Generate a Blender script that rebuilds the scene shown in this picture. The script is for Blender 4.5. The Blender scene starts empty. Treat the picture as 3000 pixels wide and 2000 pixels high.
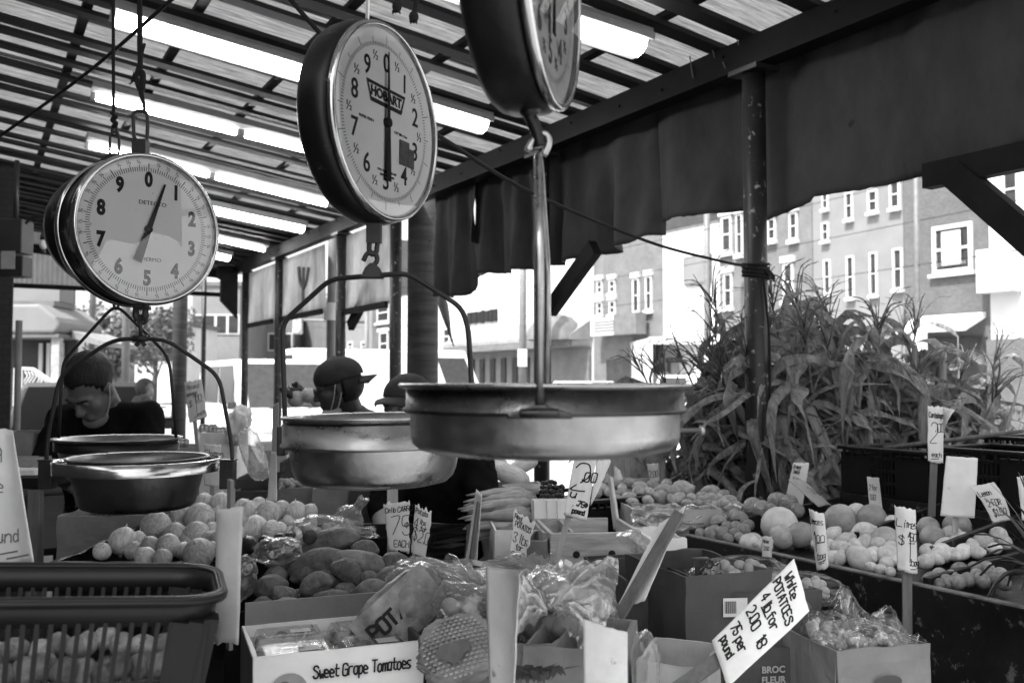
import bpy, math, random
from mathutils import Vector as V, Matrix as MX, noise as NZ
R = math.radians
rnd = random.Random(11)
sc = bpy.context.scene
COL = sc.collection
F = 2750.0
PITCH = math.atan(115 / F)
CP, SP = math.cos(PITCH), math.sin(PITCH)
EYE = 1.4


def W(px, py, D):
    """point seen at photo pixel (px, py) at distance D in front of the lens"""
    u, v = (px - 1500) / F, (1000 - py) / F
    return V((D * u, D * (CP - v * SP), EYE + D * (SP + v * CP)))


def onz(px, py, z):
    u, v = (px - 1500) / F, (1000 - py) / F
    return W(px, py, (z - EYE) / (SP + v * CP))


def AB(a, b, z):
    """market axes: a runs along the aisle, b across it towards the street"""
    return V((-.5 * a + .866025 * b, .866025 * a + .5 * b, z))


def toab(p):
    return (-.5 * p.x + .866025 * p.y, .866025 * p.x + .5 * p.y)


YAW = R(30)          # local +x -> b, local +y -> a


def MAB(a, b, z, extra=0.0):
    return MX.Translation(AB(a, b, z)) @ MX.Rotation(YAW + extra, 4, 'Z')


def a_at(px, b):
    t = (px - 1500) / F
    Y = b / (.5 + .866025 * t)
    return Y * (.866025 - .5 * t), Y


def z_at(py, Y):
    return EYE + (1115 - py) / F * Y


# ------------------------------------------------------------------ materials
MATS = {}


def gm(name, base, rough=.6, metal=0.0, var=.15, vs=9.0, bump=0.0, bs=60.0, rand=0.0, spec=.28, coat=0.0, stretch=None, spots=0.0, spot_col=.02, spot_scale=14.0, sub=0.0, trans=0.0, detail=6):
    if name in MATS:
        return MATS[name]
    m = bpy.data.materials.new(name)
    m.use_nodes = True
    nt = m.node_tree
    N, L = nt.nodes, nt.links
    b = N['Principled BSDF']
    b.inputs['Roughness'].default_value = rough
    b.inputs['Metallic'].default_value = metal
    b.inputs['Specular IOR Level'].default_value = spec
    b.inputs['Coat Weight'].default_value = coat
    tc = N.new('ShaderNodeTexCoord')
    mp = N.new('ShaderNodeMapping')
    if stretch:
        mp.inputs['Scale'].default_value = stretch
    L.new(tc.outputs['Object'], mp.inputs['Vector'])
    oi = N.new('ShaderNodeObjectInfo')
    off = N.new('ShaderNodeVectorMath'); off.operation = 'ADD'
    cb = N.new('ShaderNodeMath'); cb.operation = 'MULTIPLY'; cb.inputs[1].default_value = 37.0
    L.new(oi.outputs['Random'], cb.inputs[0])
    L.new(mp.outputs['Vector'], off.inputs[0]); L.new(cb.outputs[0], off.inputs[1])
    nz = N.new('ShaderNodeTexNoise')
    nz.inputs['Scale'].default_value = vs; nz.inputs['Detail'].default_value = detail
    nz.inputs['Roughness'].default_value = .62
    L.new(off.outputs[0], nz.inputs['Vector'])
    mr = N.new('ShaderNodeMapRange')
    mr.inputs['From Min'].default_value = .3; mr.inputs['From Max'].default_value = .7
    mr.inputs['To Min'].default_value = base * (1 - var); mr.inputs['To Max'].default_value = base * (1 + var)
    L.new(nz.outputs['Fac'], mr.inputs['Value'])
    val = mr.outputs['Result']
    if rand:
        r2 = N.new('ShaderNodeMapRange')
        r2.inputs['To Min'].default_value = 1 - rand; r2.inputs['To Max'].default_value = 1 + rand
        L.new(oi.outputs['Random'], r2.inputs['Value'])
        mu = N.new('ShaderNodeMath'); mu.operation = 'MULTIPLY'
        L.new(val, mu.inputs[0]); L.new(r2.outputs['Result'], mu.inputs[1]); val = mu.outputs[0]
    if spots:
        n2 = N.new('ShaderNodeTexNoise'); n2.inputs['Scale'].default_value = spot_scale; n2.inputs['Detail'].default_value = 8
        n2.inputs['Roughness'].default_value = .7
        L.new(off.outputs[0], n2.inputs['Vector'])
        r3 = N.new('ShaderNodeMapRange'); r3.inputs['From Min'].default_value = .66 - spots * .2; r3.inputs['From Max'].default_value = .70 - spots * .14
        L.new(n2.outputs['Fac'], r3.inputs['Value'])
        mx = N.new('ShaderNodeMix'); mx.data_type = 'FLOAT'
        L.new(r3.outputs['Result'], mx.inputs[0]); L.new(val, mx.inputs[2]); mx.inputs[3].default_value = spot_col
        val = mx.outputs[0]
    L.new(val, b.inputs['Base Color'])
    if bump:
        n3 = N.new('ShaderNodeTexNoise'); n3.inputs['Scale'].default_value = bs; n3.inputs['Detail'].default_value = 5
        L.new(off.outputs[0], n3.inputs['Vector'])
        bp = N.new('ShaderNodeBump'); bp.inputs['Strength'].default_value = bump; bp.inputs['Distance'].default_value = .01
        L.new(n3.outputs['Fac'], bp.inputs['Height']); L.new(bp.outputs['Normal'], b.inputs['Normal'])
    if metal:
        n4 = N.new('ShaderNodeTexNoise'); n4.inputs['Scale'].default_value = vs * 2.3; n4.inputs['Detail'].default_value = 9; n4.inputs['Roughness'].default_value = .72
        L.new(off.outputs[0], n4.inputs['Vector'])
        r4 = N.new('ShaderNodeMapRange'); r4.inputs['From Min'].default_value = .3; r4.inputs['From Max'].default_value = .7
        r4.inputs['To Min'].default_value = rough * .6; r4.inputs['To Max'].default_value = rough * 1.6
        L.new(n4.outputs['Fac'], r4.inputs[0]); L.new(r4.outputs[0], b.inputs['Roughness'])
    if sub:
        b.inputs['Subsurface Weight'].default_value = sub
        b.inputs['Subsurface Radius'].default_value = (.01, .01, .01)
    MATS[name] = m
    return m


def film(name, fac=.12, white=.75, rough=.14, k=.5, gloss=.6):
    """thin clear plastic: mostly see-through, with sharp highlights on its creases"""
    m = bpy.data.materials.new(name); m.use_nodes = True
    nt = m.node_tree; N, L = nt.nodes, nt.links
    df = N.new('ShaderNodeBsdfDiffuse'); df.inputs['Color'].default_value = (white,) * 3 + (1,)
    tl = N.new('ShaderNodeBsdfTranslucent'); tl.inputs['Color'].default_value = (white,) * 3 + (1,)
    gl = N.new('ShaderNodeBsdfGlossy'); gl.inputs['Roughness'].default_value = rough
    tr = N.new('ShaderNodeBsdfTransparent'); tr.inputs['Color'].default_value = (.97, .97, .97, 1)
    lw = N.new('ShaderNodeLayerWeight'); lw.inputs['Blend'].default_value = .4
    tc = N.new('ShaderNodeTexCoord'); nz = N.new('ShaderNodeTexNoise'); nz.inputs['Scale'].default_value = 13; nz.inputs['Detail'].default_value = 2
    L.new(tc.outputs['Object'], nz.inputs['Vector'])
    bp = N.new('ShaderNodeBump'); bp.inputs['Strength'].default_value = .7; bp.inputs['Distance'].default_value = .012
    L.new(nz.outputs['Fac'], bp.inputs['Height'])
    for q in (gl, lw): L.new(bp.outputs['Normal'], q.inputs['Normal'])
    m1 = N.new('ShaderNodeMixShader'); m1.inputs[0].default_value = .45
    L.new(df.outputs[0], m1.inputs[1]); L.new(tl.outputs[0], m1.inputs[2])
    m2 = N.new('ShaderNodeMixShader'); m2.inputs[0].default_value = gloss
    L.new(m1.outputs[0], m2.inputs[1]); L.new(gl.outputs[0], m2.inputs[2])
    pw = N.new('ShaderNodeMath'); pw.operation = 'POWER'; pw.inputs[1].default_value = 2.0
    L.new(lw.outputs['Facing'], pw.inputs[0])
    ma = N.new('ShaderNodeMath'); ma.operation = 'MULTIPLY_ADD'; ma.inputs[1].default_value = k; ma.inputs[2].default_value = fac; ma.use_clamp = True
    L.new(pw.outputs[0], ma.inputs[0])
    mx = N.new('ShaderNodeMixShader')
    L.new(ma.outputs[0], mx.inputs[0]); L.new(tr.outputs[0], mx.inputs[1]); L.new(m2.outputs[0], mx.inputs[2])
    L.new(mx.outputs[0], N['Material Output'].inputs['Surface'])
    MATS[name] = m
    return m


def glassmat(name):
    m = bpy.data.materials.new(name); m.use_nodes = True
    nt = m.node_tree; N, L = nt.nodes, nt.links
    tr = N.new('ShaderNodeBsdfTransparent'); tr.inputs['Color'].default_value = (.98, .98, .98, 1)
    gl = N.new('ShaderNodeBsdfGlossy'); gl.inputs['Roughness'].default_value = .015
    fr = N.new('ShaderNodeFresnel'); fr.inputs['IOR'].default_value = 1.75
    mx = N.new('ShaderNodeMixShader')
    L.new(fr.outputs[0], mx.inputs[0]); L.new(tr.outputs[0], mx.inputs[1]); L.new(gl.outputs[0], mx.inputs[2])
    L.new(mx.outputs[0], N['Material Output'].inputs['Surface'])
    MATS[name] = m
    return m


def translum(name, base, fac, vs=4, stretch=(1, 1, 1), var=.25, turn=None):
    m = bpy.data.materials.new(name); m.use_nodes = True
    nt = m.node_tree; N, L = nt.nodes, nt.links
    tc = N.new('ShaderNodeTexCoord'); mp = N.new('ShaderNodeMapping'); mp.inputs['Scale'].default_value = stretch
    nz = N.new('ShaderNodeTexNoise'); nz.inputs['Scale'].default_value = vs; nz.inputs['Detail'].default_value = 8; nz.inputs['Roughness'].default_value = .7
    L.new(tc.outputs['Object'], mp.inputs['Vector']); L.new(mp.outputs[0], nz.inputs['Vector'])
    mr = N.new('ShaderNodeMapRange'); mr.inputs['From Min'].default_value = .3; mr.inputs['From Max'].default_value = .7
    mr.inputs['To Min'].default_value = base * (1 - var); mr.inputs['To Max'].default_value = min(.98, base * (1 + var))
    L.new(nz.outputs['Fac'], mr.inputs['Value'])
    if turn is not None:
        mp.vector_type = 'TEXTURE'; mp.inputs['Rotation'].default_value = (0, 0, turn)
    d = N.new('ShaderNodeBsdfDiffuse'); t = N.new('ShaderNodeBsdfTranslucent')
    L.new(mr.outputs[0], d.inputs['Color']); L.new(mr.outputs[0], t.inputs['Color'])
    mx = N.new('ShaderNodeMixShader'); mx.inputs[0].default_value = fac
    L.new(d.outputs[0], mx.inputs[1]); L.new(t.outputs[0], mx.inputs[2])
    L.new(mx.outputs[0], N['Material Output'].inputs['Surface'])
    MATS[name] = m
    return m


def emit(name, s):
    m = bpy.data.materials.new(name); m.use_nodes = True
    b = m.node_tree.nodes['Principled BSDF']
    b.inputs['Base Color'].default_value = (.8, .8, .8, 1)
    b.inputs['Emission Color'].default_value = (1, 1, 1, 1); b.inputs['Emission Strength'].default_value = s
    MATS[name] = m
    return m


def brickmat(name, c1, c2, mortar, scale=4.0):
    m = bpy.data.materials.new(name); m.use_nodes = True
    nt = m.node_tree; N, L = nt.nodes, nt.links
    b = N['Principled BSDF']; b.inputs['Roughness'].default_value = .85
    tc = N.new('ShaderNodeTexCoord'); mp = N.new('ShaderNodeMapping'); mp.inputs['Rotation'].default_value = (R(90), 0, R(90))
    sx = N.new('ShaderNodeSeparateXYZ'); ad = N.new('ShaderNodeMath'); ad.operation = 'ADD'; cx = N.new('ShaderNodeCombineXYZ')
    L.new(tc.outputs['Object'], sx.inputs[0]); L.new(sx.outputs[0], ad.inputs[0]); L.new(sx.outputs[1], ad.inputs[1])
    L.new(ad.outputs[0], cx.inputs[0]); L.new(sx.outputs[2], cx.inputs[1])
    br = N.new('ShaderNodeTexBrick'); br.inputs['Scale'].default_value = scale
    br.inputs['Color1'].default_value = (c1,) * 3 + (1,); br.inputs['Color2'].default_value = (c2,) * 3 + (1,); br.inputs['Mortar'].default_value = (mortar,) * 3 + (1,)
    br.inputs['Mortar Size'].default_value = .025
    L.new(cx.outputs[0], br.inputs['Vector'])
    nz = N.new('ShaderNodeTexNoise'); nz.inputs['Scale'].default_value = 1.3; nz.inputs['Detail'].default_value = 7
    L.new(tc.outputs['Object'], nz.inputs['Vector'])
    mr = N.new('ShaderNodeMapRange'); mr.inputs['To Min'].default_value = .6; mr.inputs['To Max'].default_value = 1.4
    L.new(nz.outputs['Fac'], mr.inputs[0])
    vm = N.new('ShaderNodeVectorMath'); vm.operation = 'SCALE'
    L.new(br.outputs['Color'], vm.inputs[0]); L.new(mr.outputs[0], vm.inputs['Scale']); L.new(vm.outputs[0], b.inputs['Base Color'])
    MATS[name] = m
    return m


# ------------------------------------------------------------------ mesh building
class MB:
    def __init__(s):
        s.v, s.f, s.sm, s.mi = [], [], [], []
        s.m = 0

    def add(s, vs, fs, M=None, smooth=False):
        o = len(s.v)
        s.v += [(M @ V(p)) if M is not None else V(p) for p in vs]
        s.f += [tuple(i + o for i in f) for f in fs]
        s.sm += [smooth] * len(fs)
        s.mi += [s.m] * len(fs)
        return s

    def box(s, x, y, z, M=None, c=(0, 0, 0)):
        x, y, z = x / 2, y / 2, z / 2
        vs = [(c[0] + i * x, c[1] + j * y, c[2] + k * z) for i in (-1, 1) for j in (-1, 1) for k in (-1, 1)]
        return s.add(vs, [(0, 1, 3, 2), (4, 6, 7, 5), (0, 4, 5, 1), (2, 3, 7, 6), (0, 2, 6, 4), (1, 5, 7, 3)], M)

    def span(s, p0, p1, w, h, up=(0, 0, 1), ext=0):
        """bar of section w x h from p0 to p1"""
        p0, p1 = V(p0), V(p1)
        d = (p1 - p0); l = d.length; d = d / l
        u = V(up); x = d.cross(u).normalized(); u = x.cross(d)
        M = MX((x, d, u)).transposed().to_4x4(); M.translation = (p0 + p1) / 2
        return s.box(w, l + ext, h, M)

    def tube(s, pts, r, n=8, M=None, caps=True, flat=1.0):
        pts = [V(p) for p in pts]
        k = len(pts)
        rs = r if isinstance(r, (list, tuple)) else [r] * k
        vs, fs = [], []
        t0 = (pts[1] - pts[0]).normalized()
        ref = V((0, 0, 1)) if abs(t0.z) < .9 else V((1, 0, 0))
        x = t0.cross(ref).normalized()
        for i, p in enumerate(pts):
            t = (pts[min(i + 1, k - 1)] - pts[max(i - 1, 0)]).normalized()
            x = (x - t * x.dot(t)).normalized()
            y = t.cross(x)
            for j in range(n):
                a = 2 * math.pi * j / n
                vs.append(p + x * math.cos(a) * rs[i] + y * math.sin(a) * rs[i] * flat)
        for i in range(k - 1):
            for j in range(n):
                fs.append((i * n + j, i * n + (j + 1) % n, (i + 1) * n + (j + 1) % n, (i + 1) * n + j))
        if caps:
            fs.append(tuple(range(n - 1, -1, -1))); fs.append(tuple((k - 1) * n + j for j in range(n)))
        return s.add(vs, fs, M, True)

    def lathe(s, prof, n=48, M=None, smooth=True):
        """profile of (radius, z) round local z"""
        vs, fs, k = [], [], len(prof)
        for r, z in prof:
            for j in range(n):
                a = 2 * math.pi * j / n
                vs.append((r * math.cos(a), r * math.sin(a), z))
        for i in range(k - 1):
            for j in range(n):
                q = (i * n + j, i * n + (j + 1) % n, (i + 1) * n + (j + 1) % n, (i + 1) * n + j)
                fs.append(q)
        return s.add(vs, fs, M, smooth)

    def disc(s, r, z, n=48, M=None, up=True):
        vs = [(r * math.cos(2 * math.pi * j / n), r * math.sin(2 * math.pi * j / n), z) for j in range(n)]
        return s.add(vs, [tuple(range(n)) if up else tuple(range(n - 1, -1, -1))], M)

    def ball(s, c, rx, ry=None, rz=None, rot=None, nu=16, nv=10, fn=None):
        ry = rx if ry is None else ry; rz = rx if rz is None else rz
        vs, fs = [], []
        c = V(c)
        for i in range(1, nv):
            th = math.pi * i / nv
            for j in range(nu):
                ph = 2 * math.pi * j / nu
                vs.append(V((math.sin(th) * math.cos(ph), math.sin(th) * math.sin(ph), math.cos(th))))
        vs += [V((0, 0, 1)), V((0, 0, -1))]
        out = []
        for p in vs:
            k = fn(p) if fn else 1.0
            q = V((p.x * rx * k, p.y * ry * k, p.z * rz * k))
            if rot is not None:
                q = rot @ q
            out.append(q + c)
        for i in range(nv - 2):
            for j in range(nu):
                fs.append((i * nu + j, (i + 1) * nu + j, (i + 1) * nu + (j + 1) % nu, i * nu + (j + 1) % nu))
        t, b = len(vs) - 2, len(vs) - 1
        for j in range(nu):
            fs.append((t, j, (j + 1) % nu))
            fs.append((b, (nv - 2) * nu + (j + 1) % nu, (nv - 2) * nu + j))
        return s.add(out, fs, None, True)

    def cap(s, p0, r0, p1, r1, n=12):
        """tapered capsule, closed"""
        p0, p1 = V(p0), V(p1)
        d = (p1 - p0); l = max(d.length, 1e-5); d = d / l
        pts, rs = [], []
        for i in range(5):
            a = math.pi / 2 * (i / 4.0)
            pts.append(p0 - d * r0 * math.cos(a)); rs.append(max(r0 * math.sin(a), r0 * .12))
        for i in range(5):
            a = math.pi / 2 * (i / 4.0)
            pts.append(p1 + d * r1 * math.sin(a)); rs.append(max(r1 * math.cos(a), r1 * .12))
        return s.tube(pts, rs, n)

    def grid(s, nu, nv, fn, smooth=True, M=None):
        vs = [fn(i / nu, j / nv) for j in range(nv + 1) for i in range(nu + 1)]
        fs = [(j * (nu + 1) + i, j * (nu + 1) + i + 1, (j + 1) * (nu + 1) + i + 1, (j + 1) * (nu + 1) + i) for j in range(nv) for i in range(nu)]
        return s.add(vs, fs, M, smooth)

    def prism(s, poly, y0, y1, M=None):
        """polygon in local x,z pulled from y0 to y1"""
        n = len(poly)
        vs = [(x, y0, z) for x, z in poly] + [(x, y1, z) for x, z in poly]
        fs = [tuple(range(n)), tuple(range(2 * n - 1, n - 1, -1))]
        fs += [(i, n + i, n + (i + 1) % n, (i + 1) % n) for i in range(n)]
        return s.add(vs, fs, M)


TM = {}


def mesh(mb, name, mats):
    me = bpy.data.meshes.new(name)
    me.from_pydata([tuple(p) for p in mb.v], [], mb.f)
    mats = mats if isinstance(mats, (list, tuple)) else [mats]
    for m in mats:
        me.materials.append(MATS[m] if isinstance(m, str) else m)
    me.polygons.foreach_set('use_smooth', mb.sm)
    if len(mats) > 1:
        me.polygons.foreach_set('material_index', mb.mi)
    me.update()
    return me


def part(name, mb, mat, parent=None, bevel=0.0, solid=0.0, world=True, sub=0, seg=2, label=None):
    if world and parent is not None:
        inv = TM[parent.name].inverted()
        mb.v = [inv @ p for p in mb.v]
    o = bpy.data.objects.new(name, mesh(mb, name, mat))
    COL.objects.link(o)
    if parent is not None:
        o.parent = parent
        TM[o.name] = TM[parent.name]
    else:
        TM[o.name] = MX.Identity(4)
    if solid:
        md = o.modifiers.new('thick', 'SOLIDIFY'); md.thickness = solid; md.offset = 0
    if bevel:
        md = o.modifiers.new('bevel', 'BEVEL'); md.width = bevel; md.segments = seg; md.limit_method = 'ANGLE'; md.angle_limit = R(40)
    if sub:
        md = o.modifiers.new('sub', 'SUBSURF'); md.levels = sub; md.render_levels = sub
    if label:
        o['label'] = label
    return o


def tag(o, label=None, cat=None, group=None, kind=None):
    for k, v in (('label', label), ('category', cat), ('group', group), ('kind', kind)):
        if v:
            o[k] = v
    return o


def thing(name, label, cat, M=None, group=None):
    o = bpy.data.objects.new(name, None)
    COL.objects.link(o)
    o.empty_display_size = .05
    if M is None:
        M = MX.Identity(4)
    elif isinstance(M, V):
        M = MX.Translation(M)
    o.matrix_basis = M
    TM[o.name] = M.copy()
    return tag(o, label, cat, group)


def solo(name, mb, mat, label, cat, group=None, kind=None, at=None, **kw):
    """a thing that is one mesh; its origin goes to AT"""
    if at is not None:
        at = V(at); mb.v = [p - at for p in mb.v]
    o = part(name, mb, mat, None, world=False, **kw)
    if at is not None:
        o.location = at
        TM[o.name] = MX.Translation(at)
    return tag(o, label, cat, group, kind)


def dup(o, M, label=None, group=None, kids=None):
    c = o.copy(); COL.objects.link(c); c.matrix_basis = M
    TM[c.name] = M.copy()
    if label: c['label'] = label
    if group: c['group'] = group
    for ch in (kids if kids is not None else o.children):
        d = ch.copy(); COL.objects.link(d); d.parent = c
        for g in ch.children:
            e = g.copy(); COL.objects.link(e); e.parent = d
    return c


def arc(px, D):
    return [W(x, y, D) for x, y in px]


def smoothpath(pts, n=5):
    """Catmull-Rom through pts"""
    P = [V(p) for p in pts]
    P = [P[0] * 2 - P[1]] + P + [P[-1] * 2 - P[-2]]
    out = []
    for i in range(1, len(P) - 2):
        for k in range(n):
            t = k / n
            a, b, c, d = P[i - 1], P[i], P[i + 1], P[i + 2]
            out.append(.5 * ((2 * b) + (c - a) * t + (2 * a - 5 * b + 4 * c - d) * t * t + (3 * b - a - 3 * c + d) * t ** 3))
    out.append(P[-2])
    return out


def roundpath(pts, rad, n=4):
    """polyline with rounded corners"""
    P = [V(p) for p in pts]
    out = [P[0]]
    for i in range(1, len(P) - 1):
        a, b, c = P[i - 1], P[i], P[i + 1]
        r1 = min(rad, (a - b).length * .45); r2 = min(rad, (c - b).length * .45)
        s, e = b + (a - b).normalized() * r1, b + (c - b).normalized() * r2
        for k in range(n + 1):
            t = k / n
            out.append(s * (1 - t) ** 2 + b * 2 * t * (1 - t) + e * t * t)
    out.append(P[-1])
    return out


# ------------------------------------------------------------------ lettering
GLY = {'A': "002640 1232", 'B': "0006 062635342303 032332312000", 'C': "4536160501103041", 'D': "0006 062645412000", 'E': "46060040 0333", 'F': "460600 0333",
       'G': "45361605011030414323", 'H': "0006 4046 0343", 'I': "2026", 'J': "46412001", 'K': "0006 460340", 'L': "060040", 'M': "0006234640", 'N': "00064046", 'O': "160501103041453616", 'P': "0006 062645443303",
       'R': "0006 062645443303 2340", 'S': "4536160514334241301001", 'T': "0646 2620", 'U': "060110304146", 'V': "062046", 'W': "0610233046", 'X': "0640 4600", 'Y': "062346 2320", 'Z': "06460040",
       '0': "160501103041453616", '1': "152620", '2': "05163645430040", '3': "0516364534233241301001", '4': "360242 3630", '5': "460603334241301001", '6': "453616050110304142331302", '7': "064610",
       '8': "160504133344453616 1302011030414233", '9': "45361605041333444540", '$': "4536160514334241301001 2b27", 'c|': "4334140302113142 2025", '.': "2021", '/': "0046", '-': "0333",
       'a': "34140301102031 3430", 'b': "0600 0314344341301001", 'c': "341403011030", 'd': "3630 331403011031", 'e': "0232331403011030", 'f': "36261520 0434", 'g': "341403011132 343b2a0a", 'h': "0600 0314343330",
       'i': "2420 2526", 'k': "0600 340230", 'l': "2620", 'm': "0400 03142320 23344340", 'n': "0400 0314243330", 'o': "140301102031332414", 'p': "040a 0314243331201001", 'r': "0400 031434", 's': "34140312312000",
       't': "16112030 0434", 'u': "0401102031 3430", 'v': "041034", 'w': "0410223044", 'x': "0430 3400", 'y': "0412 341a"}
GLY['\u00a2'] = GLY['c|']
YC = {'a': -2, 'b': -1}
NARROW = {'i': 2.6, 'l': 2.6, '.': 2.4, 'I': 3, '1': 3.4, 't': 4, 'r': 4.2}


def strokes(text):
    """list of polylines, in cap heights, and the width"""
    out, x = [], 0.0
    for ch in text:
        if ch in GLY:
            adv = NARROW.get(ch, 5.1 if (ch.isupper() or ch.isdigit() or ch in '$\u00a2') else 4.3)
            sh = -1 if ch in 'il.' else 0
            for st in GLY[ch].split():
                pl = []
                for i in range(0, len(st), 2):
                    gx = int(st[i]); gy = YC.get(st[i + 1], None)
                    gy = int(st[i + 1]) if gy is None else gy
                    pl.append(((x + gx + sh) / 6, gy / 6))
                out.append(pl)
            x += adv
        else:
            x += 2.6
    return out, x / 6


def ribbon(mb, P, w, nrm):
    """flat pen stroke through 3-d points P"""
    for i in range(len(P) - 1):
        d = P[i + 1] - P[i]
        if d.length < 1e-6: continue
        d.normalize()
        s = d.cross(nrm).normalized() * w / 2
        e = d * w * .4
        mb.add([P[i] - s - e, P[i + 1] - s + e, P[i + 1] + s + e, P[i] + s - e], [(0, 1, 2, 3)])


def write(mb, text, fn, u0, v0, hu, hv, w, nrm, wob=.03, slant=0.0):
    """hand lettering: fn(u, v) -> point; (u0, v0) start of the baseline; hu, hv cap height in u and v units"""
    st, wd = strokes(text)
    k = 0.0
    for pl in st:
        if len(pl) > 2:
            q = smoothpath([V((x, y, 0)) for x, y in pl], 3)
        else:
            q = [V((x, y, 0)) for x, y in pl]
        j1, j2 = rnd.uniform(-wob, wob), rnd.uniform(-wob, wob)
        P = [fn(u0 + (p.x + slant * p.y + j1) * hu, v0 + (p.y + j2) * hv) for p in q]
        # same tiny lift for every stroke, stepped so that crossing strokes never share a plane
        k += 1.2e-5
        P = [p + nrm * k for p in P]
        ribbon(mb, P, w, nrm)


FONTC = {}


def textmesh(body, size, extrude=.0004, bold=0.0, xs=1.0, align='CENTER'):
    key = (body, size, bold, xs, align)
    if key in FONTC:
        return FONTC[key]
    c = bpy.data.curves.new('lettering', 'FONT')
    c.body = body; c.size = size; c.extrude = extrude; c.offset = bold; c.align_x = align; c.align_y = 'CENTER'; c.resolution_u = 3
    o = bpy.data.objects.new('lettering', c)
    COL.objects.link(o)
    dg = bpy.context.evaluated_depsgraph_get()
    me = bpy.data.meshes.new_from_object(o.evaluated_get(dg))
    vs = [V((v.co.x * xs, v.co.y, v.co.z)) for v in me.vertices]
    fs = [tuple(p.vertices) for p in me.polygons]
    bpy.data.objects.remove(o); bpy.data.curves.remove(c); bpy.data.meshes.remove(me)
    FONTC[key] = (vs, fs)
    return vs, fs


def addtext(mb, body, size, M, **kw):
    vs, fs = textmesh(body, size, **kw)
    mb.add(vs, fs, M)
# ------------------------------------------------------------------ camera, sky, sun
cam = bpy.data.cameras.new('camera'); cam_o = bpy.data.objects.new('camera', cam); COL.objects.link(cam_o)
cam_o.location = (0, 0, EYE); cam_o.rotation_euler = (R(90) + PITCH, 0, 0)
cam.sensor_width = 36; cam.lens = F / 3000 * 36; cam.clip_start = .05; cam.clip_end = 2000
cam.dof.use_dof = True; cam.dof.focus_distance = 2.05; cam.dof.aperture_fstop = 5.6; cam.dof.aperture_blades = 7
sc.camera = cam_o
SUN_EL = R(57)
sun_dir = (AB(-.35, -1, 0).normalized() * math.cos(SUN_EL) + V((0, 0, math.sin(SUN_EL))))
w = bpy.data.worlds.new('World'); sc.world = w; w.use_nodes = True
nt = w.node_tree
sky = nt.nodes.new('ShaderNodeTexSky'); sky.sky_type = 'NISHITA'; sky.sun_disc = False
sky.sun_elevation = SUN_EL; sky.sun_rotation = math.atan2(sun_dir.x, sun_dir.y); sky.dust_density = 4; sky.air_density = 1.5
bw = nt.nodes.new('ShaderNodeRGBToBW')
nt.links.new(sky.outputs[0], bw.inputs[0]); nt.links.new(bw.outputs[0], nt.nodes['Background'].inputs[0])
nt.nodes['Background'].inputs[1].default_value = .15
sl = bpy.data.lights.new('sun', 'SUN'); sl.energy = 3.2; sl.angle = R(.6); sl.color = (1, 1, 1)
so = bpy.data.objects.new('sun', sl); COL.objects.link(so); so.rotation_euler = (-sun_dir).to_track_quat('-Z', 'Y').to_euler()
sc.view_settings.view_transform = 'Standard'; sc.view_settings.look = 'None'; sc.view_settings.gamma = 1; sc.view_settings.use_curve_mapping = False
sc.view_settings.exposure = 1.68
sc.render.engine = 'CYCLES'
cy = sc.cycles
cy.max_bounces = 8; cy.diffuse_bounces = 4; cy.glossy_bounces = 3; cy.transmission_bounces = 4; cy.transparent_max_bounces = 16
cy.caustics_reflective = False; cy.caustics_refractive = False
cy.sample_clamp_indirect = 4.0
cy.use_denoising = True
sc.render.film_transparent = False

# ------------------------------------------------------------------ materials
gm('road', .34, .9, var=.12, vs=.8, bump=.1)
gm('pave', .22, .85, var=.25, vs=2.5)
gm('kerb', .4, .9)
gm('blackmetal', .018, .45, metal=0, var=.35, vs=8, spec=.5)
gm('postpaint', .022, .42, var=.4, vs=5, spots=.28, spot_col=.3, spot_scale=30, bump=.08, bs=30)
gm('beampaint', .008, .6, spec=.1, var=.5, vs=3, bump=.15, bs=25)
gm('wooddark', .012, .75, spec=.1, var=.35, vs=6, bump=.1)
gm('timber', .05, .75, var=.45, vs=3, stretch=(1, 1, 8), bump=.2, bs=20)
gm('rafter', .028, .7, spec=.1, var=.4, vs=2.5, bump=.1, bs=18)
gm('tarp', .056, .8, var=.3, vs=3, stretch=(1.5, 1.5, .8), bump=.7, bs=6, spec=.08, spots=.1, spot_col=.03, spot_scale=4)
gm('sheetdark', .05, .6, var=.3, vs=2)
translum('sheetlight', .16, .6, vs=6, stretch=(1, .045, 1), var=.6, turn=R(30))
translum('signpanel', .72, .6, vs=3.2, stretch=(1, 1, .35), var=.55)
translum('whitesheet', .62, .3, vs=3, var=.15)
gm('fixture', .32, .5, var=.2, vs=8)
emit('lamp', 18.0)
emit('lens', 9.0)
emit('lensfade', .24)
gm('rope', .012, .9, var=.3)
gm('ropepale', .16, .9, var=.3)
gm('stick', .34, .75, var=.3, vs=6, stretch=(8, 8, 1))
gm('stickdark', .13, .75, var=.35, vs=6, stretch=(8, 8, 1))
gm('chrome', .5, .18, metal=1.0, var=.18, vs=14, bump=.03, bs=40)
gm('steel', .34, .3, metal=1.0, var=.25, vs=7, stretch=(1, 1, 3), bump=.03, bs=90)
gm('aluminium', .30, .34, metal=1.0, var=.45, vs=6, bump=.06, bs=160)
gm('aludark', .19, .36, metal=1.0, var=.35, vs=5, bump=.06, bs=120)
gm('enamel', .006, .36, var=.5, vs=9, spots=.35, spot_col=.10, spot_scale=11, spec=.3, bump=.1, bs=50)
gm('iron', .02, .45, metal=0, var=.5, vs=20)
gm('dialwhite', .90, .5, var=.06, vs=5, spots=.12, spot_col=.3, spot_scale=20)
gm('dialworn', .78, .5, var=.14, vs=6, spots=.35, spot_col=.22, spot_scale=16)
gm('ink', .012, .6, var=.2)
gm('inkgrey', .14, .6, var=.2)
glassmat('glass')

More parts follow.
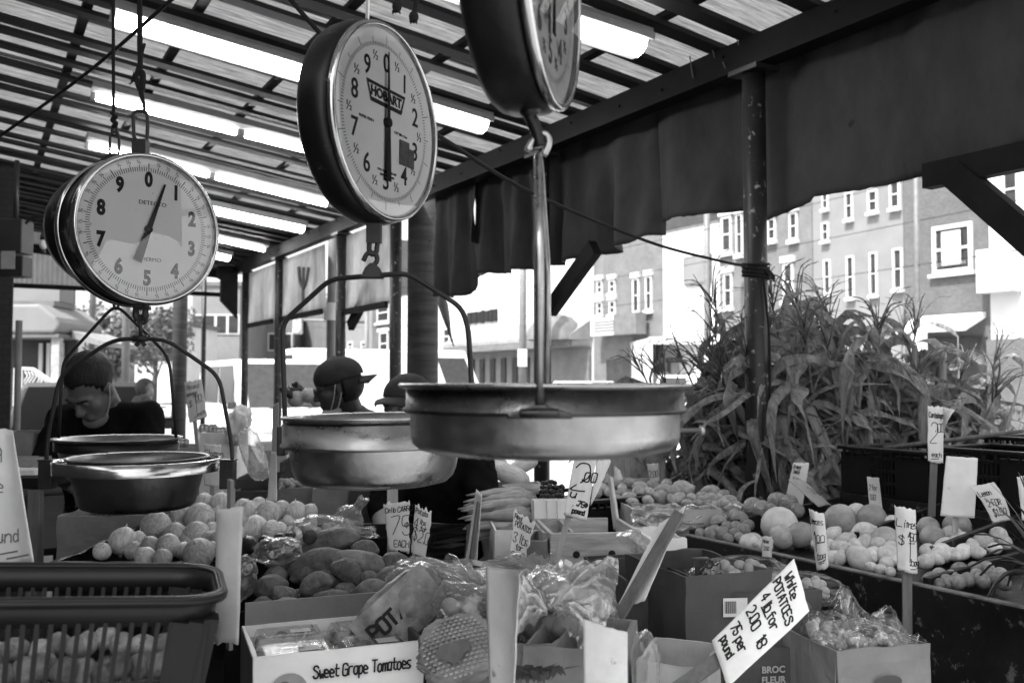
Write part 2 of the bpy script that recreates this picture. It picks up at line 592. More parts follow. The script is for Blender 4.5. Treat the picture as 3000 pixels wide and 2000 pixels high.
# ------------------------------------------------------------------ ground
g = MB().box(500, 500, .2, c=(0, 100, -.22))
solo('road', g, 'road', None, None, kind='structure')
KB = 3.35
g = MB()
g.box(KB + 14, 300, .118, MAB(0, 0, 0), c=((KB - 14) / 2, 60, -.059))
pv = solo('pavement', g, 'pave', None, None, kind='structure')
g = MB().box(.16, 300, .125, MAB(0, 0, 0), c=(KB + .08, 60, -.059))
solo('kerb', g, 'kerb', None, None, kind='structure')
g = MB().box(8, 260, .118, MAB(0, 0, 0), c=(25.5, 80, -.059))
solo('pavement', g, 'kerb', None, None, kind='structure')

# ------------------------------------------------------------------ market roof
ZE = EYE + 1.40
SL = .136


def ZU(b):
    return ZE - SL * (b - 2.76)


def onroof(px, py, off=0.0):
    u, v = (px - 1500) / F, (1000 - py) / F
    d = V((u, CP - v * SP, SP + v * CP))
    bb = .866025 * d.x + .5 * d.y
    D = (ZE + SL * 2.76 + off - EYE) / (d.z + SL * bb)
    return V((0, 0, EYE)) + d * D, D


B0, B1 = -1.6, 2.98
roof = thing('market_roof', 'low sloping market roof of dark rafters under corrugated sheets', 'roof', AB(4, 0, 0))
k = 0
mid = (B0 + B1) / 2
first = None
for i in range(-8, 51):
    a = 2.49 + .262 * i
    if a > 12.3: break
    bw_ = .098 + .02 * ((i * 7) % 3 - 1)
    if first is None:
        mb = MB().span(AB(0, B0, ZU(B0) + .011) - AB(0, 0, 0), AB(0, B1, ZU(B1) + .011), .082, .022)
        inv = MX.Translation(-AB(0, 0, 0))
        first = part('rafter', mb, 'rafter', None, world=False)
        first.parent = roof
        o = first
    else:
        o = first.copy(); COL.objects.link(o)
    jr = random.Random(i + 50)
    o.matrix_basis = TM[roof.name].inverted() @ MX.Translation(AB(a + jr.uniform(-.018, .018), 0, -.003 * ((i * 5) % 3))) @ MX.Rotation(R(jr.uniform(-.35, .35)), 4, 'Z') @ MX.Rotation(R(jr.uniform(-1.5, 1.5)), 4, AB(0, 1, 0))
for b in (-1.2, -.65, -.1, .44, .87, 1.4, 1.93, 2.42, 2.9):
    mb = MB().span(AB(.3, b, ZU(b) + .035), AB(12.2, b, ZU(b) + .035), .045, .024)
    part('batten', mb, 'rafter', roof)


def sheet(a0, a1, mat, lift=0.0, wl=.076, amp=.011):
    n = int((a1 - a0) / wl * 6)

    def fn(u, v):
        a = a0 + (a1 - a0) * u
        b = B0 - .1 + (B1 + .2 - B0) * v
        return AB(a, b, ZU(b) + .066 + lift + amp * math.sin(a / wl * 2 * math.pi))
    part('roof_sheet', MB().grid(n, 4, fn), mat, roof)


for i in range(9):
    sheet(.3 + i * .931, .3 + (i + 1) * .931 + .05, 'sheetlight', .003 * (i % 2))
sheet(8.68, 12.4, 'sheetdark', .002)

mb = MB().span(AB(-3, 2.76, ZU(2.76) - .062), AB(11.4, 2.76, ZU(2.76) - .062), .09, .12)
mb.span(AB(-3, 2.85, ZU(2.85) - .03), AB(11.4, 2.85, ZU(2.85) - .03), .04, .05)
rngb = random.Random(5)
for i in range(26):
    a = 1.2 + i * .41 + rngb.uniform(-.1, .1)
    mb.ball(AB(a, 2.712, ZU(2.76) - .05 + rngb.uniform(-.03, .03)), .007, nu=6, nv=4)
solo('eave_beam', mb, 'beampaint', 'long dark timber beam carrying the street edge of the roof', 'beam', at=AB(4, 2.76, 2.7))

# ------------------------------------------------------------------ fluorescent lights
LAB = {0: 'wide bright strip light at the top beside the uppermost dial',
       1: 'long wide strip light running behind the middle dial',
       2: 'twin tube strip light above the hook of the round dial',
       3: 'twin tube strip light crossing just over the round dial',
       4: 'wide strip light seen between the two lower dials',
       5: 'slim strip light under the dark end of the roof',
       6: 'short strip light farthest down the dark roof'}


def fixture(k, px, style):
    P = [onroof(x, y, -.075)[0] for x, y in px]
    p0, p1 = P[0], P[-1]
    d = (p1 - p0); l = d.length; d.normalize()
    x = d.cross(V((0, 0, 1))).normalized(); u = x.cross(d)
    M = MX((d, -x, u)).transposed().to_4x4(); M.translation = p0
    t = thing('fluorescent_light', LAB[k], 'strip light', M, 'strip lights under the roof')
    h = MB()
    if style == 'wrap':
        h.box(l, .155, .05, None, (l / 2, 0, .045))
        h.box(l, .02, .03, None, (l / 2, .086, .03)).box(l, .02, .03, None, (l / 2, -.086, .03))
        part('housing', h, 'fixture', t, world=False, bevel=.004)
        ln = MB()
        pr = [(-.07, .019), (-.066, -.012), (-.045, -.03), (-.0, -.037), (.045, -.03), (.066, -.012), (.07, .019)]
        vs = [(xx, y, z) for xx in (.02, l - .02) for y, z in pr]
        vs2 = []
        n = len(pr)
        ln.add(vs, [(i, i + 1, n + i + 1, n + i) for i in range(3)], None, True)
        ln.m = 1
        ln.add(vs, [(i, i + 1, n + i + 1, n + i) for i in range(3, n - 1)] + [tuple(range(n - 1, -1, -1)), tuple(range(n, 2 * n))], None, True)
        part('diffuser', ln, ['lens', 'lensfade'], t, world=False)  # fade across the diffuser is put in: near faces glow strongly, the rest faintly
    else:
        h.box(l, .13, .035, None, (l / 2, 0, .05))
        h.prism([(0, 0)] * 0 or [(-.065, .033), (.065, .033), (.03, .012), (-.03, .012)], 0, l, MX.Rotation(R(-90), 4, 'Z'))
        part('housing', h, 'fixture', t, world=False)
        cuts = [(V(p) - p0).length for p in P]
        for i in range(len(cuts) - 1):
            tb = MB()
            a, b = cuts[i] + .03, cuts[i + 1] - .03
            tb.tube([(a, 0, -.012), (b, 0, -.012)], .019, 10)
            part('tube', tb, 'lamp', t, world=False)
            for q in (cuts[i] + .012, cuts[i + 1] - .012):
                part('tube_holder', MB().box(.022, .03, .06, None, (q, 0, .0)), 'fixture', t, world=False)
    return t


fixture(0, [(1290, -42), (1882, 148)], 'wrap')
fixture(1, [(322, 52), (1424, 376)], 'wrap')
fixture(2, [(266, 276), (706, 385), (1010, 462)], 'tube')
fixture(3, [(250, 419), (622, 511), (966, 597)], 'tube')
fixture(4, [(560, 602), (893, 673)], 'wrap')
fixture(5, [(600, 690), (782, 730)], 'tube')
fixture(6, [(600, 741), (674, 757)], 'wrap')

# ------------------------------------------------------------------ posts along the street edge
POSTS = [(717, .04, 'slim dark post at the far corner of the roof'), (815, .042, 'slim pale post behind the left leg of the middle pan hanger'),
         (997, .044, 'dark post rising straight behind the cap of the masked man'), (1158, .045, 'dark post just beside the thick wooden pole'),
         (1587, .045, 'dark post behind the stem of the near scale'), (2217, .047, 'thick chipped black post in front of the corn stalks')]
PA = {}
for px, r, lab in POSTS:
    a, Y = a_at(px, 2.76)
    PA[px] = a
    t = thing('steel_post', lab, 'post', AB(a, 2.76, 0), 'posts along the street edge of the roof')
    part('shaft', MB().tube([(0, 0, .0), (0, 0, 1.2), (0, 0, ZU(2.76) - .125)], r, 20), 'postpaint', t, world=False)
    part('base_plate', MB().box(.2, .2, .012, None, (0, 0, .006)), 'postpaint', t, world=False)
    part('head_plate', MB().box(.13, .16, .02, MX.Rotation(YAW, 4, 'Z'), (0, 0, ZU(2.76) - .135)), 'postpaint', t, world=False)
for i, a in enumerate((1.12,)):
    t = thing('steel_post', 'dark post holding the corner of the roof beyond the right edge', 'post', AB(a, 2.76, 0))
    part('shaft', MB().tube([(0, 0, 0), (0, 0, ZU(2.76) - .125)], .047, 20), 'postpaint', t, world=False)


def brace(a0, z0, a1, z1, lab, rail=None):
    t = thing('knee_brace', lab, 'brace', AB(a0, 2.83, z0), 'timber braces under the eave')
    part('strut', MB().span(AB(a0, 2.83, z0), AB(a1, 2.83, z1), .05, .09), 'wooddark', t)
    if rail:
        part('rail', MB().span(AB(rail[0], 2.836, rail[2]), AB(rail[1], 2.836, rail[2]), .05, .085), 'wooddark', t)


brace(1.2, EYE - .06, 1.95, EYE + .69, 'heavy dark timber brace and rail at the right end of the curtain', (.6, 2.06, EYE + .70))
brace(PA[1587] + .02, EYE + .40, PA[1587] - .42, EYE + .70, 'dark brace beside the post behind the near scale')
brace(PA[997] - .05, EYE + .47, PA[997] - .55, EYE + .78, 'dark brace under the printed panel by the capped man')
# wooden utility pole and thin street pole
p, Y = a_at(1238, 3.15)
t = thing('utility_pole', 'thick round wooden pole standing behind the middle scale', 'pole', AB(p, 3.15, 0))
part('trunk', MB().tube([(0, 0, -.1), (0, 0, 2), (0, 0, 8.5)], [.13, .125, .11], 24), 'timber', t, world=False)
mbt = MB()
for q in range(6):
    an = -1.9 + q * .22; z = 1.75 + .19 * q
    mbt.tube([(.128 * math.cos(an), .128 * math.sin(an), z), (.14 * math.cos(an), .14 * math.sin(an), z)], .006, 6)
part('nails', mbt, 'iron', t, world=False)
p, Y = a_at(966, 3.2)
t = thing('street_pole', 'pale metal street pole behind the masked man', 'pole', AB(p, 3.2, 0))
gm('galv', .13, .5, var=.2, vs=6)
part('shaft', MB().tube([(0, 0, -.1), (.03, 0, 5)], .045, 14), 'galv', t, world=False)
part('paper_notice', MB().tube([(0.0, 0, 2.02), (0.0, 0, 2.2)], .062, 14, caps=False), 'whitesheet', t, world=False)

# ------------------------------------------------------------------ dark tarpaulin curtains hung from the eave beam
def curtain(lab, px0, px1, bot, b=2.87, folds=5, amp=.018, seed=0, top=.0, sag=.03, sway=0.0):
    """bot: list of (px, py) along the lower hem, in order from px0 to px1"""
    pts = []
    for x, y in bot:
        a, Y = a_at(x, b)
        pts.append((a, z_at(y, Y)))
    a0, _ = a_at(px0, b); a1, _ = a_at(px1, b)
    rr = random.Random(seed)
    ph = [rr.uniform(0, 6.28) for _ in range(4)]

    def hem(a):
        if (a - pts[0][0]) * (pts[-1][0] - pts[0][0]) <= 0: return pts[0][1]
        for (q0, z0), (q1, z1) in zip(pts, pts[1:]):
            if min(q0, q1) <= a <= max(q0, q1):
                return z0 + (z1 - z0) * ((a - q0) / (q1 - q0 if abs(q1 - q0) > 1e-6 else 1))
        return pts[-1][1]

    nu = max(24, int(abs(a1 - a0) / .02))

    def fn(u, v):
        a = a0 + (a1 - a0) * u
        L = abs(a1 - a0)
        zt = ZU(2.9) - .035 - top - sag * abs(math.sin(u * math.pi * max(1, round(L / .45)))) * (.6 + .4 * math.sin(u * 9 + seed))
        zb = hem(a) + .006 * NZ.noise(V((a * 12, seed, 0))) + .004 * NZ.noise(V((a * 47, seed, 2)))
        z = zt + (zb - zt) * v
        f = amp * (.25 + .9 * v) * (math.sin(u * folds * 6.28 + ph[0] + .9 * v) + .5 * math.sin(u * folds * 13.1 + ph[1]) + .45 * math.sin(u * folds * 3.3 + ph[2] + 1.5 * v))
        f += (.022 * NZ.noise(V((a * 4, z * 2, seed))) + .016 * NZ.noise(V((a * 8, z * 6, seed)))) * (1 - .6 * v) + sway * v
        return AB(a, b + f, z)
    mb = MB().grid(nu, 22, fn)
    t = solo('tarp_curtain', mb, 'tarp', lab, 'curtain', 'dark curtains hung along the eave', at=AB((a0 + a1) / 2, b, 2.1), solid=.003)
    return t


curtain('broad smooth dark curtain to the right of the chipped black post', 3560, 2246, [(3560, 270), (3060, 412), (2995, 425), (2850, 470), (2700, 512), (2560, 545), (2412, 577), (2409, 591), (2330, 618), (2246, 646)], folds=1.7, amp=.022, seed=1)
curtain('dark curtain ending at the left of the chipped black post', 2200, 1932, [(2200, 606), (2100, 622), (1938, 646)], folds=1.1, amp=.022, seed=2)
curtain('creased dark curtain with a dropped hem above the corn stalks', 1946, 1640, [(1946, 686), (1912, 692), (1880, 710), (1760, 742), (1683, 759), (1655, 768), (1640, 764)], folds=1.7, amp=.05, seed=3, sag=.02, b=2.90)
curtain('ragged dark curtain behind the stem of the near scale', 1640, 1378, [(1640, 775), (1580, 784), (1515, 789), (1500, 799), (1440, 800), (1404, 812), (1378, 790)], folds=3.0, amp=.05, seed=4, b=2.88)
curtain('narrow dark curtain hanging lowest beside the wooden pole', 1402, 1276, [(1402, 705), (1388, 715), (1380, 846), (1355, 866), (1330, 872), (1276, 868)], folds=2.2, amp=.035, seed=5, b=2.84)
mb = MB().grid(70, 14, lambda u, v: AB(-.22 - 2.7 * u, 2.87 + .03 * math.sin(u * 31) * v + .02 * math.sin(u * 12), ZU(2.9) - .04 + (2.02 + .25 * math.sin(u * 5 + .6) + .05 * math.sin(u * 23) - ZU(2.9)) * v))  # unseen drape, added so the round dial glass reflects a dark edge
solo('tarp_curtain', mb, 'tarp', 'unseen short dark curtain added beyond the right edge, to darken the round dial reflection', 'curtain', 'dark curtains hung along the eave', at=AB(-1.5, 2.87, 2.3), solid=.003)
# rag tied to the wooden pole
pl = smoothpath([W(1292, 872, 6.35), W(1300, 900, 6.33), W(1312, 950, 6.32), W(1320, 985, 6.33), W(1330, 1015, 6.33)], 5)
mb = MB().tube(pl, [.05, .06, .065, .07, .075, .075, .07, .065, .06, .05, .045, .035, .03, .025, .028, .02, .018, .02, .012, .01, .008][:len(pl)], 10, flat=.45)
gm('rag', .12, .9, var=.4, vs=9, bump=.4, bs=25)
solo('knotted_rag', mb, 'rag', 'twisted grey rag hanging from the wooden pole below the curtain', 'rag', at=pl[0])

# ------------------------------------------------------------------ pale panels on the street edge further down
def panel(px0, px1, zb, lab, ribs, tilt=0.0):
    a0, _ = a_at(px0, 2.8); a1, _ = a_at(px1, 2.8)
    t = thing('sign_panel', lab, 'panel', AB(a0, 2.8, zb), 'pale panels along the far eave')
    zt = ZU(2.8) - .14
    part('sheet', MB().grid(30, 8, lambda u, v: AB(a0 + (a1 - a0) * u, 2.80 + .012 * math.sin(u * 9 + px0) * v, zt + (zb + tilt * u - zt) * v)), 'signpanel', t, solid=.003)
    fr = MB()
    for u in ribs:
        a = a0 + (a1 - a0) * u
        fr.span(AB(a, 2.77, zb + tilt * u), AB(a, 2.77, zt), .022, .02)
    fr.span(AB(a0, 2.77, zb - .012), AB(a1, 2.77, zb + tilt - .012), .03, .05)
    part('frame', fr, 'wooddark', t)
    return t


panel(727, 804, EYE + .645, 'pale ribbed panel at the far corner of the roof', (.04, .36, .86))
t = panel(828, 950, EYE + .645, 'pale printed panel with faded dark marks, between two posts', (.62, .8))
mb = MB()
a0, _ = a_at(870, 2.78); a1, _ = a_at(900, 2.78)
for q in range(3):
    mb.tube(smoothpath([AB(a0 + (a1 - a0) * (q / 2.0), 2.79, EYE + 1.12 - .02 * q), AB(a0 + (a1 - a0) * (.2 + q * .3), 2.79, EYE + .95), AB((a0 + a1) / 2, 2.79, EYE + .88), AB((a0 + a1) / 2, 2.79, EYE + .74)], 4), .02, 6)
part('faded_print', mb, 'inkgrey', t)
panel(1012, 1142, EYE + .60, 'pale crumpled panel nearest the wooden pole', (.02, .45), .0)

# ------------------------------------------------------------------ far end of the roof: gable sheet, posts, left column
def rib(a, b0, b1, z0, z1):
    n = int(abs(b1 - b0) / .05 * 5)
    return MB().grid(n, 2, lambda u, v: AB(a + .008 * math.sin((b0 + (b1 - b0) * u) / .05 * 6.28), b0 + (b1 - b0) * u, z0 + (z1 - z0) * v))


GA = 11.6
t = thing('gable_sheet', 'white ribbed sheet closing the far left end of the roof', 'wall sheet', AB(GA, .6, 2.5))
part('ribbed_sheet', rib(GA, -1.5, 1.25, EYE + 1.06, ZU(.6) - .05), 'whitesheet', t)
part('ribbed_sheet', rib(GA + .03, 1.32, 1.7, EYE + 1.06, ZU(1.6) - .05), 'whitesheet', t)
part('rail', MB().span(AB(GA - .03, -1.5, EYE + 1.04), AB(GA - .03, 2.8, EYE + 1.04), .04, .05), 'wooddark', t)
part('rail', MB().span(AB(GA, -1.5, ZU(.6) - .06), AB(GA, 2.8, ZU(2.8) - .12), .06, .1), 'wooddark', t)
for px, D, r, z1, m, lab in ((525, 13.2, .1, 6.2, 'timber', 'broad wooden pole under the round dial, behind the price card'), (595, 12.2, .03, 3.0, 'postpaint', 'thin dark pipe between the price card and the far corner'),
                             (367, 15.5, .065, 6.5, 'galv', 'pale pole over the head of the leaning man'), (268, 17, .055, 7.5, 'galv', 'grey pole beside the porch canopy'), (212, 19, .03, 8, 'galv', 'thin pole above the porch canopy'),
                             (108, 22, .02, 7, 'galv', 'thin rod above the porch roof')):
    p = W(px, 1115, D)
    solo('street_pole', MB().tube([(p.x, p.y, -.1), (p.x, p.y, z1)], r, 14), m, lab, 'pole', 'poles beyond the far end', at=(p.x, p.y, 0))
t = thing('far_corner_post', 'dark stepped timber post under the far corner of the roof', 'post', AB(11.35, 2.66, 0))
mb = MB().prism([(-.10, 2.35), (.09, 2.15), (.09, ZU(2.7) - .05), (-.14, ZU(2.7) - .05), (-.14, 2.62), (-.10, 2.6)], -.05, .05, MX.Rotation(YAW, 4, 'Z'))
part('bracket', mb, 'wooddark', t, world=False)
# left column with conduit
t = thing('brick_column', 'dark brick column at the left edge of the market', 'column', W(-42, 1115, 7.5) * 1 - V((0, 0, EYE)))
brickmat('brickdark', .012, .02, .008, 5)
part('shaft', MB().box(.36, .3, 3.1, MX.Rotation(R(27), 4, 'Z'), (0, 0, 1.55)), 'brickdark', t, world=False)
p = W(52, 1115, 7.0)
solo('conduit_pipe', MB().tube([(p.x, p.y, 0), (p.x, p.y, EYE + .45)], .024, 10), 'galv', 'grey pipe standing against the dark brick column', 'pipe', at=(p.x, p.y, 0))
t = thing('shop_front', 'unseen dark shop front, added to shade the inner side of the market', 'shop front', AB(5, -1.75, 0))
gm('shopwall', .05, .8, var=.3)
part('wall', MB().box(.2, 11.4, 3.35, MAB(5.0, -1.8, 1.675)), 'shopwall', t)  # unseen wall, added to block sun and bounce from the left
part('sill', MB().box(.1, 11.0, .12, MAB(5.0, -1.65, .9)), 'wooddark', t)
# lamp box with caged bulb
o = W(45, 715, 6.9)
t = thing('junction_box', 'dark metal box hanging from the roof at the left edge', 'electric box', o)
part('box_body', MB().box(.24, .18, .25, None, (-.03, 0, .05)).box(.19, .15, .15, None, (-.0, 0, -.17)), 'blackmetal', t, world=False, bevel=.008)
part('hanger', MB().tube([(0, 0, .15), (0, 0, .62)], .018, 8), 'blackmetal', t, world=False)
part('label_plate', MB().box(.10, .006, .13, None, (0, -.095, -.13)), 'fixture', t, world=False)
o = W(128, 690, 6.8)
t = thing('caged_bulb', 'small bare bulb on a looped cord beside the dark metal box', 'bulb', o)
part('cord', MB().tube(smoothpath([W(75, 655, 6.8), W(95, 637, 6.8), W(118, 638, 6.8), W(130, 658, 6.8), W(129, 680, 6.8)], 5), .009, 8), 'rope', t)
part('socket', MB().tube([(0, 0, .02), (0, 0, -.03)], [.018, .026], 12), 'blackmetal', t, world=False)
part('bulb', MB().ball((0, 0, -.065), .027, .027, .038), 'whitesheet', t, world=False)
part('cage', MB().tube([(0, 0, -.103), (0, 0, -.125)], .018, 10), 'blackmetal', t, world=False)

# ------------------------------------------------------------------ cords
def cord(px, r, lab, wrap=None, mat='rope', name='cord', sag=0):
    P = smoothpath([W(*p) for p in px], 8)
    mb = MB().tube(P, r, 7)
    if wrap: wrap(mb)
    return solo(name, mb, mat, lab, 'cord', at=P[0])


def wr(mb):
    c = AB(PA[2217], 2.76, 0)
    for k in range(6):
        z = z_at(772 + 7 * k, 3.8) - .004 * (k % 2); ph = k * 1.3
        mb.tube([(c.x + .0515 * math.cos(ph + j * .35), c.y + .0515 * math.sin(ph + j * .35), z + .008 * math.sin(j * .35 + k)) for j in range(19)], .006, 6)
    for k in range(7):
        an = -1.2 + k * .2
        mb.tube([(c.x + .052 * math.cos(an), c.y + .052 * math.sin(an), z_at(790, 3.8)), (c.x + .075 * math.cos(an + .2), c.y + .075 * math.sin(an + .2), z_at(812 + 6 * (k % 3), 3.8))], .004, 5)


cord([(1120, 300, 1.95), (1290, 402, 2.2), (1560, 566, 2.75), (1900, 708, 3.35), (2100, 762, 3.6), (2188, 780, 3.74)], .0055, 'dark cord slung from behind the middle dial and wrapped round the chipped post', wr)
cord([(-60, 438, 3.4), (0, 399, 3.3), (260, 210, 2.9), (508, -5, 2.5)], .0055, 'dark cord slanting across the roof above the round dial', None)
cord([(835, -20, 2.0), (890, 45, 1.96), (955, 118, 1.92), (1120, 300, 1.95)], .005, 'short dark cord running down behind the middle dial', None)
# electric lead down the chipped post
c = AB(PA[2217], 2.76, 0)
cord([(2236, 815, 3.76), (2246, 900, 3.76), (2254, 1000, 3.75), (2256, 1200, 3.76), (2260, 1480, 3.76)], .005, 'thin cable running down the chipped black post')
# frayed rope ends
for px, y, lab in ((1163, 28, 'short frayed rope end hanging with a fat tassel'), (1212, 58, 'long frayed rope end hanging lower than its neighbour')):
    mb = MB()
    mb.tube(smoothpath([W(px + 22, -60, 1.5), W(px + 12, -20, 1.5), W(px + 2, y - 18, 1.5), W(px, y - 6, 1.5)], 5), .0045, 7)
    mb.ball(W(px, y - 8, 1.5), .008, .008, .01, nu=8, nv=6)
    for k in range(16):
        e = W(px + rnd.uniform(-14, 10), y + rnd.uniform(2, 14), 1.5 + rnd.uniform(-.008, .008))
        mb.tube([W(px, y - 8, 1.5), e], [.003, .0012], 5)
    solo('rope_end', mb, 'rope', lab, 'rope', 'frayed rope ends hanging from the roof', at=W(px, -60, 1.5))
# ties holding the curtain to the beam
for i, (px, y0, y1) in enumerate(((2025, 165, 265), (2088, 130, 190), (2120, 175, 215), (2158, 95, 150))):
    a, Y = a_at(px, 2.8)
    mb = MB().tube(smoothpath([W(px - 4, y0, Y * .985), W(px + 3, (y0 + y1) / 2, Y * .975), W(px + 14, y1, Y * .985)], 5), .0028, 6)
    solo('curtain_tie', mb, 'ropepale', 'thin frayed string tying the curtain to the beam near the chipped post', 'string', 'strings tying the curtain to the beam', at=W(px, y0, Y))
# ------------------------------------------------------------------ hanging dial scales
gm('darkring', .06, .3, metal=1.0, var=.6, vs=9, bump=.1, bs=60)
gm('steelpan', .34, .30, metal=1.0, var=.45, vs=6, bump=.06, bs=90)
FL = MX.Rotation(R(90), 4, 'X')       # flat drawing plane -> upright dial facing local -y


def dial(label, c, yaw, dia, depth, style, roll=0.0, pointer=0.0):
    r = dia / 2
    M = MX.Translation(c) @ MX.Rotation(yaw, 4, 'Z') @ MX.Rotation(roll, 4, 'Y')
    t = thing('hanging_scale', label, 'hanging scale', M)
    h = MB()
    if style == 'round':
        prof = [(0, -depth), (.80 * r, -depth), (.92 * r, -depth * .97), (.985 * r, -depth * .9), (1.0 * r, -depth * .8), (1.0 * r, -depth * .72), (.96 * r, -depth * .68), (.955 * r, -depth * .34), (.985 * r, -depth * .3), (1.005 * r, -depth * .24), (.995 * r, -depth * .1), (.96 * r, -.002), (.90 * r, -.003)]
    else:
        prof = [(0, -depth), (.86 * r, -depth), (.95 * r, -depth * .96), (.995 * r, -depth * .86), (1.02 * r, -depth * .7), (1.03 * r, -depth * .4), (1.02 * r, -depth * .2), (.99 * r, -.006), (.9 * r, -.004)]
    h.lathe(prof, 72, FL)
    part('housing', h, 'enamel', t, world=False)
    b = MB()
    if style == 'round':
        b.lathe([(.995 * r, -.008), (1.012 * r, -.001), (1.01 * r, .007), (.99 * r, .013), (.965 * r, .015), (.945 * r, .012), (.935 * r, .006), (.93 * r, .0)], 72, FL)
        b.lathe([(.985 * r, -depth * .78), (1.012 * r, -depth * .76), (1.01 * r, -depth * .70), (.985 * r, -depth * .68)], 72, FL)
    else:
        b.lathe([(.99 * r, -.003), (1.004 * r, -.0005), (1.002 * r, .005), (.982 * r, .009), (.962 * r, .009), (.948 * r, .006), (.94 * r, .0)], 72, FL)
    part('bezel', b, 'chrome', t, world=False)
    fc = MB(); fc.disc(.95 * r, 0, 72, FL)
    face = part('dial_face', fc, 'dialworn' if style == 'far' else 'dialwhite', t, world=False)

    def P(u, v, z):
        return FL @ V((u * r, v * r, z))

    tk = MB()
    nm = MB()
    zt = .0006
    if style == 'round':
        for k in range(160):
            a = 2 * math.pi * k / 160
            maj, mid_ = k % 16 == 0, k % 4 == 0
            r0, r1 = .765, .82 + (.06 if maj else .035 if mid_ else 0)
            wd = .0045 if not maj else .006
            s, c_ = math.sin(a), math.cos(a)
            q = []
            for rr, sg in ((r0, -1), (r1, -1), (r1, 1), (r0, 1)):
                q.append(P(s * rr + c_ * wd * sg, c_ * rr - s * wd * sg, zt))
            tk.add(q, [(0, 1, 2, 3)])
            if mid_ and not maj:
                addtext(nm, '\u00bc' if k % 16 == 4 else '\u00bd' if k % 16 == 8 else '\u00be', .075 * r, FL @ MX.Translation((s * .885 * r, c_ * .885 * r, zt)) @ MX.Rotation(-a, 4, 'Z'))
        for k in range(10):
            a = 2 * math.pi * k / 10
            addtext(nm, str(k), .265 * r, FL @ MX.Translation((math.sin(a) * .655 * r, math.cos(a) * .655 * r, zt)), bold=.0022, xs=.78)
        addtext(nm, 'DETECTO', .075 * r, FL @ MX.Translation((.06 * r, .35 * r, zt)), xs=1.15)
        addtext(nm, 'THERMO', .07 * r, FL @ MX.Translation((.03 * r, -.40 * r, zt)), xs=1.15)
    else:
        for k in range(160):
            a = 2 * math.pi * k / 160
            maj, mid_ = k % 16 == 0, k % 8 == 0
            r0, r1 = .76, .80 + (.09 if maj else .05 if mid_ else 0)
            wd = .0035
            s, c_ = math.sin(a), math.cos(a)
            q = [P(s * rr + c_ * wd * sg, c_ * rr - s * wd * sg, zt) for rr, sg in ((r0, -1), (r1, -1), (r1, 1), (r0, 1))]
            tk.add(q, [(0, 1, 2, 3)])
        for k in range(10):
            a = 2 * math.pi * k / 10
            addtext(nm, str(k), .275 * r, FL @ MX.Translation((math.sin(a) * .60 * r, math.cos(a) * .60 * r, zt)), xs=.92, bold=.0004)
            a = 2 * math.pi * (k + .5) / 10
            addtext(nm, '\u00bd', .13 * r, FL @ MX.Translation((math.sin(a) * .66 * r, math.cos(a) * .66 * r, zt)))
        # boxed maker's plate
        if style == 'oval':
            for q0, q1, q2, q3 in (((-.37, .36), (.37, .36), (.345, .325), (-.345, .325)), ((-.29, .15), (.29, .15), (.315, .195), (-.315, .195))):
                tk.add([P(*q0, zt), P(*q3, zt), P(*q2, zt), P(*q1, zt)] if q0[1] > .3 else [P(*q0, zt), P(*q1, zt), P(*q2, zt), P(*q3, zt)], [(0, 1, 2, 3)])
            for sg in (-1, 1):
                q = [P(sg * .37, .36, zt), P(sg * .345, .326, zt), P(sg * .275, .192, zt), P(sg * .29, .15, zt)]
                q = [P(sg * .37, .36, zt * 1.05), P(sg * .335, .34, zt * 1.05), P(sg * .262, .17, zt * 1.05), P(sg * .29, .15, zt * 1.05)]
                tk.add(q if sg < 0 else q[::-1], [(0, 1, 2, 3)][:1])
            addtext(nm, 'HOBART', .135 * r, FL @ MX.Translation((0, .26 * r, zt)), bold=.0009, xs=1.08)
            addtext(nm, 'MODEL PR30-1', .04 * r, FL @ MX.Translation((-.36 * r, -.04 * r, zt)))
            addtext(nm, 'CAP 30lb x 1oz', .04 * r, FL @ MX.Translation((.28 * r, -.06 * r, zt)))
            addtext(nm, 'FOR COMMERCIAL USE', .034 * r, FL @ MX.Translation((.02 * r, -.50 * r, zt)))
            addtext(nm, 'KEEP PAN CLEAN', .034 * r, FL @ MX.Translation((.02 * r, -.545 * r, zt)))
            st = MB(); st.box(.29 * r, .2 * r, .001, FL @ MX.Translation((.40 * r, -.27 * r, .0012))).box(.19 * r, .06 * r, .001, FL @ MX.Translation((.35 * r, -.14 * r, .0014)))
            gm('sticker', .10, .4, var=.5, vs=60)
            part('inspection_sticker', st, 'sticker', face, world=False)
    ink = 'inkgrey' if style == 'far' else 'ink'
    part('graduations', tk, ink, face, world=False)
    part('numerals', nm, ink, face, world=False)
    nd = MB()
    T = FL @ MX.Rotation(-pointer, 4, 'Z')
    if style == 'round':
        q = [(-.062, -.46), (.062, -.46), (.035, .05), (.012, .66), (-.012, .66), (-.035, .05)]
    else:
        tl = -.48 if style == 'far' else -.60
        q = [(-.045, tl), (.045, tl), (.026, .05), (.008, .72), (-.008, .72), (-.026, .05)]
    n = len(q)
    vs = [(x * r, y * r, .005) for x, y in q] + [(x * r, y * r, .0062) for x, y in q]
    nd.add(vs, [tuple(range(n - 1, -1, -1)), tuple(range(n, 2 * n))] + [(i, (i + 1) % n, n + (i + 1) % n, n + i) for i in range(n)], T)
    nd.lathe([(.05 * r, 0), (.05 * r, .0075), (0, .0078)], 20, FL)
    part('needle', nd, 'ink', t, world=False)
    gl = MB(); gl.lathe([(.94 * r, .0078), (.8 * r, .0085), (.4 * r, .0094), (0.0, .0098)], 64, FL)
    part('glass', gl, 'glass', t, world=False)
    return t


def link(mb, pts, r, n=8):
    mb.tube(smoothpath([V(p) for p in pts] + [V(pts[0])], 5), r, n, caps=False)


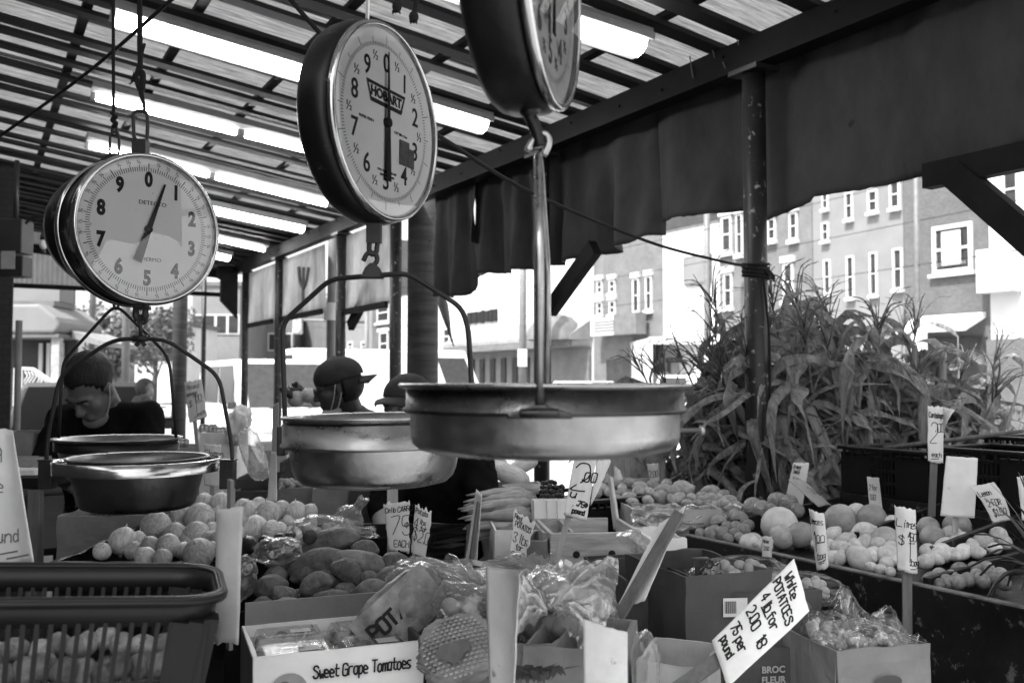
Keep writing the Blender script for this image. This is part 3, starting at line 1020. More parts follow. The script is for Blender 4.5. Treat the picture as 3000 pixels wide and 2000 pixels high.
def pan(label, c, prof, mat='aluminium', extra=None):
    t = thing('scale_pan', label, 'scale pan', c)
    mb = MB().lathe(prof, 72)
    part('bowl', mb, mat, t, world=False)
    if extra: extra(t)
    return t


# --- round double scale on the left, nearer of the two
D = 2.05
c = W(433, 672, D)
s1 = dial('round hanging scale with bold numerals and a deep black drum', c, R(47), .330, .10, 'round', 0, R(19))
hk = MB()
hk.span(W(412, 410, D), W(412, 456, D), .024, .03, up=(1, 0, 0))
link(hk, [W(x, y, D) for x, y in ((392, 400), (391, 340), (399, 327), (420, 327), (431, 340), (431, 400), (424, 412), (400, 412))], .0042)
part('top_hook', hk, 'iron', s1)
hk = MB()
for dx in (-14, 14):
    hk.tube([W(412 + dx, 898, D), W(412 + dx, 925, D), W(412 + dx * .6, 940, D)], [.006, .008, .006], 8)
hk.span(W(392, 903, D), W(440, 903, D), .012, .008)
link(hk, [W(x, y, D) for x, y in ((402, 930), (418, 925), (430, 935), (424, 946), (408, 944))], .004)
hk.tube([W(412, 930, D), W(412, 990, D)], .0045, 8)
hk.tube([W(392, 991, D), W(431, 991, D)], .0075, 10)
for sg in (-1, 1):
    hk.span(W(412 + 3 * sg, 998, D), W(412 + 14 * sg, 1013, D), .004, .009)
part('swivel_hook', hk, 'iron', s1)
bl = roundpath([W(x, y, D) for x, y in ((135, 1400), (138, 1290), (176, 1096), (330, 995), (412, 991), (490, 995), (642, 1100), (679, 1300), (683, 1400))], .03)
part('bail', MB().tube(bl, .0046, 8), 'iron', s1)
cz = W(405, 1362, D); rr = .172
mb = MB().lathe([(rr, -.013), (rr + .001, .013), (rr - .003, .014), (rr - .004, -.012), (rr, -.013)], 72, MX.Translation(cz))
part('pan_ring', mb, 'chrome', s1)
for x in (140, 668):
    q = W(x, 1390, D)
    mb = MB().box(.030, .03, .06, MX.Translation(q)); mb.box(.034, .034, .004, MX.Translation(q + V((0, 0, .032))))
    part('pan_bracket', mb, 'iron', s1, bevel=.003)
pan('deep pan with a bright rolled rim on the round dial scale', cz, [(0, -.093), (.102, -.093), (.114, -.089), (.121, -.080), (.137, -.014), (.141, .010), (.147, .0155), (.150, .017), (.148, .0195), (.139, .0175), (.134, .0), (.118, -.078), (.110, -.086), (0, -.088)], 'aludark')

# --- second scale directly behind it, only its back rim, hanger and pan show
D2 = 2.42
c2 = W(338, 668, D2)
s2 = thing('hanging_scale', 'second hanging scale hidden behind the round dial, its hanger and pan in view', 'hanging scale', c2)
mb = MB().lathe([(0, -.09), (.12, -.09), (.148, -.082), (.152, -.06), (.15, -.01), (.14, 0), (0, 0)], 60, MX.Translation(c2) @ MX.Rotation(R(47), 4, 'Z') @ FL)
part('housing', mb, 'enamel', s2)
hk = MB()
link(hk, [W(x, y, D2) for x, y in ((322, 450), (323, 400), (331, 388), (341, 388), (348, 400), (348, 450), (341, 458), (328, 458))], .0035)
link(hk, [W(x, y, D2) for x, y in ((328, 395), (330, 372), (340, 372), (342, 395))], .004)
hk.tube(smoothpath([W(350, 470, D2), W(338, 458, D2), W(315, 462, D2), W(300, 475, D2)], 4), .009, 8)
part('top_hook', hk, 'iron', s2)
hk = MB(); link(hk, [W(x, y, D2) for x, y in ((333, 885), (336, 902), (344, 902), (347, 885))], .004)
part('lower_hook', hk, 'iron', s2)
bl = roundpath([W(x, y, D2) for x, y in ((171, 1300), (183, 1080), (192, 1050), (322, 908), (340, 900), (358, 908), (482, 1030), (498, 1070), (517, 1290))], .02)
part('bail', MB().tube(bl, .0042, 8), 'iron', s2)
cz = W(345, 1300, D2); rr = .150
part('pan_ring', MB().lathe([(rr, -.018), (rr + .001, .006), (rr - .003, .007), (rr - .004, -.017), (rr, -.018)], 64, MX.Translation(cz) @ MX.Rotation(R(2), 4, 'Y')), 'enamel', s2)
pan('pan with a bright lip hanging behind and above the deep pan', cz, [(0, -.09), (.11, -.09), (.122, -.08), (.142, -.01), (.146, .009), (.158, .013), (.159, .017), (.146, .015), (.138, -.01), (.118, -.078), (0, -.085)], 'aluminium')
# their ropes
mb = MB().tube([W(332, -30, 2.42), W(332, 200, 2.42), W(333, 335, 2.42), W(335, 375, 2.42)], .0042, 7)
mb.tube(smoothpath([W(326, 330, 2.42), W(340, 342, 2.41), (W(328, 352, 2.42)), W(341, 362, 2.41), W(331, 372, 2.42)], 4), .0055, 6)
solo('hanging_rope', mb, 'rope', 'thin straight rope holding the hidden second scale', 'rope', at=W(332, -30, 2.42))
mb = MB()
for k in range(2):
    mb.tube(smoothpath([W(406 + 6 * k, -30, D), W(406 + 7 * k, 90, D), W(408 + 6 * k, 200, D), W(414, 235, D), W(410 + 6 * k, 270, D), W(421, 305, D), W(424, 330, D)], 5), .0035, 7)
link(mb, [W(x, y, D) for x, y in ((400, 215), (412, 208), (421, 220), (419, 255), (410, 262), (402, 245))], .0048)
for k in range(14):
    mb.tube([W(396, 228, D), W(396 + rnd.uniform(-18, -2), 228 + rnd.uniform(-22, 22), D + rnd.uniform(-.01, .01))], [.0022, .0008], 5)
mb.tube([W(424, 128, D), W(410, 180, D), W(392, 232, D)], .003, 6)
solo('hanging_rope', mb, 'rope', 'doubled knotted rope with a frayed end above the round dial', 'rope', at=W(410, -30, D))

# --- middle scale
D = 1.55
c = W(1131, 360, D)
s3 = dial('oval looking hanging scale turned aside, with thin numerals and a boxed name', c, R(65.5), .325, .066, 'oval', 0, R(-.5))
part('hang_strap', MB().span(W(1076, 60, D + .02), W(1081, -120, D + .02), .016, .004, up=(1, 0, 0)), 'fixture', s3)
hk = MB()
hk.span(W(1096, 655, D), W(1096, 712, D), .024, .018, up=(0, 1, 0))
link(hk, [W(x, y, D) for x, y in ((1082, 705), (1082, 735), (1090, 745), (1101, 740), (1104, 725), (1104, 705))], .0042)
hk.tube(smoothpath([W(1064, 765, D), W(1074, 745, D), W(1088, 740, D), W(1102, 748, D), W(1104, 765, D), W(1092, 780, D), W(1090, 800, D)], 5), .0042, 8)
part('swivel_hook', hk, 'iron', s3)
hk = MB(); hk.prism([(-.020, -.006), (.020, -.006), (.012, .012), (.004, .020), (-.004, .020), (-.012, .012)], -.008, .008, MX.Translation(W(1091, 806, D)))
part('saddle', hk, 'iron', s3, bevel=.003)
pxs = ((836, 1330, 1.60), (835, 1236, 1.60), (827, 945, 1.60), (968, 817, 1.57), (1090, 808, 1.55), (1195, 800, 1.535), (1352, 900, 1.51), (1372, 960, 1.50), (1388, 1230, 1.50), (1390, 1330, 1.50))
part('bail', MB().tube(roundpath([W(*q) for q in pxs], .02), .0044, 8), 'iron', s3)
cz = W(1098, 1268, D); rr = .149
tilt = MX.Rotation(R(-.8), 4, 'Y')
mb = MB().lathe([(rr, -.021), (rr + .0035, -.019), (rr + .0035, -.0155), (rr, -.013), (rr, .018), (rr - .003, .018), (rr - .004, -.020), (rr, -.021)], 72, MX.Translation(cz) @ tilt)
part('pan_ring', mb, 'steel', s3)
for x, DD in ((828, 1.59), (1378, 1.50)):
    part('pan_bracket', MB().box(.014, .03, .05, MX.Translation(W(x, 1290, DD))), 'iron', s3, bevel=.003)
t = pan('round bottomed pan under the oval looking dial', cz, [(0, -.083), (.10, -.083), (.118, -.079), (.128, -.070), (.134, -.056), (.141, -.012), (.143, .020), (.150, .025), (.153, .0275), (.151, .030), (.142, .028), (.137, .01), (.128, -.056), (.112, -.074), (0, -.078)], 'steelpan')
t.matrix_basis = MX.Translation(cz) @ tilt

# --- near scale on the right, dial cut by the top of the picture
D = 1.13
c = W(1611, -86, D)
s4 = dial('near hanging scale whose dial is cut off at the top, worn face', c, R(75.5), .331, .075, 'far', 0, R(1))
hk = MB()
hk.tube(smoothpath([W(1560, 300, D), W(1552, 335, D), W(1562, 360, D), W(1575, 395, D), W(1582, 430, D)], 5), [.012] * 6 + [.008] * 15, 8)
hk.ball(W(1468, 245, D), .008, .008, .008, nu=8, nv=6)
part('lower_hook', hk, 'enamel', s4)
hk = MB()
hk.tube(smoothpath([W(1546, 443, D), W(1560, 415, D), W(1585, 392, D), W(1604, 400, D), W(1606, 425, D), W(1592, 455, D)], 5), .0046, 9)
part('swivel_hook', hk, 'steel', s4)
e = V((.022, .350, 0)).normalized()
pc = W(1595, 1165, D)
hub = pc + V((-.006, 0, (1165 - 452) / F * D))
zf = pc.z + .004
lg = [pc - e * .172 + V((0, 0, -.012)), pc - e * .172 + V((0, 0, .17)), hub - e * .05 + V((0, 0, -.006)), hub + e * .05 + V((0, 0, -.006)), pc + e * .172 + V((0, 0, .17)), pc + e * .172 + V((0, 0, -.012))]
part('bail', MB().tube(roundpath(lg, .03), .0048, 10), 'steel', s4)
rr = .166
mb = MB().lathe([(rr, -.017), (rr + .0035, -.0155), (rr + .0035, -.012), (rr, -.010), (rr, .010), (rr - .003, .010), (rr - .004, -.016), (rr, -.017)], 80, MX.Translation(pc))
part('pan_ring', mb, 'darkring', s4)
mb = MB()
MB_ = MX.Translation(pc - e * .170) @ MX.Rotation(math.atan2(e.y, e.x) - R(90), 4, 'Z')
mb.prism([(-.034, -.018), (.034, -.018), (.033, -.013), (.012, -.007), (.006, -.004), (-.006, -.004), (-.012, -.007), (-.033, -.013)], -.012, .006, MB_)
mb.tube([MB_ @ V((-.02, -.014, -.012)), MB_ @ V((.02, -.014, -.012))], .005, 8)
part('front_bracket', mb, 'darkring', s4, bevel=.002)
q = MB()
q.tube([pc + V((.160, .02, -.040)), pc + V((.190, .02, -.040)), pc + V((.191, .02, -.040)), pc + V((.196, .02, -.040))], [.003, .003, .006, .006], 10)
pan('shallow wide pan of the near scale', pc, [(0, -.064), (.135, -.064), (.150, -.060), (.158, -.053), (.1605, -.044), (.1605, .006), (.1635, .010), (.174, .013), (.1755, .0155), (.173, .0175), (.161, .016), (.157, .008), (.156, -.044), (.148, -.055), (0, -.059)], 'steelpan',
    lambda t: part('side_pin', q, 'steel', t))
# ------------------------------------------------------------------ more materials
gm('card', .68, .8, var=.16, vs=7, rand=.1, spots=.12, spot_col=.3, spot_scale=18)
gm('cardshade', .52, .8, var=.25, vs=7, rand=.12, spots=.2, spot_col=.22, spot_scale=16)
gm('cardgrey', .30, .8, var=.3, vs=10)
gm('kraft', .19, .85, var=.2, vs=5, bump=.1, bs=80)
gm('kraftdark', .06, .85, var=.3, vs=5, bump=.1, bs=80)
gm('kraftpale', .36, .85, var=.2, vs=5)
gm('boxwhite', .76, .7, var=.1, vs=8)
gm('cratewood', .40, .75, var=.3, vs=5, stretch=(2, 2, 14), bump=.15, bs=40)
gm('binpaint', .010, .38, var=.5, vs=6, spots=.42, spot_col=.09, spot_scale=26, bump=.2, bs=24)
gm('binedge', .14, .7, var=.6, vs=20)
gm('blackplastic', .005, .35, var=.3, vs=8, bump=.05)
gm('basketplastic', .011, .4, var=.25, vs=8)
gm('onion', .50, .36, var=.42, vs=1.5, stretch=(4, 4, .45), rand=.2, spots=.25, spot_col=.20, spot_scale=1.6, bump=.12, bs=5)
gm('onionstub', .30, .8, var=.4, vs=30)
gm('sweetpotato', .125, .62, var=.45, vs=2.2, rand=.3, spots=.35, spot_col=.06, spot_scale=3.5, bump=.45, bs=5)
gm('potato', .30, .7, var=.35, vs=2.2, rand=.2, spots=.3, spot_col=.12, spot_scale=3)
gm('spud', .24, .7, var=.5, vs=1.4, rand=.5, spots=.3, spot_col=.08, spot_scale=3)
gm('beet', .022, .3, var=.5, vs=2)
gm('citrusdark', .22, .42, var=.3, vs=1.6, rand=.25, bump=.12, bs=16, spots=.1, spot_col=.1, spot_scale=3)
gm('citruspale', .50, .40, var=.28, vs=1.5, rand=.2, bump=.14, bs=13, spots=.18, spot_col=.24, spot_scale=2.6)
gm('melon', .56, .5, var=.16, vs=1.6, rand=.06, spots=.08, spot_col=.35, spot_scale=3, bump=.08, bs=12)
gm('grapefruit', .30, .42, var=.3, vs=1.3, rand=.2, bump=.14, bs=18, spots=.22, spot_col=.13, spot_scale=2.2)
gm('lime', .20, .36, var=.4, vs=1.5, rand=.3, bump=.12, bs=12, spots=.12, spot_col=.34, spot_scale=2)
gm('pear', .30, .45, var=.4, vs=1.8, rand=.28, spots=.3, spot_col=.11, spot_scale=3)
gm('apple', .20, .3, var=.55, vs=1.4, rand=.3, stretch=(4, 4, .7), spots=.12, spot_col=.45, spot_scale=4)
gm('squash', .55, .4, var=.25, vs=5, stretch=(.4, 3, 3))
gm('carrot', .30, .55, var=.3, vs=18, rand=.2)
gm('tomato', .10, .2, var=.2)
gm('leafdark', .05, .55, var=.5, vs=14)
gm('cherry', .02, .2, var=.3)
film('film', .14, .78, .16, .6)
film('filmclear', .05, .75, .1, .4, .75)
film('filmmilky', .42, .78, .18, .45, .5)
film('filmcrisp', .07, .8, .10, .5, .85)
gm('printdark', .035, .3, var=.8, vs=30)
gm('printgrey', .22, .35, var=.6, vs=24)
gm('meshbag', .2, .6, var=.15)

UPC = V((0, 0, 1))


# ------------------------------------------------------------------ price signs
def sign(label, q, lines=(), stick=None, curl=.006, axis='u', mat='card', ink='ink', pen=0.0024, name='price_sign', tear=.03, stickmat='stick', sw=.016, group=None, slant=.12, back=None, twist=0.0, wob=.065):
    TL, TR, BR, BL = [W(*p) for p in q]
    nrm = (TR - TL).cross(TL - BL).normalized()
    mid = (TL + TR + BR + BL) / 4
    if nrm.dot(V((0, 0, EYE)) - mid) < 0: nrm = -nrm
    base = W(*stick[1]) if stick else (BL + BR) / 2
    t = thing(name, label, 'price sign', base, group)
    sd = rnd.random() * 50

    def fn(u, v):
        p = (BL * (1 - u) + BR * u) * (1 - v) + (TL * (1 - u) + TR * u) * v
        k = math.sin(math.pi * u) if axis == 'u' else math.sin(math.pi * v)
        return p + nrm * (curl * k + twist * (u - .5) * (v - .5) + .0016 * NZ.noise(V((u * 4, v * 5, sd))))

    def edge(u, v):
        p = fn(u, v)
        if v > .99 or v < .01:
            p = p + (TL - BL) * tear * (NZ.noise(V((u * 7, v * 3, sd + 9))))
        if u > .99 or u < .01:
            p = p + (TR - TL) * tear * .8 * (NZ.noise(V((u * 3, v * 7, sd + 19))))
        return p
    part('card', MB().grid(18, 20, edge), mat, t, solid=.0012)
    if lines:
        mb = MB()
        wdt, hgt = ((TR - TL).length + (BR - BL).length) / 2, ((TL - BL).length + (TR - BR).length) / 2
        off = nrm * .0016

        def f2(u, v): return fn(u, v) + off
        for ln in lines:
            tx, u0, v0, hv = ln[:4]
            xs = ln[4] if len(ln) > 4 else 1.0
            if tx == '_':          # underline: u0, v0 to u1 (hv)
                ribbon(mb, [f2(u0 + (hv - u0) * k / 6, v0 + .01 * k / 6) for k in range(7)], pen, nrm)
            else:
                write(mb, tx, f2, u0, v0, hv * hgt / wdt * xs, hv, pen, nrm, wob=wob, slant=slant)
        part('writing', mb, ink, t)
    if stick:
        p0, p1 = W(*stick[0]), W(*stick[1])
        part('stick', MB().span(p0, p1, sw, .006, up=nrm), stickmat, t)
    if back:
        part('stick', MB().span(W(*back[0]), W(*back[1]), back[2], .007, up=nrm), back[3] if len(back) > 3 else 'stick', t)
    return t


sign('pale card for round mangos on a thin stake, behind the left scale pans', [(540, 1120, 4.0), (591, 1109, 4.0), (607, 1220, 4.0), (555, 1239, 4.0)],
     [('Round', .12, .80, .11, .8), ('mangos', .06, .64, .09, .75), ('$', .10, .38, .13), ('1', .34, .16, .46, .5), ('00', .50, .46, .15, .7), ('_', .52, .42, .88), ('each', .5, .1, .09, .8), ('_', .3, .08, .5)], ((570, 1225, 4.01), (582, 1345, 4.01)), pen=0.0022)
sign('white card lettered Clemen in front of the far fruit crates', [(597, 1298, 3.3), (648, 1303, 3.3), (648, 1426, 3.3), (598, 1420, 3.3)], [('Clemen', .08, .70, .17, .62)], ((622, 1420, 3.31), (622, 1480, 3.31)), pen=0.0020)
sign('torn card for cello carrot at 75 cents each', [(1124, 1474, 2.5), (1199, 1464, 2.5), (1199, 1618, 2.5), (1139, 1611, 2.5)],
     [('Cello CARROT', .04, .80, .10, .66), ('75', .22, .34, .36, .72), ('\u00a2', .80, .47, .14, .8), ('EACH', .30, .10, .13, .75)], None, pen=0.0020, back=((1150, 1400, 2.512), (1150, 1640, 2.512), .028), tear=.09, curl=.004)
sign('torn card for potato at four pounds, right beside the cello carrot card', [(1216, 1474, 2.53), (1266, 1496, 2.53), (1246, 1637, 2.53), (1204, 1619, 2.53)],
     [('Potato', .08, .84, .10, .6), ('4', .02, .52, .22, .6), ('lbs', .40, .66, .09, .8), ('for', .45, .54, .09, .8), ('$2.00', .02, .30, .24, .55)], ((1228, 1600, 2.54), (1226, 1690, 2.54)), pen=0.0019, tear=.12)
sign('narrow sign seen nearly edge on with its stake, before the person in black', [(1396, 1432, 2.42), (1412, 1448, 2.36), (1396, 1652, 2.36), (1363, 1656, 2.42)], [], ((1402, 1470, 2.37), (1372, 1690, 2.37)), stickmat='stickdark', curl=.002)
sign('torn leaning card for red potatos, in front of the holed white box', [(1507, 1493, 2.5), (1568, 1532, 2.5), (1532, 1657, 2.5), (1489, 1654, 2.5)],
     [('Red', .05, .87, .09, .7), ('POTATOS', .12, .73, .11, .48), ('3 lbs', .1, .45, .18, .6), ('for', .30, .30, .12, .7), ('2.00', .05, .06, .2, .6)], ((1512, 1640, 2.51), (1512, 1720, 2.51)), pen=0.0020, tear=.1, curl=-.006)
sign('long card on a tall stake marked 2.00 and .75 cents pound', [(1690, 1300, 2.3), (1755, 1300, 2.3), (1718, 1527, 2.3), (1652, 1507, 2.3)],
     [('2', .06, .36, .36, .8), ('.00', .46, .50, .12, .85), ('u', .12, .27, .10, 1.2), ('.75\u00a2', .42, .17, .07, .8), ('pound', .32, .07, .06, .8)], ((1667, 1505, 2.312), (1618, 1690, 2.312)), pen=0.0034, sw=.014, curl=.004)
sign('blank folded card standing behind the 2.00 card', [(1752, 1320, 2.33), (1790, 1350, 2.33), (1752, 1440, 2.33), (1730, 1480, 2.33)], [], None, curl=.003)
sign('back of a long pale board on a dark stake, leaning to the right', [(1932, 1530, 1.86), (2009, 1479, 1.84), (1889, 1759, 1.80), (1810, 1773, 1.82)], [], ((1992, 1500, 1.832), (1796, 1836, 1.80)), stickmat='stickdark', sw=.026, curl=-.005, tear=.015)
sign('big tilted white card for white potatoes, black pen, on a slanting stake', [(2326, 1636, 1.62), (2371, 1790, 1.55), (2132, 2012, 1.5), (2086, 1876, 1.57)],
     [('White', .16, .86, .085, .8), ('POTATOES', .06, .73, .085, .72), ('4 lb for', .10, .57, .095, .72), ('_', .28, .55, .5), ('2.00', .10, .40, .10, .72), ('18', .70, .40, .10, .7), ('75 per', .10, .21, .09, .75), ('pound', .14, .08, .08, .78)], ((2150, 1900, 1.565), (1950, 2040, 1.52)), pen=0.0029, stickmat='stickdark', sw=.024, tear=.012, curl=.004)
sign('card for limes at 1.50 a bag on a stake before the dark bin', [(2620, 1479, 2.22), (2682, 1492, 2.22), (2688, 1680, 2.22), (2629, 1668, 2.22)],
     [('Limes', .06, .70, .115, .82), ('$', .08, .42, .13, .8), ('1', .30, .14, .46, .5), ('50', .54, .50, .12, .8), ('_', .52, .46, .86), ('.bag', .50, .12, .10, .8), ('_', .55, .06, .9)], ((2657, 1672, 2.225), (2658, 1860, 2.23)), pen=0.0020, sw=.022, stickmat='stickdark', curl=.012, tear=.04)
sign('narrow curled card for lemons at 1.00 a bag against the dark bin', [(2370, 1486, 2.45), (2415, 1503, 2.42), (2428, 1660, 2.42), (2394, 1672, 2.45)],
     [('Lemons', .10, .78, .10, .52), ('1', .16, .34, .32, .5), ('00', .48, .48, .12, .62), ('_', .45, .46, .9), ('bag', .4, .18, .11, .62), ('_', .4, .13, .85), ('_', .45, .10, .8)], None, pen=0.0018, curl=.012, tear=.04)
sign('tall card for cantaloupes at 2.00 each on a stake above the black crates', [(2718, 1189, 2.75), (2764, 1192, 2.75), (2763, 1356, 2.75), (2718, 1352, 2.75)],
     [('Cantaloupe', .06, .80, .09, .42), ('2', .10, .36, .36, .48), ('.00', .42, .55, .15, .6), ('each', .22, .10, .08, .8), ('_', .2, .06, .7)], ((2736, 1350, 2.757), (2729, 1512, 2.757)), pen=0.0020, sw=.02, stickmat='stickdark', curl=.004)
sign('bent blank flap folded from the cantaloupe card', [(2764, 1192, 2.75), (2796, 1200, 2.70), (2782, 1222, 2.70), (2764, 1268, 2.75)], [], None, curl=.002, tear=.0, name='card_flap')
sign('large blank white card among the black crates', [(2772, 1335, 2.6), (2865, 1341, 2.6), (2855, 1517, 2.6), (2755, 1510, 2.6)], [], ((2800, 1500, 2.612), (2798, 1560, 2.612)), curl=.004, tear=.008)
sign('card for granny smith apples leaning by the chipped post', [(2324, 1355, 3.4), (2371, 1355, 3.4), (2350, 1492, 3.4), (2304, 1446, 3.4)], [('Granny', .06, .84, .10, .5), ('Smith', .1, .70, .1, .55), ('1.50', .12, .40, .18, .55)], None, pen=0.0020, curl=.003)
sign('grey folded card drooping over the apples', [(2307, 1404, 3.15), (2368, 1418, 3.2), (2440, 1484, 3.2), (2398, 1484, 3.12)], [('3 for', .3, .4, .25, .6)], None, mat='cardgrey', pen=0.0017, curl=.012, tear=.03)
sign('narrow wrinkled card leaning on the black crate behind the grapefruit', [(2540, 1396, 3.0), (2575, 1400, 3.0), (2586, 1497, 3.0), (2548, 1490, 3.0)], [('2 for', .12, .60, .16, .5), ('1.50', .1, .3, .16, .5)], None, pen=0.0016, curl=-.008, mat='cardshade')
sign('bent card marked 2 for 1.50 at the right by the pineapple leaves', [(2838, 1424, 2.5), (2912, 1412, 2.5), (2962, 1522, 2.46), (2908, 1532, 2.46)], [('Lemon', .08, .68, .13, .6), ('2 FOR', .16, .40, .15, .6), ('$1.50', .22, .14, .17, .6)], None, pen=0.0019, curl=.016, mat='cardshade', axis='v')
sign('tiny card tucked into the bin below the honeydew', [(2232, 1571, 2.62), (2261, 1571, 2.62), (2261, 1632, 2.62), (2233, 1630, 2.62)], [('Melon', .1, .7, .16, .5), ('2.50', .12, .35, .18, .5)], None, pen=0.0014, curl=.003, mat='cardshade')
sign('twisted card on a thin stake against the bright road', [(2023, 1241, 4.2), (2040, 1243, 4.18), (2058, 1352, 4.15), (2022, 1354, 4.2)], [('9', .3, .6, .2, .5)], ((2030, 1345, 4.2), (2029, 1460, 4.2)), mat='cardgrey', stickmat='stickdark', pen=0.0027, sw=.014, curl=.02)
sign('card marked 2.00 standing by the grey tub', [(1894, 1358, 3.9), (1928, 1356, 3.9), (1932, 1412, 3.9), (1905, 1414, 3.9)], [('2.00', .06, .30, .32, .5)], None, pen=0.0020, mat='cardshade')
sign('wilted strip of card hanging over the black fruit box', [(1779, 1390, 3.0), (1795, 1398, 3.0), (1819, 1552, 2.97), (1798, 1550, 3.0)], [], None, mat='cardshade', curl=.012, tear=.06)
sign('torn pale scrap of card on the pear heap', [(1800, 1366, 3.7), (1816, 1376, 3.7), (1824, 1402, 3.7), (1798, 1408, 3.7)], [], None, curl=.006, tear=.1)
sign('narrow torn card at the right edge above the pineapple', [(2980, 1396, 2.4), (3024, 1390, 2.4), (3024, 1530, 2.4), (2994, 1520, 2.4)], [('2', .3, .5, .2, .6)], None, pen=0.0019, curl=.006, tear=.05)
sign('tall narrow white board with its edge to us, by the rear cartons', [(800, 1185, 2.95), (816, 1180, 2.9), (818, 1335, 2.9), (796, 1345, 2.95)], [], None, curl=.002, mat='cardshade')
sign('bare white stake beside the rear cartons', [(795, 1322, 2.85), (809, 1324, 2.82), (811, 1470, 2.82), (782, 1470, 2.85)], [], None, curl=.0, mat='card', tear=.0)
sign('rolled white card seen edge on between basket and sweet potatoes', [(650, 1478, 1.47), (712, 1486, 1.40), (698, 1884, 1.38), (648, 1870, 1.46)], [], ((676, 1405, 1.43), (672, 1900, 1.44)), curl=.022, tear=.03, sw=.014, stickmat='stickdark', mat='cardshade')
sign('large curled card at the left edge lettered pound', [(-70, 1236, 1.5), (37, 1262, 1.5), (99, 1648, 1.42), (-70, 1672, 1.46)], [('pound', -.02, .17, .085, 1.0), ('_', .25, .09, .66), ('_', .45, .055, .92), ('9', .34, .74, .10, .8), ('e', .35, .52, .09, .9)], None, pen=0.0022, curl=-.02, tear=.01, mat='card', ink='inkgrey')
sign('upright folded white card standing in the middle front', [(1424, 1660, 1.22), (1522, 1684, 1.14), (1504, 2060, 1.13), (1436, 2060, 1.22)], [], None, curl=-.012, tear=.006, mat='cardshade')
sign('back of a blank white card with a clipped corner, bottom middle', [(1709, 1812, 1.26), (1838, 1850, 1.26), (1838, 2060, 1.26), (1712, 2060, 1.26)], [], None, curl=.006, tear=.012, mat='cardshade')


# ------------------------------------------------------------------ boxes
WARP = bpy.data.textures.new('warp', 'CLOUDS'); WARP.noise_scale = .09; WARP.noise_depth = 2
def carton(label, p, wb, wa, z0, mat='kraft', extra=0.0, wall=.006, name='carton', cat='box', flaps=(), edge=None, group=None, floor=True, lift=0.0, seams=True):
    """open box; p = near left top corner, wb along b, wa along a, bottom at height z0"""
    h = p.z - z0
    M = MX.Translation(V((p.x, p.y, z0))) @ MX.Rotation(YAW + extra, 4, 'Z')
    t = thing(name, label, cat, M, group)
    mb = MB()
    mb.box(wb, wall, h, None, (wb / 2, wall / 2, h / 2)).box(wb, wall, h, None, (wb / 2, wa - wall / 2, h / 2))
    mb.box(wall, wa - 2 * wall, h, None, (wall / 2, wa / 2, h / 2)).box(wall, wa - 2 * wall, h, None, (wb - wall / 2, wa / 2, h / 2))
    if floor: mb.box(wb - 2 * wall, wa - 2 * wall, wall, None, (wb / 2, wa / 2, wall / 2))
    o = part('walls', mb, mat, t, world=False)
    md = o.modifiers.new('cut', 'SUBSURF'); md.subdivision_type = 'SIMPLE'; md.levels = md.render_levels = 4
    md = o.modifiers.new('warp', 'DISPLACE'); md.texture = WARP; md.strength = .016 if name != 'tomato_box' else .004; md.texture_coords = 'GLOBAL'; md.mid_level = .5
    for side, ln, ang in flaps:
        f = MB()
        c, s = math.cos(R(ang)) * ln, math.sin(R(ang)) * ln
        if side == 'n': f.add([(0, 0, h), (wb, 0, h), (wb - .01, -c, h + s), (.01, -c, h + s)], [(0, 1, 2, 3)])
        if side == 'f': f.add([(0, wa, h), (wb, wa, h), (wb - .01, wa + c, h + s), (.01, wa + c, h + s)], [(0, 1, 2, 3)])
        if side == 'l': f.add([(0, 0, h), (0, wa, h), (-c, wa - .01, h + s), (-c, .01, h + s)], [(0, 1, 2, 3)])
        if side == 'r': f.add([(wb, 0, h), (wb, wa, h), (wb + c, wa - .01, h + s), (wb + c, .01, h + s)], [(0, 1, 2, 3)])
        part('flap', f, mat, t, world=False, solid=.004)
    return t


def table(label, a0, a1, b0, b1, z, name='display_table', mat='wooddark'):
    t = thing(name, label, 'table', MAB((a0 + a1) / 2, (b0 + b1) / 2, 0))
    wa, wb = a1 - a0, b1 - b0
    part('tabletop', MB().box(wb, wa, .03, None, (0, 0, z - .015)), mat, t, world=False, bevel=.003)
    for i in (-1, 1):
        for j in (-1, 1):
            part('leg', MB().box(.06, .06, z - .03, None, (i * (wb / 2 - .06), j * (wa / 2 - .06), (z - .03) / 2)), mat, t, world=False)
    return t


table('dark plank table under the baskets, onions and sweet potatoes', 1.2, 3.05, -.35, 1.35, .70)
table('dark low platform under the front cartons on the right', .55, 2.3, 1.38, 1.97, .45)
table('dark plank table carrying the pears, carrots and squash', 2.42, 4.2, 1.42, 2.70, .66)
ZT = .70

# tomato box
p = W(743, 1927, 1.56)
X = .004
t = carton('white printed box of grape tomato packs, open at the top', p, .292, .22, ZT, 'boxwhite', R(-9), flaps=(), name='tomato_box')
MT = TM[t.name]
h = p.z - ZT
mb = MB()
nr = (MT.to_3x3() @ V((0, -1, 0)))


def ft(u, v): return MT @ V((u, -.0045, v))


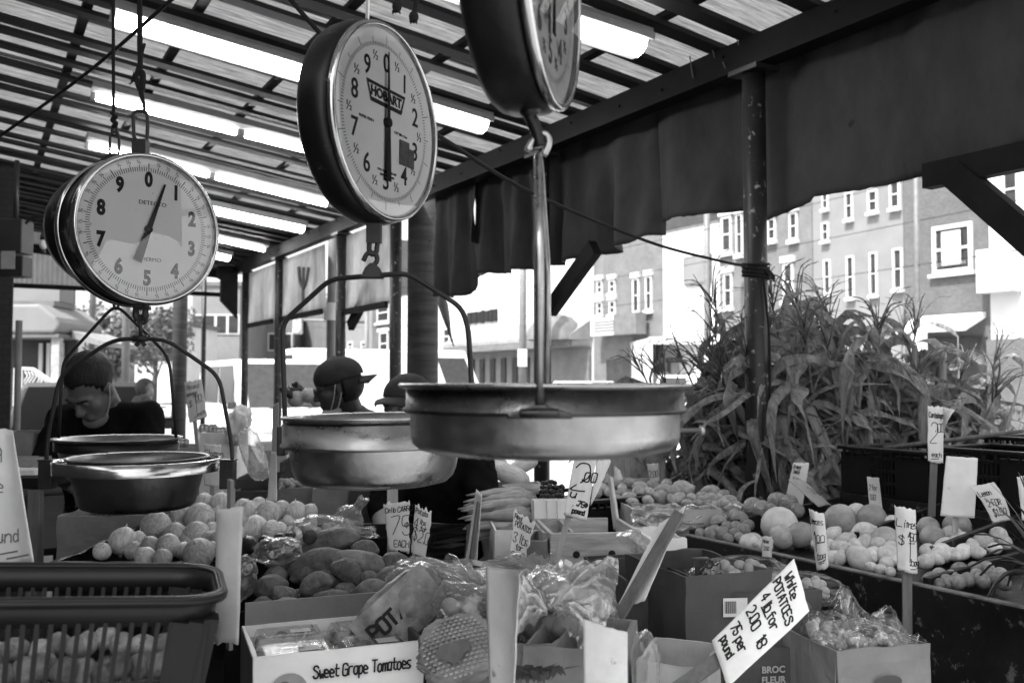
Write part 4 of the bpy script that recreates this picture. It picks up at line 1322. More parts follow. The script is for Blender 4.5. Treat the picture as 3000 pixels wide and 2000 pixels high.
write(mb, 'Sweet Grape Tomatoes', ft, .098, h - .043, .0122, .0195, .0030, nr, wob=.03, slant=.08)
part('lettering', mb, 'ink', t)
mb = MB()
mb.add([MT @ V((.058 + .032 * math.cos(k * .2618), -.0036, h - .062 + .032 * math.sin(k * .2618))) for k in range(24)], [tuple(range(24))])
part('round_print', mb, 'cardgrey', t)
mb = MB()
mb.add([MT @ V((.050 + .014 * math.cos(k * .2618), -.0041, h - .062 + .020 * math.sin(k * .2618))) for k in range(24)], [tuple(range(24))])
part('fruit_print', mb, 'inkgrey', t)
side = MB().box(.001, .21, h - .004, None, (-.0015, .11, h / 2)); part('side_sleeve', side, 'kraftdark', t, world=False)
rs = MB().box(.008, .20, .055, None, (.288, .11, h - .022)); part('inner_flap', rs, 'kraftdark', t, world=False)
bk = MB().box(.28, .006, .06, None, (.146, .222, h + .012)); part('back_flap', bk, 'kraft', t, world=False)
# clamshells
g0 = MB().box(.128, .092, .035, None, (0, 0, .0175))
for i in range(2):
    for j in range(2):
        M = MT @ MX.Translation((.012 + .066 + i * .138, .052 + j * .098, h - .024 + .006 * j)) @ MX.Rotation(R(rnd.uniform(-4, 4)), 4, 'Z') @ MX.Rotation(R(3 - 4 * j), 4, 'X')
        lab = ['near clear tomato pack beside the rolled card', 'far clear tomato pack beside the rolled card',
               'near clear tomato pack beside the potato bags', 'far clear tomato pack beside the potato bags'][i * 2 + j]
        c = thing('tomato_pack', lab, 'tomato pack', M, 'clear tomato packs in the white box')
        if i + j == 0:
            lid = MB()
            def bw2(x, y, z0, z1, tp):
                lid.add([(-x, -y, z0), (x, -y, z0), (x, y, z0), (-x, y, z0), (-x * tp, -y * tp, z1), (x * tp, -y * tp, z1), (x * tp, y * tp, z1), (-x * tp, y * tp, z1)], [(4, 5, 6, 7), (0, 1, 5, 4), (1, 2, 6, 5), (2, 3, 7, 6), (3, 0, 4, 7)])
            bw2(.062, .044, .0, .018, .88); bw2(.067, .049, -.001, .002, .99)
            lid.tube([(-.045, -.032, .0188), (.045, -.032, .0188), (.045, .032, .0188), (-.045, .032, .0188), (-.045, -.032, .0188)], .0022, 6)
            lidm = part('lid', lid, 'film', c, world=False, bevel=.003)
            tm = MB()
            r5 = random.Random(4)
            for k in range(46):
                tm.ball((r5.uniform(-.052, .052), r5.uniform(-.034, .034), r5.uniform(-.012, .006)), .0095, .0095, .012, rot=MX.Rotation(r5.uniform(0, 3), 3, 'X') @ MX.Rotation(r5.uniform(0, 3), 3, 'Y'), nu=10, nv=7)
            tmm = part('tomatoes', tm, 'tomato', c, world=False); tmm['kind'] = 'stuff'
            lb = MB().box(.036, .024, .0006, None, (.02, -.005, .0195)); lbm = part('sticker', lb, 'cardshade', c, world=False)
        else:
            for o in (lidm, tmm, lbm):
                d = o.copy(); COL.objects.link(d); d.parent = c

# ------------------------------------------------------------------ shopping basket at the lower left
zr = EYE - .262
fr = W(640, 1740, 1.14); fr.z = zr
BY = R(20)
MBk = MX.Translation(V((fr.x + .006, fr.y, zr))) @ MX.Rotation(BY, 4, 'Z') @ MX.Rotation(R(4), 4, 'Y')     # local x right, y away; near right corner at origin
bw0, bd0, bh = .46, .215, .235
t = thing('shopping_basket', 'dark slatted plastic basket full of small potatoes, lower left corner', 'basket', MBk @ MX.Translation((-bw0 / 2, bd0 / 2, -bh)))
MBT = TM[t.name]


def loop(ix, z, rad=.055, n=7):
    x0, x1, y0, y1 = -bw0 / 2 + ix, bw0 / 2 - ix, -bd0 / 2 + ix, bd0 / 2 - ix
    out = []
    for cx, cy, a0 in ((x1 - rad, y0 + rad, -90), (x1 - rad, y1 - rad, 0), (x0 + rad, y1 - rad, 90), (x0 + rad, y0 + rad, 180)):
        for k in range(n + 1):
            a = R(a0 + 90 * k / n)
            out.append(V((cx + rad * math.cos(a), cy + rad * math.sin(a), z)))
    return out


def band(mb, l0, l1):
    n = len(l0)
    mb.add(l0 + l1, [(i, (i + 1) % n, n + (i + 1) % n, n + i) for i in range(n)], None, True)


mb = MB()
L = [loop(-.002, bh - .010), loop(-.006, bh - .009), loop(-.007, bh - .003), loop(-.004, bh), loop(.001, bh), loop(.004, bh - .004)]
for q0, q1 in zip(L, L[1:]): band(mb, q0, q1)
part('rim', mb, 'basketplastic', t, world=False, solid=.003)
mb = MB()
band(mb, loop(.004, bh - .004), loop(.007, bh - .035)); band(mb, loop(.030, .0), loop(.026, .03))
mb.add(loop(.030, .002), [tuple(range(len(loop(0, 0))))])
part('shell', mb, 'basketplastic', t, world=False, solid=.004)
mb = MB()
sp = .0145
nb = int((bw0 - .11) / sp)
for k in range(nb + 1):
    x = -bw0 / 2 + .055 + k * sp
    for sy in (-1, 1):
        mb.span((x, sy * (bd0 / 2 - .007), bh - .03), (x * .93, sy * (bd0 / 2 - .027), .025), .0052, .006, up=(0, 1, 0))
for k in range(9):
    y = -bd0 / 2 + .05 + k * sp
    for sx in (-1, 1):
        mb.span((sx * (bw0 / 2 - .007), y, bh - .03), (sx * (bw0 / 2 - .027), y * .85, .025), .006, .005, up=(0, 1, 0))
for sy in (-1, 1):
    for q, xx in ((.06, 1), (.13, 1)):
        yy = sy * (bd0 / 2 - .027 + .02 * q / bh)
        mb.span((-bw0 / 2 + .04, yy, q), (bw0 / 2 - .04, yy, q), .004, .004)
for sx in (-1, 1):
    for sy in (-1, 1):
        for dx, dy in ((0, .0), (.018, 0), (.036, 0), (0, .016), (0, .030)):
            mb.span((sx * (bw0 / 2 - .010 - dx - (.012 if dy == 0 and dx == 0 else 0)), sy * (bd0 / 2 - .010 - dy - (.012 if dx == 0 and dy == 0 else 0)), bh - .03), (sx * (bw0 / 2 - .034 - dx), sy * (bd0 / 2 - .034 - dy), .02), .018, .016, up=(0, 1, 0))
part('slats', mb, 'basketplastic', t, world=False)
c0 = MBT @ V((-bw0 / 2 - .02, -bd0 / 2, 0))
BASKET = (MBT, bw0, bd0, bh)
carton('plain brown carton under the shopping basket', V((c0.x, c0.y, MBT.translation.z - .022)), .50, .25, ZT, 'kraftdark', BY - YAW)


# ------------------------------------------------------------------ produce
def blob(rx, ry, rz, seed, amp=.06, fr=2.0, nu=18, nv=12, fn=None):
    def f(p):
        k = 1 + amp * NZ.noise(V((p.x * fr + seed, p.y * fr, p.z * fr))) + amp * .4 * NZ.noise(V((p.x * fr * 2.7, p.y * fr * 2.7 + seed, p.z * fr * 2.7)))
        return k * (fn(p) if fn else 1)
    return MB().ball((0, 0, 0), rx, ry, rz, nu=nu, nv=nv, fn=f)


ITEM = {}


def item(kind, name, label, cat, group, M):
    me = ITEM[kind]
    o = bpy.data.objects.new(name, me)
    COL.objects.link(o)
    o.matrix_basis = M
    return tag(o, label, cat, group)


def rrot(r=None, flat=False):
    r = r or rnd
    if flat: return MX.Rotation(r.uniform(0, 6.28), 4, 'Z') @ MX.Rotation(r.uniform(-.35, .35), 4, 'X') @ MX.Rotation(r.uniform(-.3, .3), 4, 'Y')
    return MX.Rotation(r.uniform(0, 6.28), 4, 'Z') @ MX.Rotation(r.uniform(0, 3.14), 4, 'X') @ MX.Rotation(r.uniform(0, 6.28), 4, 'Y')


for k in range(3):
    mb = blob(1, 1, .93, k * 7.1, .05, 1.6, 22, 16, lambda p: 1 + .09 * max(0, p.z - .80) / .20 - .04 * max(0, -p.z - .85))
    mb.tube([(0, 0, .93), (.04, .02, 1.06), (.10 - .08 * k, .05, 1.18 + .06 * k)], [.12, .06, .03], 8)
    for q in range(7):
        mb.tube([(0, 0, -.88), (.13 * math.cos(q), .13 * math.sin(q), -1.06)], [.03, .008], 5)
    ITEM['onion%d' % k] = mesh(mb, 'onion', 'onion')
for k in range(5):
    bend = (k - 2) * .09
    mb = blob(1, .41 + .05 * (k % 3), .41 + .04 * ((k + 1) % 2), 3.3 * k, .13, 1.5, 28, 18, lambda p: 1.0)
    mb.v = [V((p.x, p.y * (1 - .35 * max(0, abs(p.x) - .35)) , p.z * (1 - .3 * max(0, p.x - .3)) + bend * (1 - p.x * p.x))) for p in mb.v]
    mb.tube([(.97, 0, 0), (1.12, .02, .03)], [.07, .02], 6)
    ITEM['sweet%d' % k] = mesh(mb, 'sweet_potato', 'sweetpotato')
for k in range(3):
    mb = blob(1, .86, .80, 5.7 * k, .12, 1.5, 16, 11)
    ITEM['potato%d' % k] = mesh(mb, 'potato', 'potato')
    ITEM['spud%d' % k] = mesh(blob(1, .86, .80, 3.1 * k, .14, 1.5, 16, 11), 'potato', 'spud')
    mb = blob(1, .88, .88, 2.7 * k, .04, 1.5, 18, 12, lambda p: 1 + .22 * max(0, abs(p.x) - .86) / .14)
    ITEM['lemon%d' % k] = mesh(mb, 'lemon', 'citruspale')
    mb = blob(1, .72, .70, 1.9 * k, .08, 1.2, 18, 12)
    mb.v = [V((p.x, p.y * (1 - .28 * max(0, p.x)), p.z * (1 - .28 * max(0, p.x)))) for p in mb.v]
    mb.tube([(.98, 0, 0), (1.15, .03, .02)], [.03, .025], 5)
    ITEM['pear%d' % k] = mesh(mb, 'pear', 'pear')
    mb = blob(1, 1, .9, 4.1 * k, .04, 1.3, 20, 14, lambda p: 1 - .16 * max(0, abs(p.z) - .75) / .25)
    mb.tube([(0, 0, .7), (.03, 0, .98)], [.04, .05], 6)
    ITEM['apple%d' % k] = mesh(mb, 'apple', 'apple')


def rnd_sphere(name, mat, seed, dim=True):
    mb = blob(1, 1, .96, seed, .025, 1.5, 24, 16, (lambda p: 1 - .05 * max(0, p.z - .93) / .07) if dim else None)
    if dim: mb.ball((0, 0, .915), .10, .10, .05, nu=8, nv=5)
    return mesh(mb, name, mat)


ITEM['orange'] = rnd_sphere('orange', 'citrusdark', 1)
ITEM['grapefruit'] = rnd_sphere('grapefruit', 'grapefruit', 2)
ITEM['melon'] = rnd_sphere('honeydew_melon', 'melon', 3)
ITEM['lime'] = mesh(blob(1, .9, .9, 6, .03, 1.4, 18, 12, lambda p: 1 + .12 * max(0, abs(p.x) - .88) / .12), 'lime', 'lime')
ITEM['beet'] = mesh(blob(1, .8, .75, 8, .15, 1.5, 18, 12), 'beet', 'beet')


def put(kind, name, label, cat, group, px, py, rpx, D, rot=None, sc_=(1, 1, 1)):
    r = rpx * D / F
    c = W(px, py, D)
    return item(kind, name, label, cat, group, MX.Translation(c) @ (rot if rot is not None else rrot()) @ MX.Diagonal((r * sc_[0], r * sc_[1], r * sc_[2], 1)))


MBT, bw0, bd0, bh = BASKET
rb = random.Random(8)
for i in range(170):
    lay = i // 34
    x = -bw0 / 2 + .055 + (i % 17) * .0212 + rb.uniform(-.007, .007); y = (-.055 + .10 * ((i // 17) % 2)) + rb.uniform(-.014, .014)
    item('spud%d' % (i % 3), 'potato', 'small pale potato piled inside the slatted basket', 'potato', 'small potatoes in the basket', MBT @ MX.Translation((x, y, .030 + .028 * lay + rb.uniform(-.008, .008))) @ rrot(rb) @ MX.Diagonal((.0185, .0185, .0185, 1)))
# onions
ON = [(670, 705, 72), (810, 640, 92), (905, 625, 62), (1025, 545, 92), (1150, 590, 78), (985, 665, 75), (1105, 668, 75), (1290, 590, 92), (1310, 485, 88), (950, 740, 68), (1065, 748, 72), (1305, 718, 96), (1392, 690, 55), (1340, 392, 85), (1450, 395, 76), (1600, 420, 70), (1640, 445, 66), (1760, 458, 88), (1850, 430, 70), (1945, 445, 66), (1675, 555, 95), (1785, 570, 62), (1835, 560, 50), (1540, 590, 80), (1190, 470, 66), (2035, 440, 52), (1395, 560, 60), (1440, 625, 62), (1500, 480, 70), (1560, 500, 70), (1200, 700, 60), (1420, 470, 66), (880, 700, 60), (1700, 400, 56), (1900, 500, 55), (1240, 640, 70), (1470, 700, 66), (1380, 640, 66), (1500, 540, 72)]
for i, (x, y, r) in enumerate(ON):
    px, py = x / 2.24, 1300 + y / 2.24
    D = 2.78 - (py - 1470) * .0027 + (.05 if i > 27 else 0)
    put('onion%d' % (i % 3), 'onion', 'pale yellow onion in the heap behind the sweet potatoes', 'onion', 'yellow onions in the heap', px, py, r / 2.24 * (.82 + .34 * ((i * .618) % 1)), D, MX.Rotation(rnd.uniform(0, 6), 4, 'Z') @ MX.Rotation(rnd.uniform(-.8, .8) + (1.1 if i % 3 == 0 else 0), 4, 'X') @ MX.Rotation(rnd.uniform(-.5, .5), 4, 'Y'))
for i in range(26):        # lower layer of the same heap
    u, v = rnd.random(), rnd.random()
    px = 420 + 480 * u; py = 1500 + 110 * v - 20 * u
    put('onion%d' % (i % 3), 'onion', 'pale yellow onion in the heap behind the sweet potatoes', 'onion', 'yellow onions in the heap', px, py + 26, 32, 2.84 - (py - 1470) * .0026)
# sweet potatoes: centre, half length, half width in the enlarged picture, tilt
SW = [(600, 655, 225, 80, 12, 2.38), (520, 800, 225, 95, 14, 2.22), (810, 790, 200, 85, -12, 2.2), (290, 780, 115, 70, 10, 2.28), (700, 850, 115, 78, -25, 2.12), (500, 935, 130, 90, 22, 2.1), (885, 985, 145, 88, 8, 2.03), (1000, 880, 115, 68, 12, 2.12), (600, 1010, 140, 70, 10, 2.05), (210, 940, 118, 78, 14, 2.1), (300, 975, 90, 66, -14, 2.07),
      (655, 1060, 105, 62, 15, 2.0), (160, 1068, 80, 58, 0, 2.03), (320, 1072, 130, 66, 0, 1.99), (1020, 775, 95, 68, 10, 2.22), (690, 950, 75, 55, 0, 2.1), (850, 890, 80, 50, 0, 2.12), (470, 1095, 60, 36, 0, 2.0), (770, 1085, 90, 44, 0, 2.02), (830, 690, 90, 60, -10, 2.34), (420, 860, 90, 60, 20, 2.2), (900, 830, 90, 60, 0, 2.22), (1080, 860, 80, 60, 0, 2.2), (400, 1000, 80, 60, 0, 2.12), (760, 1020, 90, 60, 10, 2.1), (560, 900, 100, 70, -10, 2.2), (950, 1060, 90, 50, 0, 2.04), (240, 870, 80, 60, 0, 2.22)]
for i, (x, y, rx, ry, tl, D) in enumerate(SW):
    px, py = 700 + x / 2.24, 1300 + y / 2.24
    r = rx / 2.24 * D / F
    k = ry / rx / .42
    yaw = rnd.uniform(-.25, .25)
    M = MX.Translation(W(px, py, D)) @ MX.Rotation(yaw, 4, 'Z') @ MX.Rotation(R(-tl), 4, 'Y') @ MX.Rotation(rnd.uniform(0, 6.28), 4, 'X') @ MX.Rotation(math.pi * (i % 2), 4, 'Z') @ MX.Diagonal((r, r * k, r * k, 1))
    item('sweet%d' % (i % 5), 'sweet_potato', 'rough brown sweet potato in the heap in front of the onions', 'sweet potato', 'sweet potatoes in the heap', M)
for i, (x, y, r) in enumerate(((1640, 662, 76), (1615, 738, 78), (1745, 640, 55), (1840, 622, 55), (1900, 605, 40), (1560, 690, 60), (1630, 810, 42))):
    put('beet', 'beet', 'smooth dark beet between the onions and the sweet potatoes', 'beet', 'dark beets', x / 2.24, 1300 + y / 2.24, r / 2.24, 2.32, rrot(flat=True), (1.25, 1, .9))
# trays and cartons that carry them
p = W(150, 1648, 2.36)
carton('long black tray under the onion heap', V((p.x, p.y, p.z)), 1.05, .62, ZT, 'blackplastic', R(-28), .012, 'produce_tray', 'tray')
p = W(660, 1792, 2.02)
carton('black tray holding the sweet potatoes', V((p.x, p.y, W(700, 1790, 2.02).z)), .42, .42, ZT, 'blackplastic', R(-28), .012, 'produce_tray', 'tray')
t = carton('brown carton behind the onions with a printed ring', W(168, 1512, 2.95), .42, .3, .68, 'kraft', R(-26))
mb = MB()
mb.lathe([(.056, .001), (.044, .001)], 32, TM[t.name] @ MX.Translation((.235, -.0005, .225)) @ FL)
part('printed_ring', mb, 'ink', t)
# left bench with crates
o = W(-60, 1415, 3.05); e = W(128, 1408, 3.05)
t = thing('side_bench', 'dark wooden bench at the left edge with a pale corner strip', 'bench', V((o.x, o.y, 0)))
Wd = (e - o).length
part('benchtop', MB().box(Wd, .55, .035, MX.Translation(V(((o.x + e.x) / 2, o.y + .27, o.z)))), 'wooddark', t, bevel=.003)
part('front_panel', MB().box(Wd - .03, .02, o.z - .05, MX.Translation(V(((o.x + e.x) / 2, o.y + .03, (o.z - .05) / 2)))), 'blackmetal', t)
part('corner_post', MB().box(.035, .035, o.z - .02, MX.Translation(V((e.x - .03, o.y + .01, (o.z - .02) / 2)))), 'stickdark', t)
carton('pale carton on the dark bench at the left edge', W(-5, 1345, 3.3), .12, .16, o.z + .018, 'kraftpale', R(-25))
carton('small white tray with dark wrapped goods on the dark bench', W(15, 1378, 3.1), .09, .1, o.z + .018, 'boxwhite', R(-25), name='food_tray', cat='tray')
carton('grey carton stacked behind the small tray on the bench', W(-10, 1268, 3.5), .13, .16, o.z + .05, 'kraft', R(-25))
carton('half hidden white carton beside the leaning man', W(82, 1352, 3.4), .05, .12, o.z + .0, 'boxwhite', R(-25))
# cartons at the back
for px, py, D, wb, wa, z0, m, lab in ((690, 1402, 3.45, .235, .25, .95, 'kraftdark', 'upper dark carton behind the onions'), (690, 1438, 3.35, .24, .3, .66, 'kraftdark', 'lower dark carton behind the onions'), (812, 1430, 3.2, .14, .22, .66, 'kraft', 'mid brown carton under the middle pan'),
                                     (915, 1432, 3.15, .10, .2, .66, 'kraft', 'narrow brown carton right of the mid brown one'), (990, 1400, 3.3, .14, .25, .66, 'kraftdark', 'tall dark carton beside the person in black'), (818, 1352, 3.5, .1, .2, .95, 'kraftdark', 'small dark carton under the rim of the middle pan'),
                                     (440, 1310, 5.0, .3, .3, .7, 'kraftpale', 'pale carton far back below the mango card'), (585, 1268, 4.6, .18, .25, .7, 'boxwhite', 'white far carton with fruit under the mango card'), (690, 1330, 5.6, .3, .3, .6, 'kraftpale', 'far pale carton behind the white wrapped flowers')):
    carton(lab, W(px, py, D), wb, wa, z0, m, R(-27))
for i in range(16):
    put('potato%d' % (i % 3), 'squash', 'pale small squash in the mid brown carton', 'squash', 'pale squash in the rear carton', 826 + 14 * (i % 7), 1424 - 6 * (i % 3), 13, 3.28 + .03 * (i % 4))
for i in range(22):
    put('orange', 'mango', 'small mango heaped in the far carton below the mango card', 'mango', 'mangos in the far carton', 445 + 12.5 * (i % 9), 1302 - 9 * (i // 9), 10, 5.1 + .06 * (i // 9))
for i in range(18):
    put('apple%d' % (i % 3), 'clementine', 'clementine heaped in the white far carton', 'clementine', 'clementines in the far carton', 592 + 12 * (i % 7), 1266 - 8 * (i // 7), 9, 4.7 + .05 * (i // 7))
# ------------------------------------------------------------------ painted fruit stand on the right
def onslope(px, py, z0=.90, k=.12):
    t = (px - 1500) / F; v = (1000 - py) / F
    d = V((t, CP - v * SP, SP + v * CP))
    bb = .866025 * d.x + .5 * d.y
    return (z0 - 2.0 * k - EYE) / (d.z - k * bb)


SA0, SA1 = .45, 2.34
t = thing('fruit_stand', 'dark chipped wooden stand of sloping bins along the street side', 'fruit stand', MAB(1.4, 2.35, 0))
part('front_board', MB().box(.022, SA1 - SA0, .86, MAB((SA0 + SA1) / 2, 2.0, .476)), 'binpaint', t, bevel=.003)
part('front_edge', MB().box(.024, SA1 - SA0, .004, MAB((SA0 + SA1) / 2, 2.0, .9085)), 'binedge', t)


def divider(a, b0, b1, z0, z1, lab='divider'):
    mb = MB()
    M = MAB(a, 0, 0)
    mb.add([(b0, -.008, .62), (b1, -.008, .62), (b1, -.008, z1), (b0, -.008, z0), (b0, .008, .62), (b1, .008, .62), (b1, .008, z1), (b0, .008, z0)], [(0, 1, 2, 3), (7, 6, 5, 4), (3, 2, 6, 7), (0, 3, 7, 4), (1, 5, 6, 2), (0, 4, 5, 1)], M)
    part(lab, mb, 'binpaint', t, bevel=.002)


divider(SA1 + .0, 2.012, 2.70, .925, .985, 'end_board')
divider(1.93, 2.30, 2.70, .95, 1.01)
divider(1.64, 2.25, 2.70, .955, 1.02)
divider(1.485, 2.012, 2.70, .925, .975)
divider(1.17, 2.012, 2.70, .925, .975)
divider(.85, 2.012, 2.70, .925, .975)
fl = MB()
fl.grid(10, 6, lambda u, v: AB(SA0 + (SA1 - SA0) * u, 2.012 + .69 * v, .862 + .12 * .69 * v), False)
part('sloping_floor', fl, 'binpaint', t, solid=.01)
part('back_board', MB().box(.02, SA1 - SA0, .40, MAB((SA0 + SA1) / 2, 2.715, .80)), 'binpaint', t)
part('back_shelf', MB().box(.40, 1.75, .025, MAB(1.62, 2.93, .925)), 'binpaint', t)
part('leg', MB().box(.05, .05, .90, MAB(2.4, 3.1, .455)), 'binpaint', t)
part('leg', MB().box(.05, .05, .90, MAB(.9, 3.1, .455)), 'binpaint', t)


def fr4(lst, kind, name, label, cat, group, z0=.905, off=(2000, 1100), sc_=1.742, jit=0.0):
    for x, y, r in lst:
        px, py = off[0] + x / sc_, off[1] + y / sc_
        D = onslope(px, py, z0)
        kk = kind if kind in ITEM else kind + str(rnd.randrange(3))
        put(kk, name, label, cat, group, px, py, r / sc_, D)


fr4([(495, 765, 97)], 'melon', 'honeydew_melon', 'big pale smooth honeydew melon at the corner of the dark stand', 'melon', None)
fr4([(505, 822, 66), (605, 815, 72), (1035, 842, 74), (1275, 822, 62)], 'grapefruit', 'grapefruit', 'smooth grapefruit lower in the bin, among the lemons', 'grapefruit', 'grapefruit among the lemons')
fr4([(805, 738, 84), (965, 735, 80), (1400, 772, 72), (1255, 775, 56), (1300, 600, 62)], 'grapefruit', 'grapefruit', 'large darker grapefruit in the rear row of the stand', 'grapefruit', 'grapefruit in the rear row')
fr4([(890, 705, 56), (1070, 750, 40)], 'melon', 'honeydew_melon', 'small pale melon peeping out behind the rear grapefruit', 'melon', 'small pale melons behind the grapefruit')
LM = [(690, 860, 40), (765, 815, 48), (830, 850, 56), (925, 800, 62), (930, 858, 48), (840, 905, 52), (900, 930, 70), (975, 912, 46), (1045, 915, 60), (1040, 958, 42), (1010, 988, 34), (760, 928, 42), (745, 870, 46), (965, 975, 30), (1060, 1000, 30), (1000, 860, 44), (880, 870, 44), (800, 880, 46), (1065, 880, 44), (720, 900, 40), (800, 930, 40),
      (340, 855, 56), (375, 850, 40), (425, 870, 40), (1080, 940, 34)]
fr4(LM, 'lemon', 'lemon', 'pale lemon in the front bin left of the limes card', 'lemon', 'lemons in the front bin')
LM2 = [(1370, 815, 56), (1410, 848, 52), (1350, 868, 52), (1320, 905, 60), (1255, 898, 50), (1240, 948, 46), (1430, 898, 46), (1530, 850, 54), (1480, 872, 40), (1610, 820, 54), (1645, 850, 40), (1500, 900, 40), (1380, 910, 40), (1590, 880, 36), (1290, 930, 40)]
fr4(LM2, 'lemon', 'lemon', 'pale lemon in the bin behind the limes', 'lemon', 'lemons behind the limes')
LI = [(1310, 1010, 36), (1270, 1038, 44), (1410, 990, 44), (1490, 985, 42), (1555, 985, 40), (1350, 1050, 42), (1400, 1052, 48), (1455, 1040, 42), (1530, 1045, 42), (1585, 1030, 40), (1310, 1062, 32), (1570, 1000, 36), (1620, 1010, 38), (1370, 1020, 36), (1500, 1015, 36), (1640, 1060, 40)]
fr4(LI, 'lime', 'lime', 'small dark lime in the bin right of the limes card', 'lime', 'limes in the bin')
KU = [(1260, 512, 78), (1290, 432, 54), (1380, 450, 62), (1430, 482, 78), (1270, 470, 54), (1330, 440, 54), (1200, 592, 66), (1290, 592, 66), (1390, 592, 54), (1460, 562, 60), (1110, 590, 50), (1330, 540, 56), (1400, 540, 56), (1230, 560, 46), (1340, 630, 44), (1430, 620, 44), (1500, 520, 50)]
fr4(KU, 'orange', 'tangerine', 'small tangerine in the corner of the dark stand beside the honeydew', 'tangerine', 'tangerines beside the honeydew', .905, (1650, 1350), 2.767)
fr4([(1555, 510, 80), (1480, 600, 50)], 'beet', 'plum', 'dark plum between the tangerines and the honeydew', 'plum', 'dark plums')
fr4([(1540, 375, 84), (1605, 392, 80), (1740, 335, 86), (1830, 352, 84), (1680, 400, 60), (1900, 400, 60)], 'apple', 'apple', 'apple heaped beside the foot of the chipped black post', 'apple', 'apples beside the chipped post', .925, (1650, 1350), 2.767)
fr4([(1545, 655, 84), (1640, 665, 64), (1590, 690, 50)], 'lemon', 'lemon', 'pale lemon tucked under the honeydew by the bin edge', 'lemon', 'lemons under the honeydew', .905, (1650, 1350), 2.767)

# black crates on the back shelf
CRK = []


def crate(label, a0, b0, z0, wa, wb, h, mat='blackplastic', lattice=(.36, .64), name='plastic_crate', extra=0.0):
    t = thing(name, label, 'crate', MAB(a0, b0, z0, extra))
    mb = MB()
    th = .008
    for (x, y, L, ax) in ((0, 0, wa, 'a'), (wb - th, 0, wa, 'a'), (th, 0, wb - 2 * th, 'b'), (th, wa - th, wb - 2 * th, 'b')):
        s0, s1 = L * lattice[0], L * lattice[1]
        for q0, q1 in ((0, s0), (s1, L)):
            if ax == 'a': mb.box(th, q1 - q0, h * .9, None, (x + th / 2, y + (q0 + q1) / 2, h * .45))
            else: mb.box(q1 - q0, th, h * .9, None, (x + (q0 + q1) / 2, y + th / 2, h * .45))
        n = 7
        for k in range(1, n):
            q = s0 + (s1 - s0) * k / n
            if ax == 'a': mb.box(th * .6, .006, h * .8, None, (x + th / 2, y + q, h * .42))
            else: mb.box(.006, th * .6, h * .8, None, (x + q, y + th / 2, h * .42))
        for k in range(5):
            z = h * (.08 + .19 * k)
            if ax == 'a': mb.box(th * .5, s1 - s0, .010, None, (x + th / 2, y + (s0 + s1) / 2, z))
            else: mb.box(s1 - s0, th * .5, .010, None, (x + (s0 + s1) / 2, y + th / 2, z))
        for k in range(9):       # ribs under the rim
            q = L * (k + .5) / 9
            if ax == 'a': mb.box(.012, .006, .03, None, (x + (-.004 if x < .05 else th + .004), y + q, h * .92))
            else: mb.box(.006, .012, .03, None, (x + q, y + (-.004 if y < .05 else th + .004), h * .92))
    part('walls', mb, mat, t, world=False)
    r = MB()
    r.box(.026, wa + .02, .014, None, (.004, wa / 2, h * .97)).box(.026, wa + .02, .014, None, (wb - .004, wa / 2, h * .97))
    r.box(wb - .034, .026, .014, None, (wb / 2, .004, h * .97)).box(wb - .034, .026, .014, None, (wb / 2, wa - .004, h * .97))
    part('rim', r, mat, t, world=False, bevel=.003)
    part('base', MB().box(wb - .02, wa - .02, .008, None, (wb / 2, wa / 2, .006)), mat, t, world=False)
    return t


crate('black plastic crate farthest left on the shelf, its rim catching light', 2.02, 2.76, .94, .36, .30, .225)
crate('black plastic crate with a lattice window behind the blank white card', 1.64, 2.76, .94, .36, .30, .245)
crate('black plastic crate at the right edge, behind the bent lemon card', 1.25, 2.745, .94, .37, .30, .255, lattice=(.15, .85))
crate('upper black crate resting behind the others at the foot of the corn stalks', 1.62, 3.09, .94, .42, .30, .27)
solo('wooden_pole', MB().tube([W(2590, 1312, 3.45), W(2780, 1290, 3.3), W(2998, 1262, 3.15)], [.009, .008, .006], 8), 'stickdark', 'thin dark stick lying across the tops of the black crates', 'stick', at=W(2780, 1290, 3.3))
crate('black milk crate lying under the white potatoes card', 1.15, 1.40, .46, .36, .36, .24, lattice=(.08, .92))
crate('black fruit crate holding pears behind the 2.00 card', 2.72, 1.86, .68, .36, .30, .305, lattice=(.42, .46))

# pears and boxes in the middle distance
PE = [(300, 152, 62), (310, 228, 74), (410, 188, 70), (480, 222, 56), (545, 182, 54), (620, 212, 70), (610, 252, 76), (530, 292, 60), (470, 272, 56), (690, 250, 56), (820, 232, 74), (790, 295, 84), (905, 252, 74), (935, 302, 66), (690, 322, 60), (840, 182, 58), (960, 222, 80), (1010, 228, 62), (1040, 302, 62), (1130, 282, 52), (1205, 312, 70), (1130, 315, 50), (1195, 242, 72), (1300, 272, 58), (1350, 322, 60), (1310, 345, 56), (1090, 342, 46), (1240, 352, 50), (720, 205, 60), (760, 250, 56), (880, 310, 56), (560, 330, 54), (440, 320, 54), (1000, 340, 50), (1180, 345, 50), (1260, 300, 54), (260, 260, 54), (380, 250, 58)]
for i, (x, y, r) in enumerate(PE):
    px, py = 1650 + x / 2.767, 1350 + y / 2.767
    D = 3.28 + (1480 - py) * .006
    put('pear%d' % (i % 3) if i % 4 else 'potato%d' % (i % 3), 'pear', 'mottled pear in the wide heap behind the plastic lined carton', 'pear', 'pears in the heap', px, py, r / 2.767, D, rrot(flat=True), (1.12, 1.05, 1.05))
carton('brown carton lined with clear plastic, under the pears', W(1858, 1494, 3.12), .30, .34, .68, 'kraftpale', R(-24), wall=.008)
mb = MB().grid(40, 26, lambda u, v: W(1848 + 330 * u, 1478 + 70 * v + 26 * NZ.noise(V((u * 7, v * 5, 1))), 3.13 - .10 * v + .14 * u + .05 * NZ.noise(V((u * 9, v * 9, 4)))))
